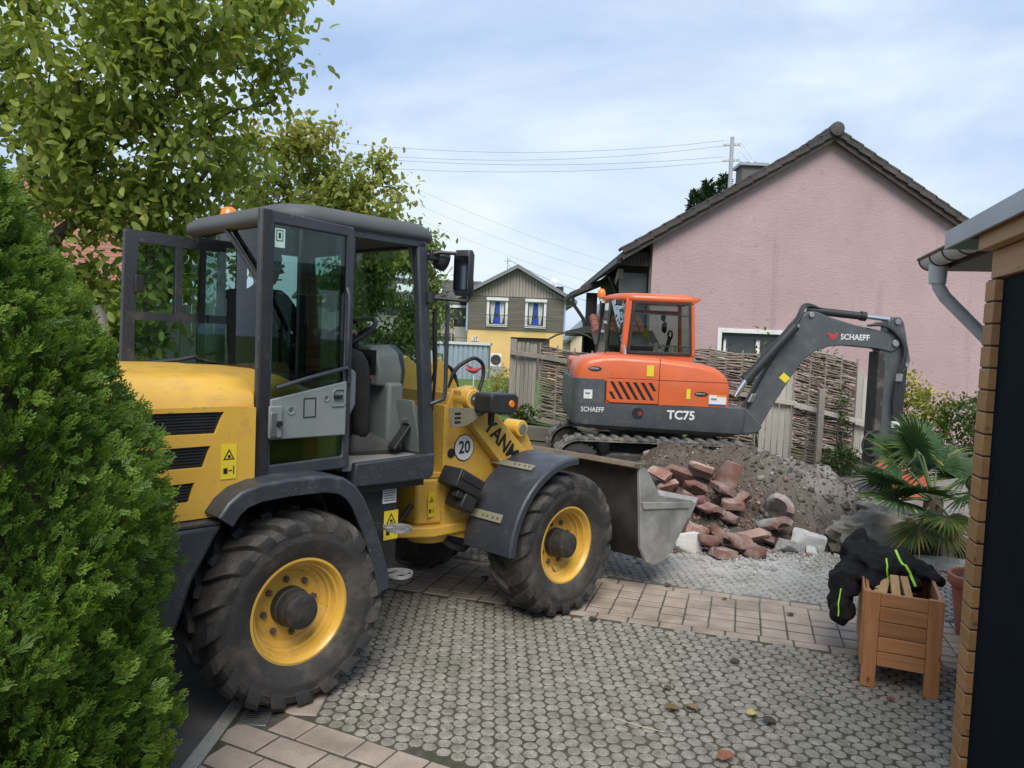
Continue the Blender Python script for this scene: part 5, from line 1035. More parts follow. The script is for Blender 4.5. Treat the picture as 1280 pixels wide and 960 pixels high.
# ---- orange hood
hp_ = [(-.695, 1.10), (.885, 1.10), (.885, 1.33), (.86, 1.45), (.80, 1.54), (.70, 1.60), (.45, 1.655), (-.03, 1.70), (-.5, 1.715), (-.80, 1.705), (-.98, 1.665), (-1.07, 1.60), (-1.105, 1.50), (-1.11, 1.415), (-.695, 1.415)]
def hood_sec(y, ins, top):
    d = max(0, (-.96-y)/.14); tail = .14*(1-math.sqrt(max(0, 1-d*d))); q = []
    for x, z in hp_:
        x2 = x+(tail*(1 if x < -.78 else 0)); x2 = min(max(x2, -1.12+ins+tail), .885-ins); q.append((x2, y, min(z, 1.73)-(top if z > 1.45 else (top*.5 if z > 1.3 else 0))))
    return q
MB().loft([hood_sec(-1.098, .03, .075), hood_sec(-1.085, .012, .04), hood_sec(-1.05, .0, .015), hood_sec(-.97, 0, .0), hood_sec(-.80, 0, -.01), hood_sec(-.22, 0, -.015)]).build('engine_hood', M_op, EX, smooth=42)
MB().bx(-1.08, -.40, -.22, .85, 1.415, 1.66).build('rear_hood', M_op, EX, .06, seg=3)
# vent panel
sl_h = []
for k in range(6):
    x0 = -.655+k*.098; z1 = 1.375; z0 = 1.15
    if k == 5: z0 = 1.27
    top = [(x0, z1), (x0+.045, z1), (x0+.045+(z1-z0)*.62, z0), (x0+(z1-z0)*.62, z0)]; sl_h.append(top[::-1])
sl_h.append([(-.665+.06, 1.15), (-.665+.10, 1.15), (-.665+.045, 1.245), (-.665, 1.245)])
vp = MB().plate([(-.69, 1.14), (-.64, 1.11), (-.03, 1.11), (-.03, 1.41), (-.69, 1.41)], sl_h, 'y', -1.112, -1.1035).build('vent_panel', M_op, EX, .003); MB().bx(-.68, -.04, -1.1025, -1.0995, 1.12, 1.40).build('vent_shade_backing', M_ink, vp)  # black sheet behind the slots stands in for the shade inside
MB().bx(-.027, -.020, -1.1035, -1.099, 1.10, 1.69).build('panel_seam', M_ink, EX); MB().bx(-.69, .88, -1.1005, -1.0985, 1.414, 1.42).build('panel_seam', M_ink, EX)
for x, z in ((.52, 1.26), (-.85, 1.53)):
    MB().loft([[(x+.085*math.cos(a), -1.1015-d, z+.03*math.sin(a)) for a in [2*PI*k/16 for k in range(16)]] for d in (-.01, .003)]).build('latch_recess', M_ink, EX); MB().bx(x-.07, x+.05, -1.109, -1.1045, z-.012, z+.012).build('latch', M_steel, EX, .003)
MB().bx(.33, .38, -1.1045, -1.101, 1.19, 1.32).build('decal', M_decal, EX); MB().bx(-.19, -.10, -1.1045, -1.096, 1.46, 1.60).build('decal', M_decal, EX)
ls = MB().bx(.62, .84, -1.1045, -1.1005, 1.12, 1.255).build('company_sticker', M_wdecal, EX); MB().bx(.62, .84, -1.106, -1.1047, 1.12, 1.14).build('stripe', mat('blue print', (.05, .06, .35), rough=.5), ls); MB().bx(.72, .84, -1.106, -1.1047, 1.235, 1.255).build('stripe', mat('orange print', (.7, .25, .03), rough=.5), ls); MB().bx(.645, .72, -1.106, -1.1047, 1.19, 1.215).build('print', mat('grey print', (.18, .2, .25), rough=.5), ls)
ls = MB().bx(-.98, -.87, -1.1045, -1.0995, 1.145, 1.26).build('company_sticker', M_wdecal, EX); MB().bx(-.96, -.90, -1.106, -1.1047, 1.20, 1.225).build('print', mat('grey print b', (.18, .2, .25), rough=.5), ls)
MB().cyl((-.28, -1.095, .98), (-.28, -1.103, .98), .075, .075, 22).build('filler_recess', M_ink, EX); MB().cyl((-.25, -1.103, .98), (-.25, -1.108, .98), .03, .03, 14).build('filler_cap', mat('dark red cap', (.25, .02, .02), rough=.5), EX)
text('lettering', 'TC75', .155, M_white, EX, Matrix.Translation((.275, -1.103, .975)) @ SIDE, .028, sx=1.0)
text('lettering', 'SCHAEFF', .088, M_white, EX, Matrix.Translation((-.86, -1.103, 1.005)) @ SIDE, .012, sx=.85)
# ---- cab
CP = [(.60, -.20), (-.37, -.20), (-.60, .05), (-.66, .68), (.60, .68)]
MB().prism(CP, 'z', 1.10, 1.74).build('cab_base', M_op, EX, .02)
def pillar(i, w_, m, l0=(0, 0), l1=(0, 0)): MB().bar((CP[i][0]+l0[0], CP[i][1]+l0[1], 1.72), (CP[i][0]+l1[0], CP[i][1]+l1[1], 2.50), w_, w_, (1, 0, 0)).build('cab_pillar', m, EX, .015)
pillar(0, .055, M_op, (0, .02), (-.045, .02)); pillar(1, .085, M_op, (0, .03), (.05, .03)); pillar(2, .05, M_blk, (.02, .02), (.06, .03)); pillar(3, .05, M_blk, (.03, -.03), (.06, -.05)); pillar(4, .055, M_op, (0, -.02), (-.04, -.02))
def off(pts, s_, z, cx=-.03, cy=.24): return [(cx+(x-cx)*s_, cy+(y-cy)*s_, z) for x, y in pts]
RP = [(.60, -.22), (.30, -.235), (-.20, -.235), (-.33, -.22), (-.42, -.12), (-.56, .08), (-.60, .2), (-.60, .55), (-.55, .68), (.55, .70), (.62, .6), (.64, .1)]
MB().loft([off(RP, .96, 2.455), off(RP, 1.0, 2.48), off(RP, 1.0, 2.515), off(RP, .95, 2.555), off(RP, .78, 2.578), off(RP, .4, 2.59)]).build('cab_roof', M_op, EX, smooth=55)
MB().prism([(.54, 2.44), (.66, 2.50), (.67, 2.53), (.54, 2.55)], 'y', -.22, .68).build('roof_visor', M_op, EX, .01)
for a, b in ((0, 1), (1, 2), (2, 3), (3, 4), (4, 0)):
    p, q = CP[a], CP[b]; g_ = MB().add([(p[0]*.985, p[1]*.99+.003, 1.745), (q[0]*.985, q[1]*.99+.003, 1.745), (q[0]*.9, q[1]*.97+.01, 2.47), (p[0]*.93, p[1]*.97+.01, 2.47)], [(0, 1, 2, 3)]).build('cab_window', M_eglass, EX)
fr = MB().plate([(-.325, 1.735), (.575, 1.735), (.535, 2.465), (-.27, 2.465)], [[(-.285, 1.775), (-.24, 2.38), (-.20, 2.43), (.50, 2.43), (.54, 1.775)]], 'y', -.222, -.205).build('window_frame', M_blk, EX, .004)
MB().bx(-.27, .55, -.225, -.206, 1.845, 1.865).build('window_rail', M_blk, fr); MB().bar((-.27, -.215, 2.30), (.53, -.215, 2.28), .018, .018).build('window_rail', M_blk, fr)
MB().bx(-.30, .10, .10, .45, 1.75, 1.87).build('seat_cushion', M_blk, EX, .03); MB().bar((-.30, .27, 1.8), (-.42+.05, .27, 2.30), .40, .11, (1, 0, 0)).build('seat_backrest', M_blk, EX, .03)
MB().tube([(.30, .27, 1.72), (.36, .27, 2.0)], .03, 8).tube([(.36+.0*math.cos(a), .27+.15*math.cos(a), 2.02+.06*math.sin(a)) for a in [2*PI*k/16 for k in range(17)]], .014, 6).build('steering_wheel', M_blk, EX, smooth=50)
MB().lathe([(0, .0), (.06, .0), (.07, .02), (.05, .05), (0, .06)], (.22, .0, 2.27), (-1, 0, 0), 14).lathe([(0, .0), (.075, .0), (.085, .02), (.06, .05), (0, .06)], (.24, .0, 2.12), (-1, 0, 0), 14).build('cab_fan', M_blk, EX, smooth=45); MB().bx(.02, .10, .58, .6, 1.98, 2.1).build('yellow_notice', mat('lime notice', (.55, .65, .03), rough=.5), EX)
MB().bar((-.1, .66, 2.36), (.5, .3, 2.34), .03, .05).build('cab_boom_guard', M_op, EX)
MB().cyl((-.645, .42, 2.48), (-.645, .42, 2.53), .035, .035, 12).bar((-.645, .42, 2.47), (-.50, .42, 2.46), .05, .03).build('beacon_mount', M_white, EX, smooth=40); MB().lathe([(.058, 0), (.062, .05), (.052, .10), (.03, .125), (0, .13)], (-.645, .42, 2.53), (0, 0, 1), 18).build('beacon', M_org, EX, smooth=60)
MB().bx(-.50, -.40, -.10, -.04, 2.40, 2.49).build('rear_lamp', M_blk, EX, .012); MB().bx(-.507, -.501, -.095, -.045, 2.41, 2.48).build('lamp_glass', M_wdecal, EX)
MB().tube([(-.36, -.30, 1.68), (-.37, -.30, 1.78), (-.40, -.31, 1.85)], .028, 10).build('exhaust', M_chrome, EX, smooth=50)
# ---- boom
by = -.5
bpoly = [(1.20, .77), (1.33, .77), (1.45, .82), (1.59, 1.10), (1.83, 1.52), (1.98, 1.75), (2.12, 1.87), (2.30, 1.94), (2.50, 1.965), (2.94, 1.94), (3.14, 1.90), (3.23, 1.95), (3.26, 2.04), (3.20, 2.12), (2.93, 2.19), (2.60, 2.25), (2.30, 2.33), (2.12, 2.395), (2.02, 2.40), (1.95, 2.36), (1.82, 2.20), (1.55, 1.75), (1.28, 1.12), (1.15, .86)]
bm = MB().prism(bpoly, 'y', by-.13, by+.13).build('boom', M_eg, EX, .012)
for x, z, r_ in ((1.32, .86, .05), (2.04, 2.35, .035), (1.86, 2.20, .03), (3.18, 2.02, .045)): MB().cyl((x, by-.155, z), (x, by+.155, z), r_, r_, 16).build('pin', M_steel, bm, .004, smooth=40)
text('lettering', 'SCHAEFF', .105, M_white, bm, Matrix.Translation((2.64, by-.1315, 2.075)) @ SIDE, .02, sx=.92)
lg = MB().prism([(2.28, 2.13), (2.345, 2.095), (2.41, 2.13), (2.41, 2.10), (2.345, 2.06), (2.28, 2.10)], 'y', by-.133, by-.1305).build('logo_mark', mat('red logo', (.55, .03, .04), rough=.5), bm); MB().prism([(2.30, 2.09), (2.345, 2.05), (2.39, 2.09), (2.39, 2.07), (2.345, 2.03), (2.30, 2.07)], 'y', by-.133, by-.1305).build('logo_mark', MATS['red logo'], bm)
MB().prism([(1.66, 1.50), (1.72, 1.57), (1.81, 1.50), (1.75, 1.43)], 'y', by-.1325, by-.1305).build('decal', M_decal, bm)
cy = by-.06
MB().cyl((1.06, cy-.16, 1.22), (1.33, cy-.16, 1.66), .036, .036, 14).build('boom_cylinder_rod', M_chrome, EX, smooth=40); MB().cyl((1.20, cy-.16, 1.46), (1.80, cy-.16, 2.19), .068, .068, 18).cyl((1.19, cy-.16, 1.445), (1.24, cy-.16, 1.51), .085, .085, 18).build('boom_cylinder', M_blk, EX, smooth=40)
MB().cyl((2.03, by-.02, 2.42), (2.80, by-.02, 2.365), .052, .052, 16).cyl((2.74, by-.02, 2.37), (2.81, by-.02, 2.364), .064, .064, 16).build('arm_cylinder', M_blk, EX, smooth=40); MB().cyl((2.80, by-.02, 2.365), (3.17, by-.02, 2.335), .032, .032, 14).build('arm_cylinder_rod', M_chrome, EX, smooth=40)
for k, (dy, dz) in enumerate(((0, 0), (.03, .02), (.06, .0), (.09, .03))):
    MB().tube(crv([(1.22+.03*k, by-.19+dy, 1.10), (1.33+.02*k, by-.19+dy, 1.36), (1.50+.02*k, by-.19+dy, 1.70), (1.72, by-.18+dy, 2.02+dz), (1.86, by-.17+dy, 2.26+dz), (1.94, by-.13+dy, 2.43+dz), (2.05, by-.08+dy, 2.47+dz), (2.2, by-.05+dy, 2.44)]), .015, 8).build('hydraulic_hose', M_blk, EX, smooth=60)
    MB().tube(crv([(2.78+.02*k, by-.16+dy*.4, 2.24), (2.95, by-.16+dy*.4, 2.25+dz), (3.10, by-.17+dy*.4, 2.20+dz), (3.24+.015*k, by-.18+dy*.4, 2.05), (3.28+.015*k, by-.19+dy*.4, 1.88), (3.24+.015*k, by-.2+dy*.4, 1.70), (3.20+.02*k, by-.2+dy*.4, 1.55), (3.18+.025*k, by-.19+dy*.4, 1.30), (3.19+.022*k, by-.19+dy*.4, 1.02)]), .014, 8).build('hydraulic_hose', M_blk, EX, smooth=60)
for k in range(4): MB().cyl((1.25+.03*k, by-.20+.03*k, 1.16), (1.30+.03*k, by-.20+.03*k, 1.27), .02, .02, 8).build('hose_fitting', M_steel, EX); MB().cyl((3.185+.024*k, by-.19, .98), (3.19+.024*k, by-.19, .90), .02, .02, 8).build('hose_fitting', M_white, EX); MB().cyl((3.19+.02*k, by-.2, 1.52), (3.2+.02*k, by-.2, 1.62), .018, .018, 8).build('hose_fitting', M_steel, EX)
# ---- stick
sk_ = MB().prism([(3.08, 2.30), (3.14, 2.37), (3.24, 2.37), (3.29, 2.30), (3.41, 1.80), (3.38, 1.70), (3.31, 1.62), (3.29, .95), (3.22, .45), (3.12, .30), (3.02, .32), (3.00, .6), (3.0, 1.6), (2.99, 1.92), (3.08, 2.1)], 'y', by-.11, by+.11).build('stick', M_eg, EX, .01)
MB().bx(2.965, 3.06, by-.15, by+.15, .34, 1.90).build('stick_guard', M_mudblk, sk_, .012); MB().cyl((3.20, by-.135, 2.31), (3.20, by+.135, 2.31), .038, .038, 14).cyl((3.36, by-.135, 1.74), (3.36, by+.135, 1.74), .028, .028, 12).build('pin', M_steel, sk_, smooth=40)
MB().cyl((3.36, by-.02, 1.72), (3.34, by-.02, .95), .055, .055, 14).build('bucket_cylinder', M_blk, EX, smooth=40); MB().cyl((3.34, by-.02, .96), (3.32, by-.02, .50), .032, .032, 12).build('bucket_cylinder_rod', M_chrome, EX, smooth=40)
MB().tube(crv([(3.02, by-.16, .85), (2.88, by-.2, .82), (2.80, by-.22, .72), (2.80, by-.22, .60), (2.88, by-.2, .52), (3.0, by-.16, .50)]), .014, 8).build('hydraulic_hose', M_blk, EX, smooth=60)
M_rust = mat('chipped red hitch', (.50, .10, .05), (.36, .09, .05), rough=.7, vs=9, dirt=((.22, .17, .12), 8, .52, .7))
qb = MB().prism([(3.0, .34), (3.10, .46), (3.30, .50), (3.50, .44), (3.42, .33), (3.12, .22)], 'y', by-.18, by+.18).build('quick_hitch', M_rust, EX, .012)
MB().loft([[(x, y, z) for x, z in ((3.10, .30), (3.55, .42), (3.68, .30), (3.72, .12), (3.62, -.0), (3.35, -.01), (3.18, .08))] for y in (by-.3, by+.3)]).build('bucket', M_mudblk, EX, .015)
for y in (by-.33, by+.30): MB().prism([(3.10, .30), (3.45, .40), (3.58, .33), (3.66, .14), (3.58, 0), (3.32, -.01), (3.16, .10)], 'y', y, y+.03).build('bucket_side', M_rust, EX, .006)
# ================================================================== earth heap, stones, planter, small things
RX = [.5, .95, 1.25, 1.76, 2.33, 2.8, 3.34, 3.69, 4.15, 4.6]; RZ = [.05, .34, .56, .83, .80, .78, .66, .50, .18, -.05]
def mound_z(x, y):
    r_ = float(np.interp(x, RX, RZ)); yc = 8.35; yf = 6.95+.12*math.sin(x*2.1)
    if y < yc:
        t = max(0, min(1, (y-yf)/(yc-yf))); p = t**(.95+.6*max(0, min(1, (2.75-x)/.3)))
        if x > 2.7:                                     # undercut face on the right
            k = min(1, (x-2.7)/.4); st_ = 1/(1+math.exp(-(t-.52)*16)); p = p*(1-k*.65)+k*.65*(.16*t+.84*st_)
    else: t = max(0, 1-(y-yc)/1.35); p = t
    z = r_*p
    n = noise.fractal(Vector((x*2.1, y*2.1, 3.3)), 1, 2, 6)*.11+noise.fractal(Vector((x*10, y*10, 1.3)), .7, 2, 4)*.036
    z += n*min(1, max(0, z+.05)*4)
    z -= .16*math.exp(-((x-3.42)/.16)**2-((y-7.62)/.14)**2)
    return z-.03
nx, ny = 190, 130; X0, X1, Y0, Y1 = .5, 4.9, 6.75, 9.75; V = []
for j in range(ny):
    for i in range(nx):
        x = X0+(X1-X0)*i/(nx-1); y = Y0+(Y1-Y0)*j/(ny-1); V.append((x, y, mound_z(x, y)))
F = [(j*nx+i, j*nx+i+1, (j+1)*nx+i+1, (j+1)*nx+i) for j in range(ny-1) for i in range(nx-1)]
md = tag(link('earth_heap', arr_mesh('earth_heap', V, F, None, True), M_soil), 'grey-brown heap of excavated earth and gravel in front of the excavator', 'earth heap')
OCT_V = [(1, 0, 0), (.3, .9, .1), (-.8, .5, -.1), (-.7, -.7, .1), (.35, -.85, 0), (.1, .1, .75), (0, -.1, -.7)]; OCT_F = [(0, 1, 5), (1, 2, 5), (2, 3, 5), (3, 4, 5), (4, 0, 5), (1, 0, 6), (2, 1, 6), (3, 2, 6), (4, 3, 6), (0, 4, 6)]
def clods(name, n, gen, smin, smax, m, parent=None, power=2.2):
    P = np.array([gen() for _ in range(n)]); a = rand_dirs(n); b = rand_dirs(n); x = a; z = norm(np.cross(a, b)); y = np.cross(z, x)
    s = smin+(smax-smin)*RNG.uniform(0, 1, n)**power
    o = link(name, scatter(name, OCT_V, OCT_F, P, x, y*.85, z*.8, s, RNG.uniform(0, 1, n)), m, parent); o['kind'] = 'stuff'; return o
def clodmat(name, stops):
    m, nt, N, L, b = nm(name); at = N.new('ShaderNodeAttribute'); at.attribute_name = 'tint'; rp = N.new('ShaderNodeValToRGB'); e = rp.color_ramp.elements
    while len(e) < len(stops): e.new(.5)
    for k, (p, c) in enumerate(stops): e[k].position = p; e[k].color = c4(c)
    L.new(at.outputs['Fac'], rp.inputs['Fac']); L.new(rp.outputs['Color'], b.inputs['Base Color']); b.inputs['Roughness'].default_value = .95; return m
M_clod = clodmat('clods', [(0, (.05, .038, .03)), (.55, (.10, .082, .066)), (.88, (.18, .165, .145)), (1, (.42, .41, .39))])
def on_mound():
    while True:
        x, y = random.uniform(.9, 4.5), random.uniform(6.85, 8.9); z = mound_z(x, y)
        if z > .0: return (x, y, z+.004)
clods('clods', 9000, on_mound, .004, .026, M_clod, md, 4.0)
clods('lumps', 170, on_mound, .03, .075, clodmat('earth lumps', [(0, (.05, .04, .03)), (.6, (.11, .09, .072)), (1, (.24, .225, .20))]), md, 2)
def on_apron():
    while True:
        x = random.gauss(2.6, .9); y = random.gauss(6.9, .28)
        if y > FAR(x)+.15 and mound_z(x, y) < .03: return (x, y, .004)
o = clods('rubble_grit', 2200, on_apron, .003, .026, clodmat('grit', [(0, (.22, .21, .19)), (1, (.5, .49, .47))]), None, 3)
tag(o, 'pale grit strewn over the cobbles at the foot of the heap', 'grit')

def on_pile():
    x = random.gauss(2.1, .38); y = random.uniform(6.75, 7.9); return (x, y, max(.006, mound_z(x, y)+.01))
# broken red edging stones
M_rb = mat('red concrete', (.175, .083, .064), (.235, .132, .108), rough=.95, vs=6, dirt=((.31, .26, .235), 6, .47, .72), rnd=.28, bump=.5, bs=45)
M_rb2 = mat('pale red concrete', (.33, .20, .165), (.42, .29, .25), rough=.92, vs=5, rnd=.12, bump=.5, bs=45)
M_gs = mat('grey granite', (.33, .33, .32), (.45, .45, .435), rough=.9, vs=14, rnd=.15, bump=.5, bs=50)
def jit(o, seed, amt=.006):
    me = o.data
    for v in me.vertices: v.co += Vector(noise.noise_vector(v.co*9+Vector((seed*2.7, 0, 0))))*amt
def chip(o, seed, n=3):
    rg = random.Random(seed); b = bmesh.new(); b.from_mesh(o.data)
    for q in range(n):
        n_ = Vector((rg.choice([-1, 1])*rg.uniform(.3, 1), rg.choice([-1, 1])*rg.uniform(.3, 1), rg.uniform(-.5, .9))).normalized(); m_ = max(v.co.dot(n_) for v in b.verts); lo = min(v.co.dot(n_) for v in b.verts)
        d = m_-(m_-lo)*rg.uniform(.06, .20)
        r_ = bmesh.ops.bisect_plane(b, geom=b.verts[:]+b.edges[:]+b.faces[:], plane_co=n_*d, plane_no=n_, clear_outer=True); bmesh.ops.holes_fill(b, edges=[e for e in b.edges if e.is_boundary])
    bmesh.ops.triangulate(b, faces=[f for f in b.faces if len(f.verts) > 4]); b.to_mesh(o.data); b.free()
def curved_block(n=9, r0=.085, r1=.135, L_=.20, a0=20, a1=160, key=''):
    A = [R(a0+(a1-a0)*k/n) for k in range(n+1)]
    poly = [(r1*math.cos(a), r1*math.sin(a)) for a in A]+[(r0*math.cos(a), r0*math.sin(a)) for a in reversed(A)]
    mb = MB(); secs = [[(x, y, z) for x, z in poly] for y in (-L_/2, -L_/6, L_/6, L_/2)]; mb.loft(secs); return mb
def flat_block(w=.21, d=.15, t=.07):
    mb = MB(); mb.loft([[(x, y, z) for x, z in ((-w/2, 0), (-w/4, .0), (w/4, .0), (w/2, 0), (w/2, t), (w/4, t+.004), (-w/4, t-.003), (-w/2, t))] for y in (-d/2, 0, d/2)]); return mb
# (x, y, z, kind, rot xyz deg, scale, pale, label)
BR = [(1.55, 7.86, .42, 'c', (20, -25, 40), 1.0, 0, 'curved red edging stone right behind the loader bucket, top of the stone pile'),
 (1.73, 7.89, .46, 'f', (-55, 15, -15), 1.25, 0, 'red stone slab standing tilted with its broad face to the viewer near the bucket'),
 (1.95, 7.91, .47, 'c', (15, 10, 70), 1.05, 1, 'pale pinkish red curved stone lying uppermost on the pile'),
 (1.87, 7.73, .36, 'f', (-35, 25, 30), 1.1, 0, 'square red stone with a pale broken lower edge below the uppermost stones'),
 (2.32, 7.89, .49, 'c', (80, 10, -55), 1.35, 0, 'large curved red stone standing upright on the earth, apart from the pile'),
 (2.09, 7.62, .29, 'c', (10, 15, 25), 1.25, 0, 'broad ribbed red stone in the middle of the pile'),
 (2.32, 7.58, .28, 'f', (-45, -35, 20), 1.45, 0, 'large angular red stone with two broad faces at the middle right of the pile'),
 (1.96, 7.39, .16, 'c', (0, -12, 15), 1.0, 0, 'ribbed red stone at the left front of the pile'),
 (1.99, 7.2, .07, 'f', (-20, 25, -30), .95, 0, 'small oblong red stone leaning at the front of the pile'),
 (2.34, 7.15, .06, 'f', (-35, -20, -25), 1.2, 1, 'pale red slab leaning at the right front of the pile'),
 (1.82, 6.85, .02, 'c', (0, 5, 60), 1.0, 0, 'red stone with a hollow underside at the foot of the pile'),
 (2.07, 6.92, .03, 'c', (10, -5, 110), 1.0, 0, 'dark red curved stone at the front edge of the pile'),
 (1.92, 6.75, .0, 'f', (0, 8, 20), .9, 0, 'frontmost red stone lying flat on the cobbles'),
 (2.22, 6.82, .01, 'f', (5, 5, -10), .95, 0, 'flat red stone lying right of the frontmost stone'),
 (2.60, 7.48, .20, 'c', (-50, 20, -35), 1.45, 2, 'large curved stone filled with grey mortar at the right of the pile'),
 (2.54, 7.22, .09, 'c', (-20, -25, 30), 1.2, 2, 'grey-crusted curved stone below the mortar filled stone'),
 (1.90, 7.55, .24, 'f', (-10, 20, 60), 1.0, 0, 'red stone half hidden in the left of the pile'), (2.44, 7.14, .05, 'f', (10, 30, 60), .8, 0, 'small red stone wedged beside the pale slab'),
 (1.63, 7.76, .36, 'f', (-60, -10, 25), .9, 0, 'small red stone just beside the bucket side plate'), (2.13, 7.36, .16, 'f', (20, 10, 45), .9, 0, 'red stone lying in the hollow of the pile'), (1.80, 7.22, .08, 'f', (0, 15, -20), .9, 0, 'small red stone at the left foot of the pile'),
 (1.76, 7.50, .23, 'c', (30, 0, 100), 1.0, 0, 'curved red stone hidden low behind the bucket edge'), (2.20, 7.55, .26, 'f', (15, 5, 10), 1.0, 0, 'flat red stone beneath the large angular one')]
for k, (x, y, z, kd, ro, sc, pale, lb) in enumerate(BR):
    mb = curved_block(L_=random.uniform(.16, .24), a0=random.choice([20, 40, 10]), a1=random.choice([160, 140, 120])) if kd == 'c' else flat_block(random.uniform(.18, .24), random.uniform(.12, .17), random.uniform(.055, .08))
    o = mb.build('edging_stone', [M_rb, M_rb2, mat('mortared stone %d' % k, (.18, .095, .078), (.29, .275, .255), rough=.95, vs=4, lo=.42, hi=.55, bump=.6, bs=40) if pale == 2 else M_rb][pale], smooth=30)
    chip(o, k); jit(o, k, .005); o.location = (x, y-.05, z+(.04 if z > .12 else .005)); o.rotation_euler = tuple(R(a) for a in ro); o.scale = (min(sc, 1.25)*1.08,)*3; tag(o, lb, 'stone', 'broken red edging stones')
def stone(name, size, loc, m, rot, seed, label, cat='stone', rough=.35, group=None, cuts=7):
    o = rock(name, size, m, None, seed, 1.7 if cat == 'boulder' else rough, cuts=cuts, lo=.86 if cat == 'boulder' else .7, hi=1.15 if cat == 'boulder' else 1.); o.location = loc; o.rotation_euler = tuple(R(a) for a in rot); return tag(o, label, cat, group)
M_ws = mat('pale limestone', (.52, .51, .49), (.62, .61, .59), rough=.9, vs=8, bump=.4, bs=40)
clods('brick_fragments', 420, on_pile, .008, .045, clodmat('brick crumbs', [(0, (.15, .075, .06)), (.6, (.22, .13, .11)), (1, (.33, .28, .255))]), md, 2.5)
stone('rubble_stone', (.13, .10, .10), (1.62, 6.88, .07), M_ws, (0, 0, 20), 3, 'whitish rounded stone lying beside the loader bucket')
stone('granite_block', (.16, .075, .07), (2.82, 7.12, .09), M_gs, (4, 12, -14), 5, 'pale grey cut granite block right of the red stones', cuts=2)
stone('rubble_stone', (.11, .08, .06), (2.63, 7.0, .05), M_gs, (0, 10, 30), 8, 'grey rough stone in front of the granite block')
stone('rubble_stone', (.06, .05, .04), (2.80, 6.93, .03), M_gs, (0, 0, 70), 9, 'small grey stone below the granite block'); stone('rubble_stone', (.09, .06, .05), (3.05, 7.0, .04), M_soil, (0, 0, 10), 12, 'earth coloured stone between the granite block and the boulders')
M_bo = mat('sandstone boulder', (.17, .155, .128), (.31, .285, .24), rough=.95, vs=5, dirt=((.30, .19, .08), 3, .58, .72), bump=1., bs=14, bdist=.02)
stone('boulder', (.36, .24, .19), (3.45, 7.18, .15), M_bo, (0, 0, -6), 21, 'large flat-topped sandstone boulder behind the black jacket', 'boulder', cuts=12)
stone('boulder', (.27, .22, .18), (4.03, 7.28, .15), M_bo, (0, 0, 8), 27, 'square sandstone boulder under the palm fronds', 'boulder', cuts=11)
stone('boulder', (.24, .18, .13), (3.86, 7.72, .22), M_bo, (0, 0, 20), 31, 'paler boulder lying behind the two front boulders', 'boulder', cuts=12)
stone('paving_slab', (.22, .09, .045), (3.62, 6.68, .05), M_gs, (0, 0, -8), 41, 'grey kerb slab lying before the boulders', 'slab', cuts=1); stone('paving_slab', (.25, .08, .045), (3.98, 6.55, .05), M_gs, (0, 0, -24), 43, 'grey kerb slab lying askew right under the palm', 'slab', cuts=1)
tag(MB().bx(4.25, 4.36, 6.5, 7.9, -.02, .17).build('edging_kerb', M_kerb, bevel=.01), 'upright grey edging kerb behind the cabin corner', 'kerb')

# ---- wooden planter
M_pl = wood('planter wood', (.50, .24, .10), (.30, .115, .038), 0, .55, .13, 8, .2, (.14, .05, .02)); M_plv = wood('planter post wood', (.50, .24, .10), (.32, .125, .042), 2, .55, .13, 8, .2, (.14, .05, .02)); M_ply = wood('planter side wood', (.46, .21, .085), (.35, .145, .05), 1, .55, .13, 8, .2, (.14, .05, .02))
PR = -R(23); pl = empty('planter_box', (2.0, 4.18, 0), PR, 'orange-brown wooden planter box on four legs with a black jacket over it', 'planter')
PW, PD, PH = .385, .72, .535
for x in (0, PW-.075):
    for y in (0, PD-.06): MB().bx(x, x+.075, y, y+.028, 0, PH).build('leg', M_plv, pl, .003)
    for y in (.0282, PD-.0602): MB().bx(x if x == 0 else PW-.028, x+.028 if x == 0 else PW, y, y+.032, 0, PH).build('leg_side', M_ply if False else M_plv, pl, .003)
for k in range(5):
    z = .125+k*.0835; h_ = .0795 if k < 4 else PH-.004-z
    for y in (.006, PD-.055): MB().bx(.0755, PW-.0755, y, y+.02, z, z+h_).build('plank', M_pl, pl, .003)
    for x in (.004, PW-.022): MB().bx(x, x+.018, .0605, PD-.0605, z, z+h_).build('side_plank', M_ply, pl, .003)
MB().bx(.03, PW-.03, .03, PD-.06, .13, .15).build('bottom', M_pl, pl)
MB().bx(-.012, .0, -.004, PD-.02, 0.12, PH+.002).build('outer_board', M_ply, pl, .002)
M_stick = wood('split kindling', (.55, .36, .18), (.45, .27, .12), 1, .7, .1, 9, .2)
for k, (a, b, w_, lb) in enumerate((((.06, .06, .40), (.10, .30, .53), .07, 'broad pale offcut lying at the left inside the planter'), ((.17, .05, .42), (.15, .24, .575), .045, 'pale wooden offcut leaning in the middle of the planter'), ((.25, .05, .40), (.20, .26, .57), .04, 'long wooden offcut leaning to the right inside the planter'))):
    o = MB().bar(a, b, w_, .028).build('wood_offcut', M_stick, bevel=.002); o.matrix_world = pl.matrix_basis if False else Matrix.Translation((2.0, 4.18, 0)) @ Matrix.Rotation(PR, 4, 'Z'); tag(o, lb, 'wood piece', 'offcuts in the planter')
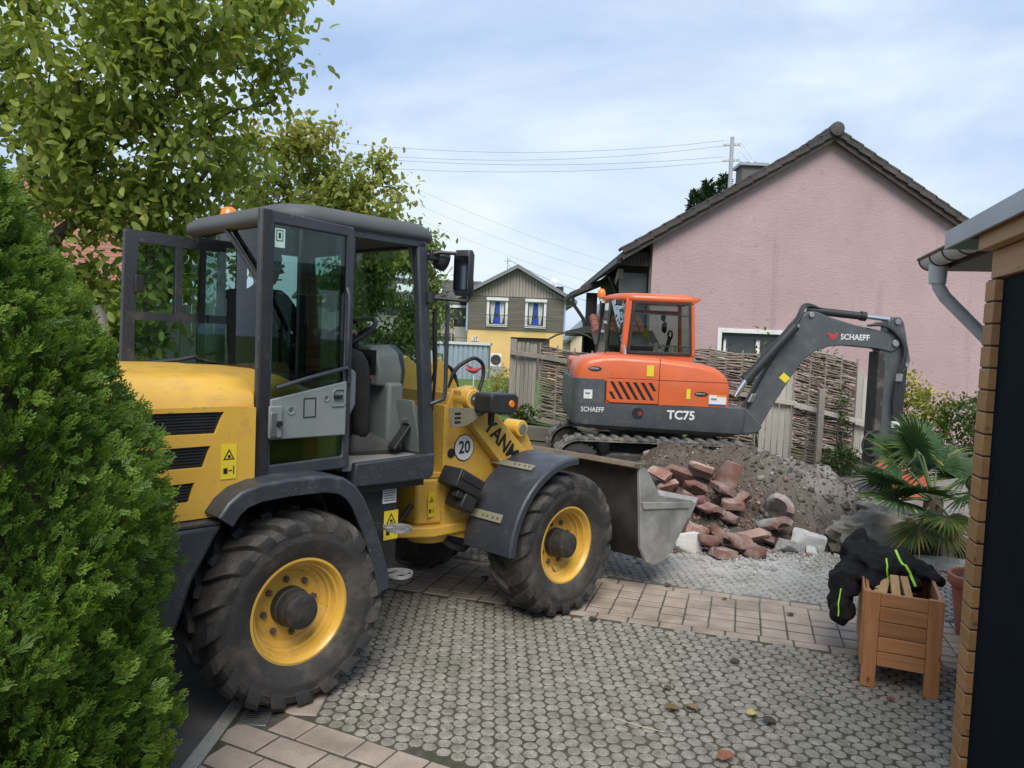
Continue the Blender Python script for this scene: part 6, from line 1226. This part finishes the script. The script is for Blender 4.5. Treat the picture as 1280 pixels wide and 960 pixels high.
# ---- jacket: lumps fused, then folded
def jacket():
    b = bmesh.new()
    def blob(c, r_, rot=(0, 0, 0)):
        M = Matrix.Translation(c) @ Euler(tuple(R(a) for a in rot)).to_matrix().to_4x4() @ Matrix.Diagonal((*r_, 1)); bmesh.ops.create_icosphere(b, subdivisions=3, radius=1, matrix=M)
    blob((.02, .58, .60), (.15, .17, .085), (0, 18, 0)); blob((-.02, .66, .64), (.10, .10, .10)); blob((.16, .56, .585), (.16, .15, .07)); blob((-.10, .42, .46), (.085, .18, .15), (0, 14, 8)); blob((-.115, .36, .32), (.075, .13, .12), (0, 6, 14)); blob((.10, .47, .60), (.20, .20, .06), (4, 6, 0)); blob((.03, .40, .55), (.12, .15, .05), (12, 12, 0))
    blob((.28, .54, .57), (.15, .13, .045), (0, 14, -15)); blob((.37, .52, .54), (.08, .10, .034), (0, 20, -20)); blob((.10, .70, .50), (.2, .07, .12)); blob((-.07, .60, .50), (.07, .15, .13)); blob((.06, .30, .52), (.06, .12, .03), (10, 20, 0)); blob((.24, .40, .50), (.09, .14, .05), (-15, 0, 0))
    me = bpy.data.meshes.new('j'); b.to_mesh(me); b.free(); o = bpy.data.objects.new('j', me); COL.objects.link(o)
    r_ = o.modifiers.new('r', 'REMESH'); r_.mode = 'VOXEL'; r_.voxel_size = .0085
    s_ = o.modifiers.new('s', 'SMOOTH'); s_.factor = .5; s_.iterations = 6
    dg = bpy.context.evaluated_depsgraph_get(); m2 = bpy.data.meshes.new_from_object(o.evaluated_get(dg)); bpy.data.objects.remove(o)
    m2.update(); nrm = [v.normal.copy() for v in m2.vertices]
    for v, n_ in zip(m2.vertices, nrm):
        p = v.co; q = Vector((p.x*7+p.y*3, p.y*5-p.x*4, p.z*6)); w_ = noise.noise(p*6)*.8
        f_ = (1-abs(math.sin(q.x*1.5+q.z*1.0+w_*4)))*.026-abs(noise.noise(q*1.3))*.045+(1-abs(noise.noise(p*13)))*.014-.022
        v.co += n_*(f_+.008)
    b = bmesh.new(); b.from_mesh(m2)
    for _ in range(3): bmesh.ops.smooth_vert(b, verts=b.verts, factor=.5, use_axis_x=True, use_axis_y=True, use_axis_z=True)
    b.to_mesh(m2); b.free(); m2.polygons.foreach_set('use_smooth', [True]*len(m2.polygons)); m2.update(); return m2
M_jk2 = mat('black fleece', (.012, .012, .013), (.022, .022, .024), rough=.9, vs=20, bump=.4, bs=120, spec=.15)
JK = empty('jacket', (2.0, 4.18, 0), PR, 'black work jacket with neon yellow piping thrown over the back of the planter', 'jacket'); jm = jacket(); jo = link('cloth', jm, M_jk2, JK)
bvh = BVHTree.FromPolygons([v.co for v in jm.vertices], [tuple(p.vertices) for p in jm.polygons])
M_neon = mat('neon piping', (.45, .85, .05), rough=.6)
def piping(pts, w_, d=Vector((-.25, -.75, .6))):
    P = []
    for k in range(len(pts)-1):
        for t in range(6): P.append(Vector(pts[k]).lerp(Vector(pts[k+1]), t/6))
    P.append(Vector(pts[-1])); Q = []
    for p in P:
        h = bvh.ray_cast(p+d.normalized()*.6, -d.normalized()); Q.append((h[0]+h[1]*.004) if h[0] else p)
    MB().tube(Q, w_, 6).build('piping', M_neon, JK, smooth=60)
piping([(.17, .55, .66), (.20, .46, .60), (.25, .36, .55), (.27, .27, .52)], .0075); piping([(.13, .42, .60), (.135, .36, .57), (.12, .30, .54)], .005); piping([(-.09, .36, .44), (-.095, .35, .36), (-.09, .35, .28)], .004, Vector((-.3, -.9, .1)))

# ---- terracotta pot
M_tc = mat('terracotta', (.30, .105, .062), (.36, .14, .09), rough=.8, vs=6, dirt=((.30, .24, .2), 6, .6, .8))
tp = empty('terracotta_pot', (3.16, 5.02, 0), 0, 'large terracotta flower pot half hidden behind the log cabin corner', 'pot')
MB().lathe([(.0, .0), (.125, 0), (.13, .01), (.172, .33), (.19, .335), (.198, .345), (.198, .405), (.188, .412), (.178, .405), (.165, .35), (.0, .34)], (0, 0, 0), (0, 0, 1), 32).build('body', M_tc, tp, smooth=40); MB().cyl((0, 0, .34), (0, 0, .37), .164, .166, 20).build('soil', M_soil, tp)

# ---- fallen leaves on the cobbles
def fallen(x, y, s, rz, col, label):
    rg = random.Random(int(x*1000)); V = []; F = []; n = 7
    for i in range(n+1):
        t = i/n; w_ = .42*math.sin(PI*min(.98, t*.95+.03))**.8
        for j in (-1, 0, 1): V.append((j*w_, t-.5, .10+.16*math.sin(t*3+rg.random())*abs(j)+.12*t*t+(0.06 if j else 0)))
    for i in range(n):
        for j in (0, 1): a = i*3+j; F.append((a, a+1, a+4, a+3))
    o = MB().add(V, F).build('fallen_leaf', mat('leaf litter %d' % len(MATS), col, tuple(c*.6 for c in col), rough=.8, vs=12), smooth=60, recalc=False); o.location = (x, y, .003); o.rotation_euler = (R(rg.uniform(-8, 8)), 0, R(rz)); o.scale = (s*.8,)*3; tag(o, label, 'leaf', 'fallen leaves on the paving')
fallen(.87, 3.78, .10, 70, (.15, .12, .055), 'olive brown curled leaf on the cobbles, beside a lighter brown one'); fallen(.98, 3.80, .10, 20, (.24, .17, .10), 'light brown crumpled leaf beside the olive one'); fallen(1.27, 3.76, .085, 130, (.50, .46, .14), 'bright yellow leaf on the cobbles')
fallen(1.33, 3.69, .09, 60, (.07, .05, .035), 'dark rotten leaf next to the yellow leaf'); fallen(2.08, 4.0, .055, 10, (.25, .06, .04), 'small red leaf in front of the planter'); fallen(1.02, 3.33, .11, 110, (.27, .11, .06), 'reddish brown leaf nearest the viewer'); fallen(1.37, 4.4, .075, 80, (.07, .05, .035), 'dark leaf alone in the middle of the cobbles')
fallen(1.26, 5.81, .08, 150, (.10, .06, .04), 'brown leaf at the far edge of the paver band near the bucket'); fallen(2.0, 5.26, .07, 30, (.08, .055, .04), 'dark leaf on the paver band left of the jacket'); fallen(1.62, 5.55, .05, 60, (.09, .06, .04), 'tiny dark leaf in the middle of the paver band'); fallen(-.15, 5.78, .10, 30, (.06, .045, .035), 'dark clump of leaf behind the front tyre'); fallen(.60, 5.0, .08, 100, (.05, .04, .03), 'dark leaf crumb at the front tyre contact'); fallen(.9, 4.02, .06, 15, (.10, .08, .05), 'small brown leaf above the olive brown leaf')
st_ = MB().tube([(.55, 3.68, .006), (.68, 3.60, .007), (.79, 3.555, .006)], .0018, 4).build('straw', mat('straw', (.5, .45, .32), rough=.8)); tag(st_, 'thin pale straw lying on the cobbles', 'straw')
# ---- garden ornament
go = empty('garden_bird', (-.78, 15.5, .5), 0, 'red metal bird on a stake standing on the lawn before the blue shed', 'ornament')
M_bird = mat('red bird paint', (.30, .03, .035), rough=.6)
MB().cyl((0, 0, 0), (0, 0, .68), .010, .010, 6).build('stake', M_white, go); MB().loft([[(x, w_*math.cos(a), .72+h*math.sin(a)+dz) for a in [2*PI*k/8 for k in range(8)]] for x, w_, h, dz in ((-.17, .004, .01, .03), (-.08, .04, .045, 0), (.0, .055, .055, -.01), (.07, .04, .045, .01), (.11, .022, .025, .04), (.15, .028, .028, .06), (.19, .006, .006, .05))]).build('body', M_bird, go, smooth=60); MB().prism([(-.06, .74), (-.20, .84), (-.02, .79)], 'y', -.01, .01).build('wing', M_bird, go)
# ================================================================== plants
M_bark = mat('bark', (.085, .068, .052), (.15, .125, .10), rough=.95, vs=14, bump=.8, bs=30)
def tree(name, base, crowns, n_t, n_leaf, lsize, lm, label, trunk_r=.12, spread=.28, droop=.55, group=None, seed=1, width=1., split=None):
    """crowns: list of (centre, radii, weight); skeleton grown towards random points, leaves on the ends"""
    rg = np.random.default_rng(seed); P = []
    wts = np.array([c[2] for c in crowns], float); wts /= wts.sum()
    while len(P) < n_t:
        c = crowns[rg.choice(len(crowns), p=wts)]; d = rg.normal(size=3); d /= np.linalg.norm(d); p = np.array(c[0])+d*np.array(c[1])*rg.uniform(.25, 1)**.45
        if noise.noise(Vector(p)*1.4+Vector((seed*5, 0, 0))) > -.18: P.append(p)
    P = np.array(P); base = np.array(base, float); top = np.mean([c[0] for c in crowns], axis=0)
    fork = base+(top-base)*.45; fork[2] = base[2]+(top[2]-base[2])*.42
    nodes = [base, base+(fork-base)*.5+rg.normal(size=3)*.04, fork]; par = [-1, 0, 1]
    order = np.argsort(np.linalg.norm(P-fork, axis=1)); tips = []
    for k in order:
        p = P[k]; A = np.array(nodes[2:]); dd = np.linalg.norm(A-p, axis=1)+.35*np.maximum(0, A[:, 2]-p[2]+.1); j = int(np.argmin(dd))+2
        q = np.array(nodes[j]); mid = (q+p)/2+rg.normal(size=3)*.10*np.linalg.norm(p-q)+np.array([0, 0, .05*np.linalg.norm(p-q)])
        nodes.append(mid); par.append(j); nodes.append(p); par.append(len(nodes)-2); tips.append(len(nodes)-1)
    cnt = np.zeros(len(nodes))
    for i in tips:
        while i >= 0: cnt[i] += 1; i = par[i]
    rad = np.maximum(.004, trunk_r*(cnt/cnt[0])**.5)
    T = empty(name, tuple(base), 0, label, 'tree', group); mb = MB()
    for i in range(1, len(nodes)):
        mb.cyl(Vector(nodes[par[i]])-Vector(base), Vector(nodes[i])-Vector(base), float(rad[par[i]] if i <= 2 else min(rad[par[i]], rad[i]*1.35)), float(rad[i]), 7 if rad[i] > .02 else 4, cap=False)
    mb.build('trunk', M_bark, T, smooth=60, recalc=False)
    tp_ = np.array([nodes[i] for i in tips]); idx = rg.integers(0, len(tp_), n_leaf); par_p = np.array([nodes[par[i]] for i in tips])[idx]
    f_ = rg.uniform(0, 1.15, n_leaf)[:, None]; pos = par_p+(tp_[idx]-par_p)*f_+rg.normal(size=(n_leaf, 3))*spread*np.array([1, 1, .8])*rg.uniform(.2, 1, n_leaf)[:, None]
    tint = np.clip(.5+.35*(rg.uniform(-1, 1, n_leaf))+.2*np.array([noise.noise(Vector(p)*1.3) for p in pos]), 0, 1)
    if split is not None: tint = split(pos, tint, rg)
    leaves('crown', pos-base, lsize, lm, T, droop, tint=tint, width=width)
    return T
M_l1 = leafmat('walnut green leaf', [(0, (.125, .185, .035)), (.45, (.25, .32, .065)), (.8, (.38, .43, .11)), (1, (.45, .38, .10))], .48)
M_l2 = leafmat('autumn leaf', [(0, (.15, .20, .045)), (.4, (.29, .34, .085)), (.7, (.40, .39, .12)), (.86, (.26, .15, .06)), (1, (.20, .085, .045))], .4)
M_l3 = leafmat('fresh green leaf', [(0, (.08, .14, .03)), (.5, (.17, .25, .06)), (1, (.30, .37, .11))], .38)
def sp1(pos, t, rg): return np.where(rg.random(len(t)) < .012, 1.0, t*.9)
tree('walnut_tree', (-5.7, 7.6, 0), [((-3.7, 6.7, 4.35), (1.75, 1.1, 1.25), 5), ((-2.75, 6.5, 4.45), (.85, .8, .55), 1.6), ((-3.35, 6.9, 3.3), (.95, .9, .65), 1.7), ((-4.1, 6.9, 2.7), (1.2, .9, .8), 2.6), ((-3.6, 7.2, 2.2), (.85, .6, .65), 1.6), ((-5.1, 6.7, 2.9), (.9, .7, .9), 1.6)], 430, 25000, .090, M_l1, 'big tree with broad yellow-green leaves filling the upper left corner', .075, .20, .55, seed=3, split=sp1, width=.92)
def sp2(pos, t, rg): b = (pos[:, 2] > 3.95)*.22; return np.clip(t*.72+b+.0, 0, 1)
tree('autumn_tree', (-2.75, 9.6, 0), [((-2.75, 9.2, 3.55), (.9, .7, .75), 3), ((-2.2, 9.2, 3.75), (.75, .6, .65), 3), ((-1.65, 9.2, 3.25), (.45, .5, .65), 2), ((-3.3, 9.2, 3.0), (.6, .6, .6), 1.4)], 230, 8800, .075, M_l2, 'smaller tree with browning autumn leaves right behind the cab roof', .05, .15, .4, seed=8, split=sp2)
tree('green_tree', (-1.9, 10.8, .3), [((-1.85, 10.4, 2.35), (.80, .6, .85), 4), ((-1.25, 10.4, 2.2), (.32, .4, .55), .8), ((-2.0, 10.4, 1.45), (.7, .5, .5), 1.4), ((-1.75, 10.5, 3.0), (.7, .5, .5), 1.8)], 240, 14500, .075, M_l3, 'dense fresh green tree seen through the open loader cab', .07, .16, .9, seed=12, width=.75)
def bush(name, c, r_, n, ls, m, label, seed=1, droop=.0, cat='bush', width=1., group=None, stems=9):
    rg = np.random.default_rng(seed); T = empty(name, (c[0], c[1], c[2]-r_[2]), 0, label, cat, group)
    d = norm(rg.normal(size=(n, 3))); p = d*np.array(r_)*(rg.uniform(.15, 1, n)**.5)[:, None]
    k = np.array([1+.55*noise.noise(Vector(q/np.array(r_))*2.3+Vector((seed*3.7, 0, 0))) for q in p]); p = p*k[:, None]+np.array([0, 0, r_[2]])
    p = p[p[:, 2] > .01]; mb = MB()
    for _ in range(stems): q = p[rg.integers(len(p))]; mb.tube([(rg.normal()*.04, rg.normal()*.04, 0), tuple(q*.5+rg.normal(size=3)*.04), tuple(q)], [.012, .008, .003], 5)
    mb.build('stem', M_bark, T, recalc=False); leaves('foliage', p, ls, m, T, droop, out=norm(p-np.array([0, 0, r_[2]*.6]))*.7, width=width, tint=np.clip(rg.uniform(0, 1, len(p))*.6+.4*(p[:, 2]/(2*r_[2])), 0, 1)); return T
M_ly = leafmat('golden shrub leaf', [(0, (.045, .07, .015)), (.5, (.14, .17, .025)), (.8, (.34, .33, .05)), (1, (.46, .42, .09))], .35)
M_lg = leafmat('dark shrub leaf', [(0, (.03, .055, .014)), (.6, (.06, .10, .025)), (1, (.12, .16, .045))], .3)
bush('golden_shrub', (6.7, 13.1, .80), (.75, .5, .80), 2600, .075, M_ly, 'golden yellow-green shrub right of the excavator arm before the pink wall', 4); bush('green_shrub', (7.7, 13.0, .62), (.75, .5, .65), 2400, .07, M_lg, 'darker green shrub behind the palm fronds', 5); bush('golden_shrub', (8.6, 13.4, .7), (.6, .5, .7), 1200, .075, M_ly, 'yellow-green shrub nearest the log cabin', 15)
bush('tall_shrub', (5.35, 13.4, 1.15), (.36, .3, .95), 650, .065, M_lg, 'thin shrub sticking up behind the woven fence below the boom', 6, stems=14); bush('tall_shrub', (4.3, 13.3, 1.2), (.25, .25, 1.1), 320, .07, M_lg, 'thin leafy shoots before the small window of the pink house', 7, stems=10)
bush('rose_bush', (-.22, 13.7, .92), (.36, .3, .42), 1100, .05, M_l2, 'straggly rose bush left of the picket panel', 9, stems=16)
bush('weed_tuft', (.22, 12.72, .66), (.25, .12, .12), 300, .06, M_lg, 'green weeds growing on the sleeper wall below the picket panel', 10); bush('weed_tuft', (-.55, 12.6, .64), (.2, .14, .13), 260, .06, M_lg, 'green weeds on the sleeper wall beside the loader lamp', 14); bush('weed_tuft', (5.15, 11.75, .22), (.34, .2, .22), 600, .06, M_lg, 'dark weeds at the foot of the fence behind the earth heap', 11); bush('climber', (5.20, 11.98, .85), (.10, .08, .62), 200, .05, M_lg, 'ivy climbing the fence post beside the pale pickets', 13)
bush('garden_shrub', (-3.9, 8.1, .7), (.8, .35, .75), 2600, .065, M_l3, 'leafy shrub before the tall board fence behind the loader', 16); bush('garden_shrub', (-3.0, 8.35, .9), (.4, .3, .9), 900, .06, M_l3, 'climbing shrub at the right end of the tall board fence', 17)
# conifers showing over the roof
M_con = leafmat('conifer needles', [(0, (.015, .035, .016)), (1, (.05, .085, .035))], .15)
for k, (x, y, h) in enumerate(((6.75, 30, 7.85), (7.35, 30.4, 8.35), (7.85, 30, 8.5))):
    T = empty('conifer', (x, y, 0), 0, ('lowest', 'middle', 'tallest')[k]+' of the dark conifer tips showing above the roof left of the mast', 'tree', 'conifers behind the pink house'); MB().cyl((0, 0, 0), (0, 0, h*.98), .12, .02, 7).build('trunk', M_bark, T)
    n = 1500; t = RNG.uniform(.35, 1, n); r_ = (1-t)*1.7*RNG.uniform(.3, 1, n)+.05; a = RNG.uniform(0, 2*PI, n); p = np.stack([r_*np.cos(a), r_*np.sin(a), t*h-.1*r_], 1)
    leaves('crown', p, .26, M_con, T, -.5, out=np.stack([np.cos(a), np.sin(a), .5+0*a], 1)*1.2, width=.5)
# ---- thuja hedge tree at the left edge
def spray(seed):
    V = []; F = []; T = []; rg = random.Random(seed)
    def kite(p, d, L_, w_, t0, t1):
        d = Vector(d).normalized(); s = Vector((d.y, -d.x, 0))*w_; p = Vector(p); b = len(V); h = rg.uniform(-.05, .05)*L_*2
        V.extend([p, p+d*L_*.5+s, p+d*L_+Vector((0, 0, h)), p+d*L_*.5-s]); F.append((b, b+1, b+2, b+3)); T.extend([t0, (t0+t1)/2, t1, (t0+t1)/2])
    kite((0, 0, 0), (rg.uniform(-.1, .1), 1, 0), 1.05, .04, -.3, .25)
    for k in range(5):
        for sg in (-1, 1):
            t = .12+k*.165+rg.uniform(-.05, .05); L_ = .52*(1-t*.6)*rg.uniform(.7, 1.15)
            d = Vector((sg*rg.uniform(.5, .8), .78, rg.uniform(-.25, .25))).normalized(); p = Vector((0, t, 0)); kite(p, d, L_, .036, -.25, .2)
            for m_ in range(2): q = p+d*L_*(.28+.34*m_+rg.uniform(-.08, .08)); l2 = L_*rg.uniform(.32, .6); kite(q, Vector((sg*rg.uniform(-.25, .45), 1, rg.uniform(-.3, .3))), l2, .036, -.1, .3)
    return [(v.x, v.y, v.z-.12*v.y*v.y+.08*abs(v.x)) for v in V], F, T
M_th = leafmat('thuja scale leaf', [(0, (.03, .066, .012)), (.45, (.082, .162, .022)), (.8, (.17, .27, .038)), (1, (.28, .36, .065))], .32, .5)
def thuja(loc, h, prof, n, label, seed):
    rg = np.random.default_rng(seed); T = empty('thuja', loc, 0, label, 'conifer'); SP = [spray(k) for k in range(6)]
    core = MB().lathe([(.02, h*.93)]+[(max(.01, r_*.58), z_) for z_, r_ in reversed(prof[:-1])], (0, 0, 0), (0, 0, 1), 26)
    co = core.build('inner_twigs', mat('dry inner twigs', (.05, .04, .022), (.02, .03, .01), rough=.95, vs=18, bump=1, bs=40), T, smooth=60); jit(co, seed, .05)
    MB().tube([(0, 0, 0), (.02, .01, h*.5), (0, 0, h*.95)], [.06, .04, .008], 8).build('trunk', M_bark, T)
    z = h*(1-np.sqrt(rg.uniform(0, 1, n)))*.97+.02; z = np.where(rg.random(n) < .45, rg.uniform(.02, h, n), z); a = np.where(rg.random(n) < .62, rg.uniform(-PI*.80, PI*.2, n), rg.uniform(0, 2*PI, n)); rr = np.interp(z, [p[0] for p in prof], [p[1] for p in prof])
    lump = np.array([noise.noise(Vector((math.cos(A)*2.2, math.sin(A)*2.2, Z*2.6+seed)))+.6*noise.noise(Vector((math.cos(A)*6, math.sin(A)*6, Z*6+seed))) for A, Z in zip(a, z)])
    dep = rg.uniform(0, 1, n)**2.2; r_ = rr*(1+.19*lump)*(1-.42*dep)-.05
    o = np.stack([np.cos(a), np.sin(a), np.zeros(n)], 1); tan = np.stack([-np.sin(a), np.cos(a), np.zeros(n)], 1); pos = o*r_[:, None]; pos[:, 2] = z
    y = norm(o*.75+np.array([0, 0, .72])*rg.uniform(.3, 1.3, n)[:, None]+rg.normal(size=(n, 3))*.32); q = norm(tan*rg.choice([-1, 1], n)[:, None]+rg.normal(size=(n, 3))*.5+o*.35); zz = norm(q-y*(q*y).sum(1, keepdims=True)); x = np.cross(y, zz)
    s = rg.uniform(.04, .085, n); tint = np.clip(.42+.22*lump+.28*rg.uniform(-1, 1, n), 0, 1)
    Vs = []; Fs = []; Ts = []; off_ = 0
    for k, (sv, sf, stt) in enumerate(SP):
        i = np.arange(k, n, len(SP)); tv = np.asarray(sv); m_ = len(tv)
        V = pos[i][:, None]+s[i][:, None, None]*(tv[None, :, 0:1]*x[i][:, None]+tv[None, :, 1:2]*y[i][:, None]+tv[None, :, 2:3]*zz[i][:, None])
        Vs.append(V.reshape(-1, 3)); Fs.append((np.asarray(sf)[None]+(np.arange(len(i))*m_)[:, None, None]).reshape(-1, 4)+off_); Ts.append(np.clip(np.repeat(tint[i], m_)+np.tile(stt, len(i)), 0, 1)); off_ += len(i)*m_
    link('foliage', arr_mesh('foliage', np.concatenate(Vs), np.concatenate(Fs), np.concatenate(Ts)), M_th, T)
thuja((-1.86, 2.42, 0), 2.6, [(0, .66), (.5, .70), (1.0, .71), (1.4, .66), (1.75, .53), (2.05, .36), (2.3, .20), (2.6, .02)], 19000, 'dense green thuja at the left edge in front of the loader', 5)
# ---- windmill palm
M_pf = leafmat('palm leaf', [(0, (.03, .07, .024)), (.6, (.06, .115, .036)), (.86, (.13, .16, .04)), (1, (.30, .25, .07))], .22, .4)
pm = empty('fan_palm', (3.80, 6.80, 0), 0, 'small fan palm with stiff pleated leaves beside the log cabin', 'palm')
MB().lathe([(.09, -.02), (.10, .1), (.085, .35), (.08, .56), (.03, .66)], (0, 0, 0), (0, 0, 1), 12).build('trunk', mat('palm fibre', (.05, .038, .026), (.10, .076, .05), rough=.95, vs=25, bump=1, bs=60), pm, smooth=50)
def fan(az, el, Lp, Rf, roll, tint0, seed, dead=0):
    rg = random.Random(seed); d = Vector((math.cos(el)*math.cos(az), math.cos(el)*math.sin(az), math.sin(el))); root = Vector((0, 0, .56)); hub = root+d*Lp-Vector((0, 0, .10*Lp*Lp*(1-math.sin(max(el, 0)))))
    sd = d.cross(Vector((0, 0, 1))); sd = sd.normalized() if sd.length > .05 else Vector((1, 0, 0)); nr = sd.cross(d).normalized(); Mx = Matrix.Rotation(roll, 3, d); sd = Mx @ sd; nr = Mx @ nr
    V = []; F = []; T = []; n = 40; Rf *= .86
    for k in range(n):
        A = R(-128+256*k/(n-1)); c = d*math.cos(A)+sd*math.sin(A); pw = nr.cross(c).normalized(); L_ = Rf*(1-.22*(abs(A)/R(128))**2)*rg.uniform(.93, 1.05); tt = min(1, max(0, tint0+rg.uniform(-.18, .18)+(.5 if rg.random() < .06 else 0)))
        m_ = 5; drp = rg.uniform(.06, .22)
        for i in range(m_+1):
            t = i/m_; w_ = Rf*.036*min(1, t*2.6+.1)*(1 if t < .55 else max(.05, (1-t)/.45)); p = hub+c*L_*t-Vector((0, 0, 1))*drp*L_*t**3*1.2+nr*.05*Rf*math.cos(A)*t; b = len(V)
            V += [p-pw*w_+nr*w_*.55, p, p+pw*w_+nr*w_*.55]; T += [tt]*3
            if i: F += [(b-3, b-2, b+1, b), (b-2, b-1, b+2, b+1)]
    lf = link('leaf', arr_mesh('leaf', [tuple(v) for v in V], F, T), M_pf, pm)
    MB().tube([root, root.lerp(hub, .5)+Vector((0, 0, .02)), hub], [.014, .010, .008], 6).build('petiole', MATS.get('petiole') or mat('petiole', (.08, .13, .04), rough=.5), lf)
for k, (az, el, Lp, Rf, roll, t0) in enumerate(((95, 62, .50, .52, .2, .35), (140, 48, .45, .50, -.2, .3), (175, 22, .42, .52, .3, .45), (200, 5, .40, .50, -.1, .55), (225, 20, .38, .46, .2, .4), (60, 40, .45, .48, -.3, .35), (25, 30, .42, .48, .2, .4), (-20, 12, .40, .46, -.2, .5), (-60, 25, .36, .44, .3, .4), (265, -12, .30, .42, .0, .75), (215, -38, .30, .40, .2, .8), (285, -55, .22, .36, .1, .85), (320, 45, .40, .46, 0, .35), (160, 70, .5, .45, .4, .25), (120, 20, .45, .46, .1, .45))):
    fan(R(az), R(el), Lp, Rf, roll, t0, 100+k)
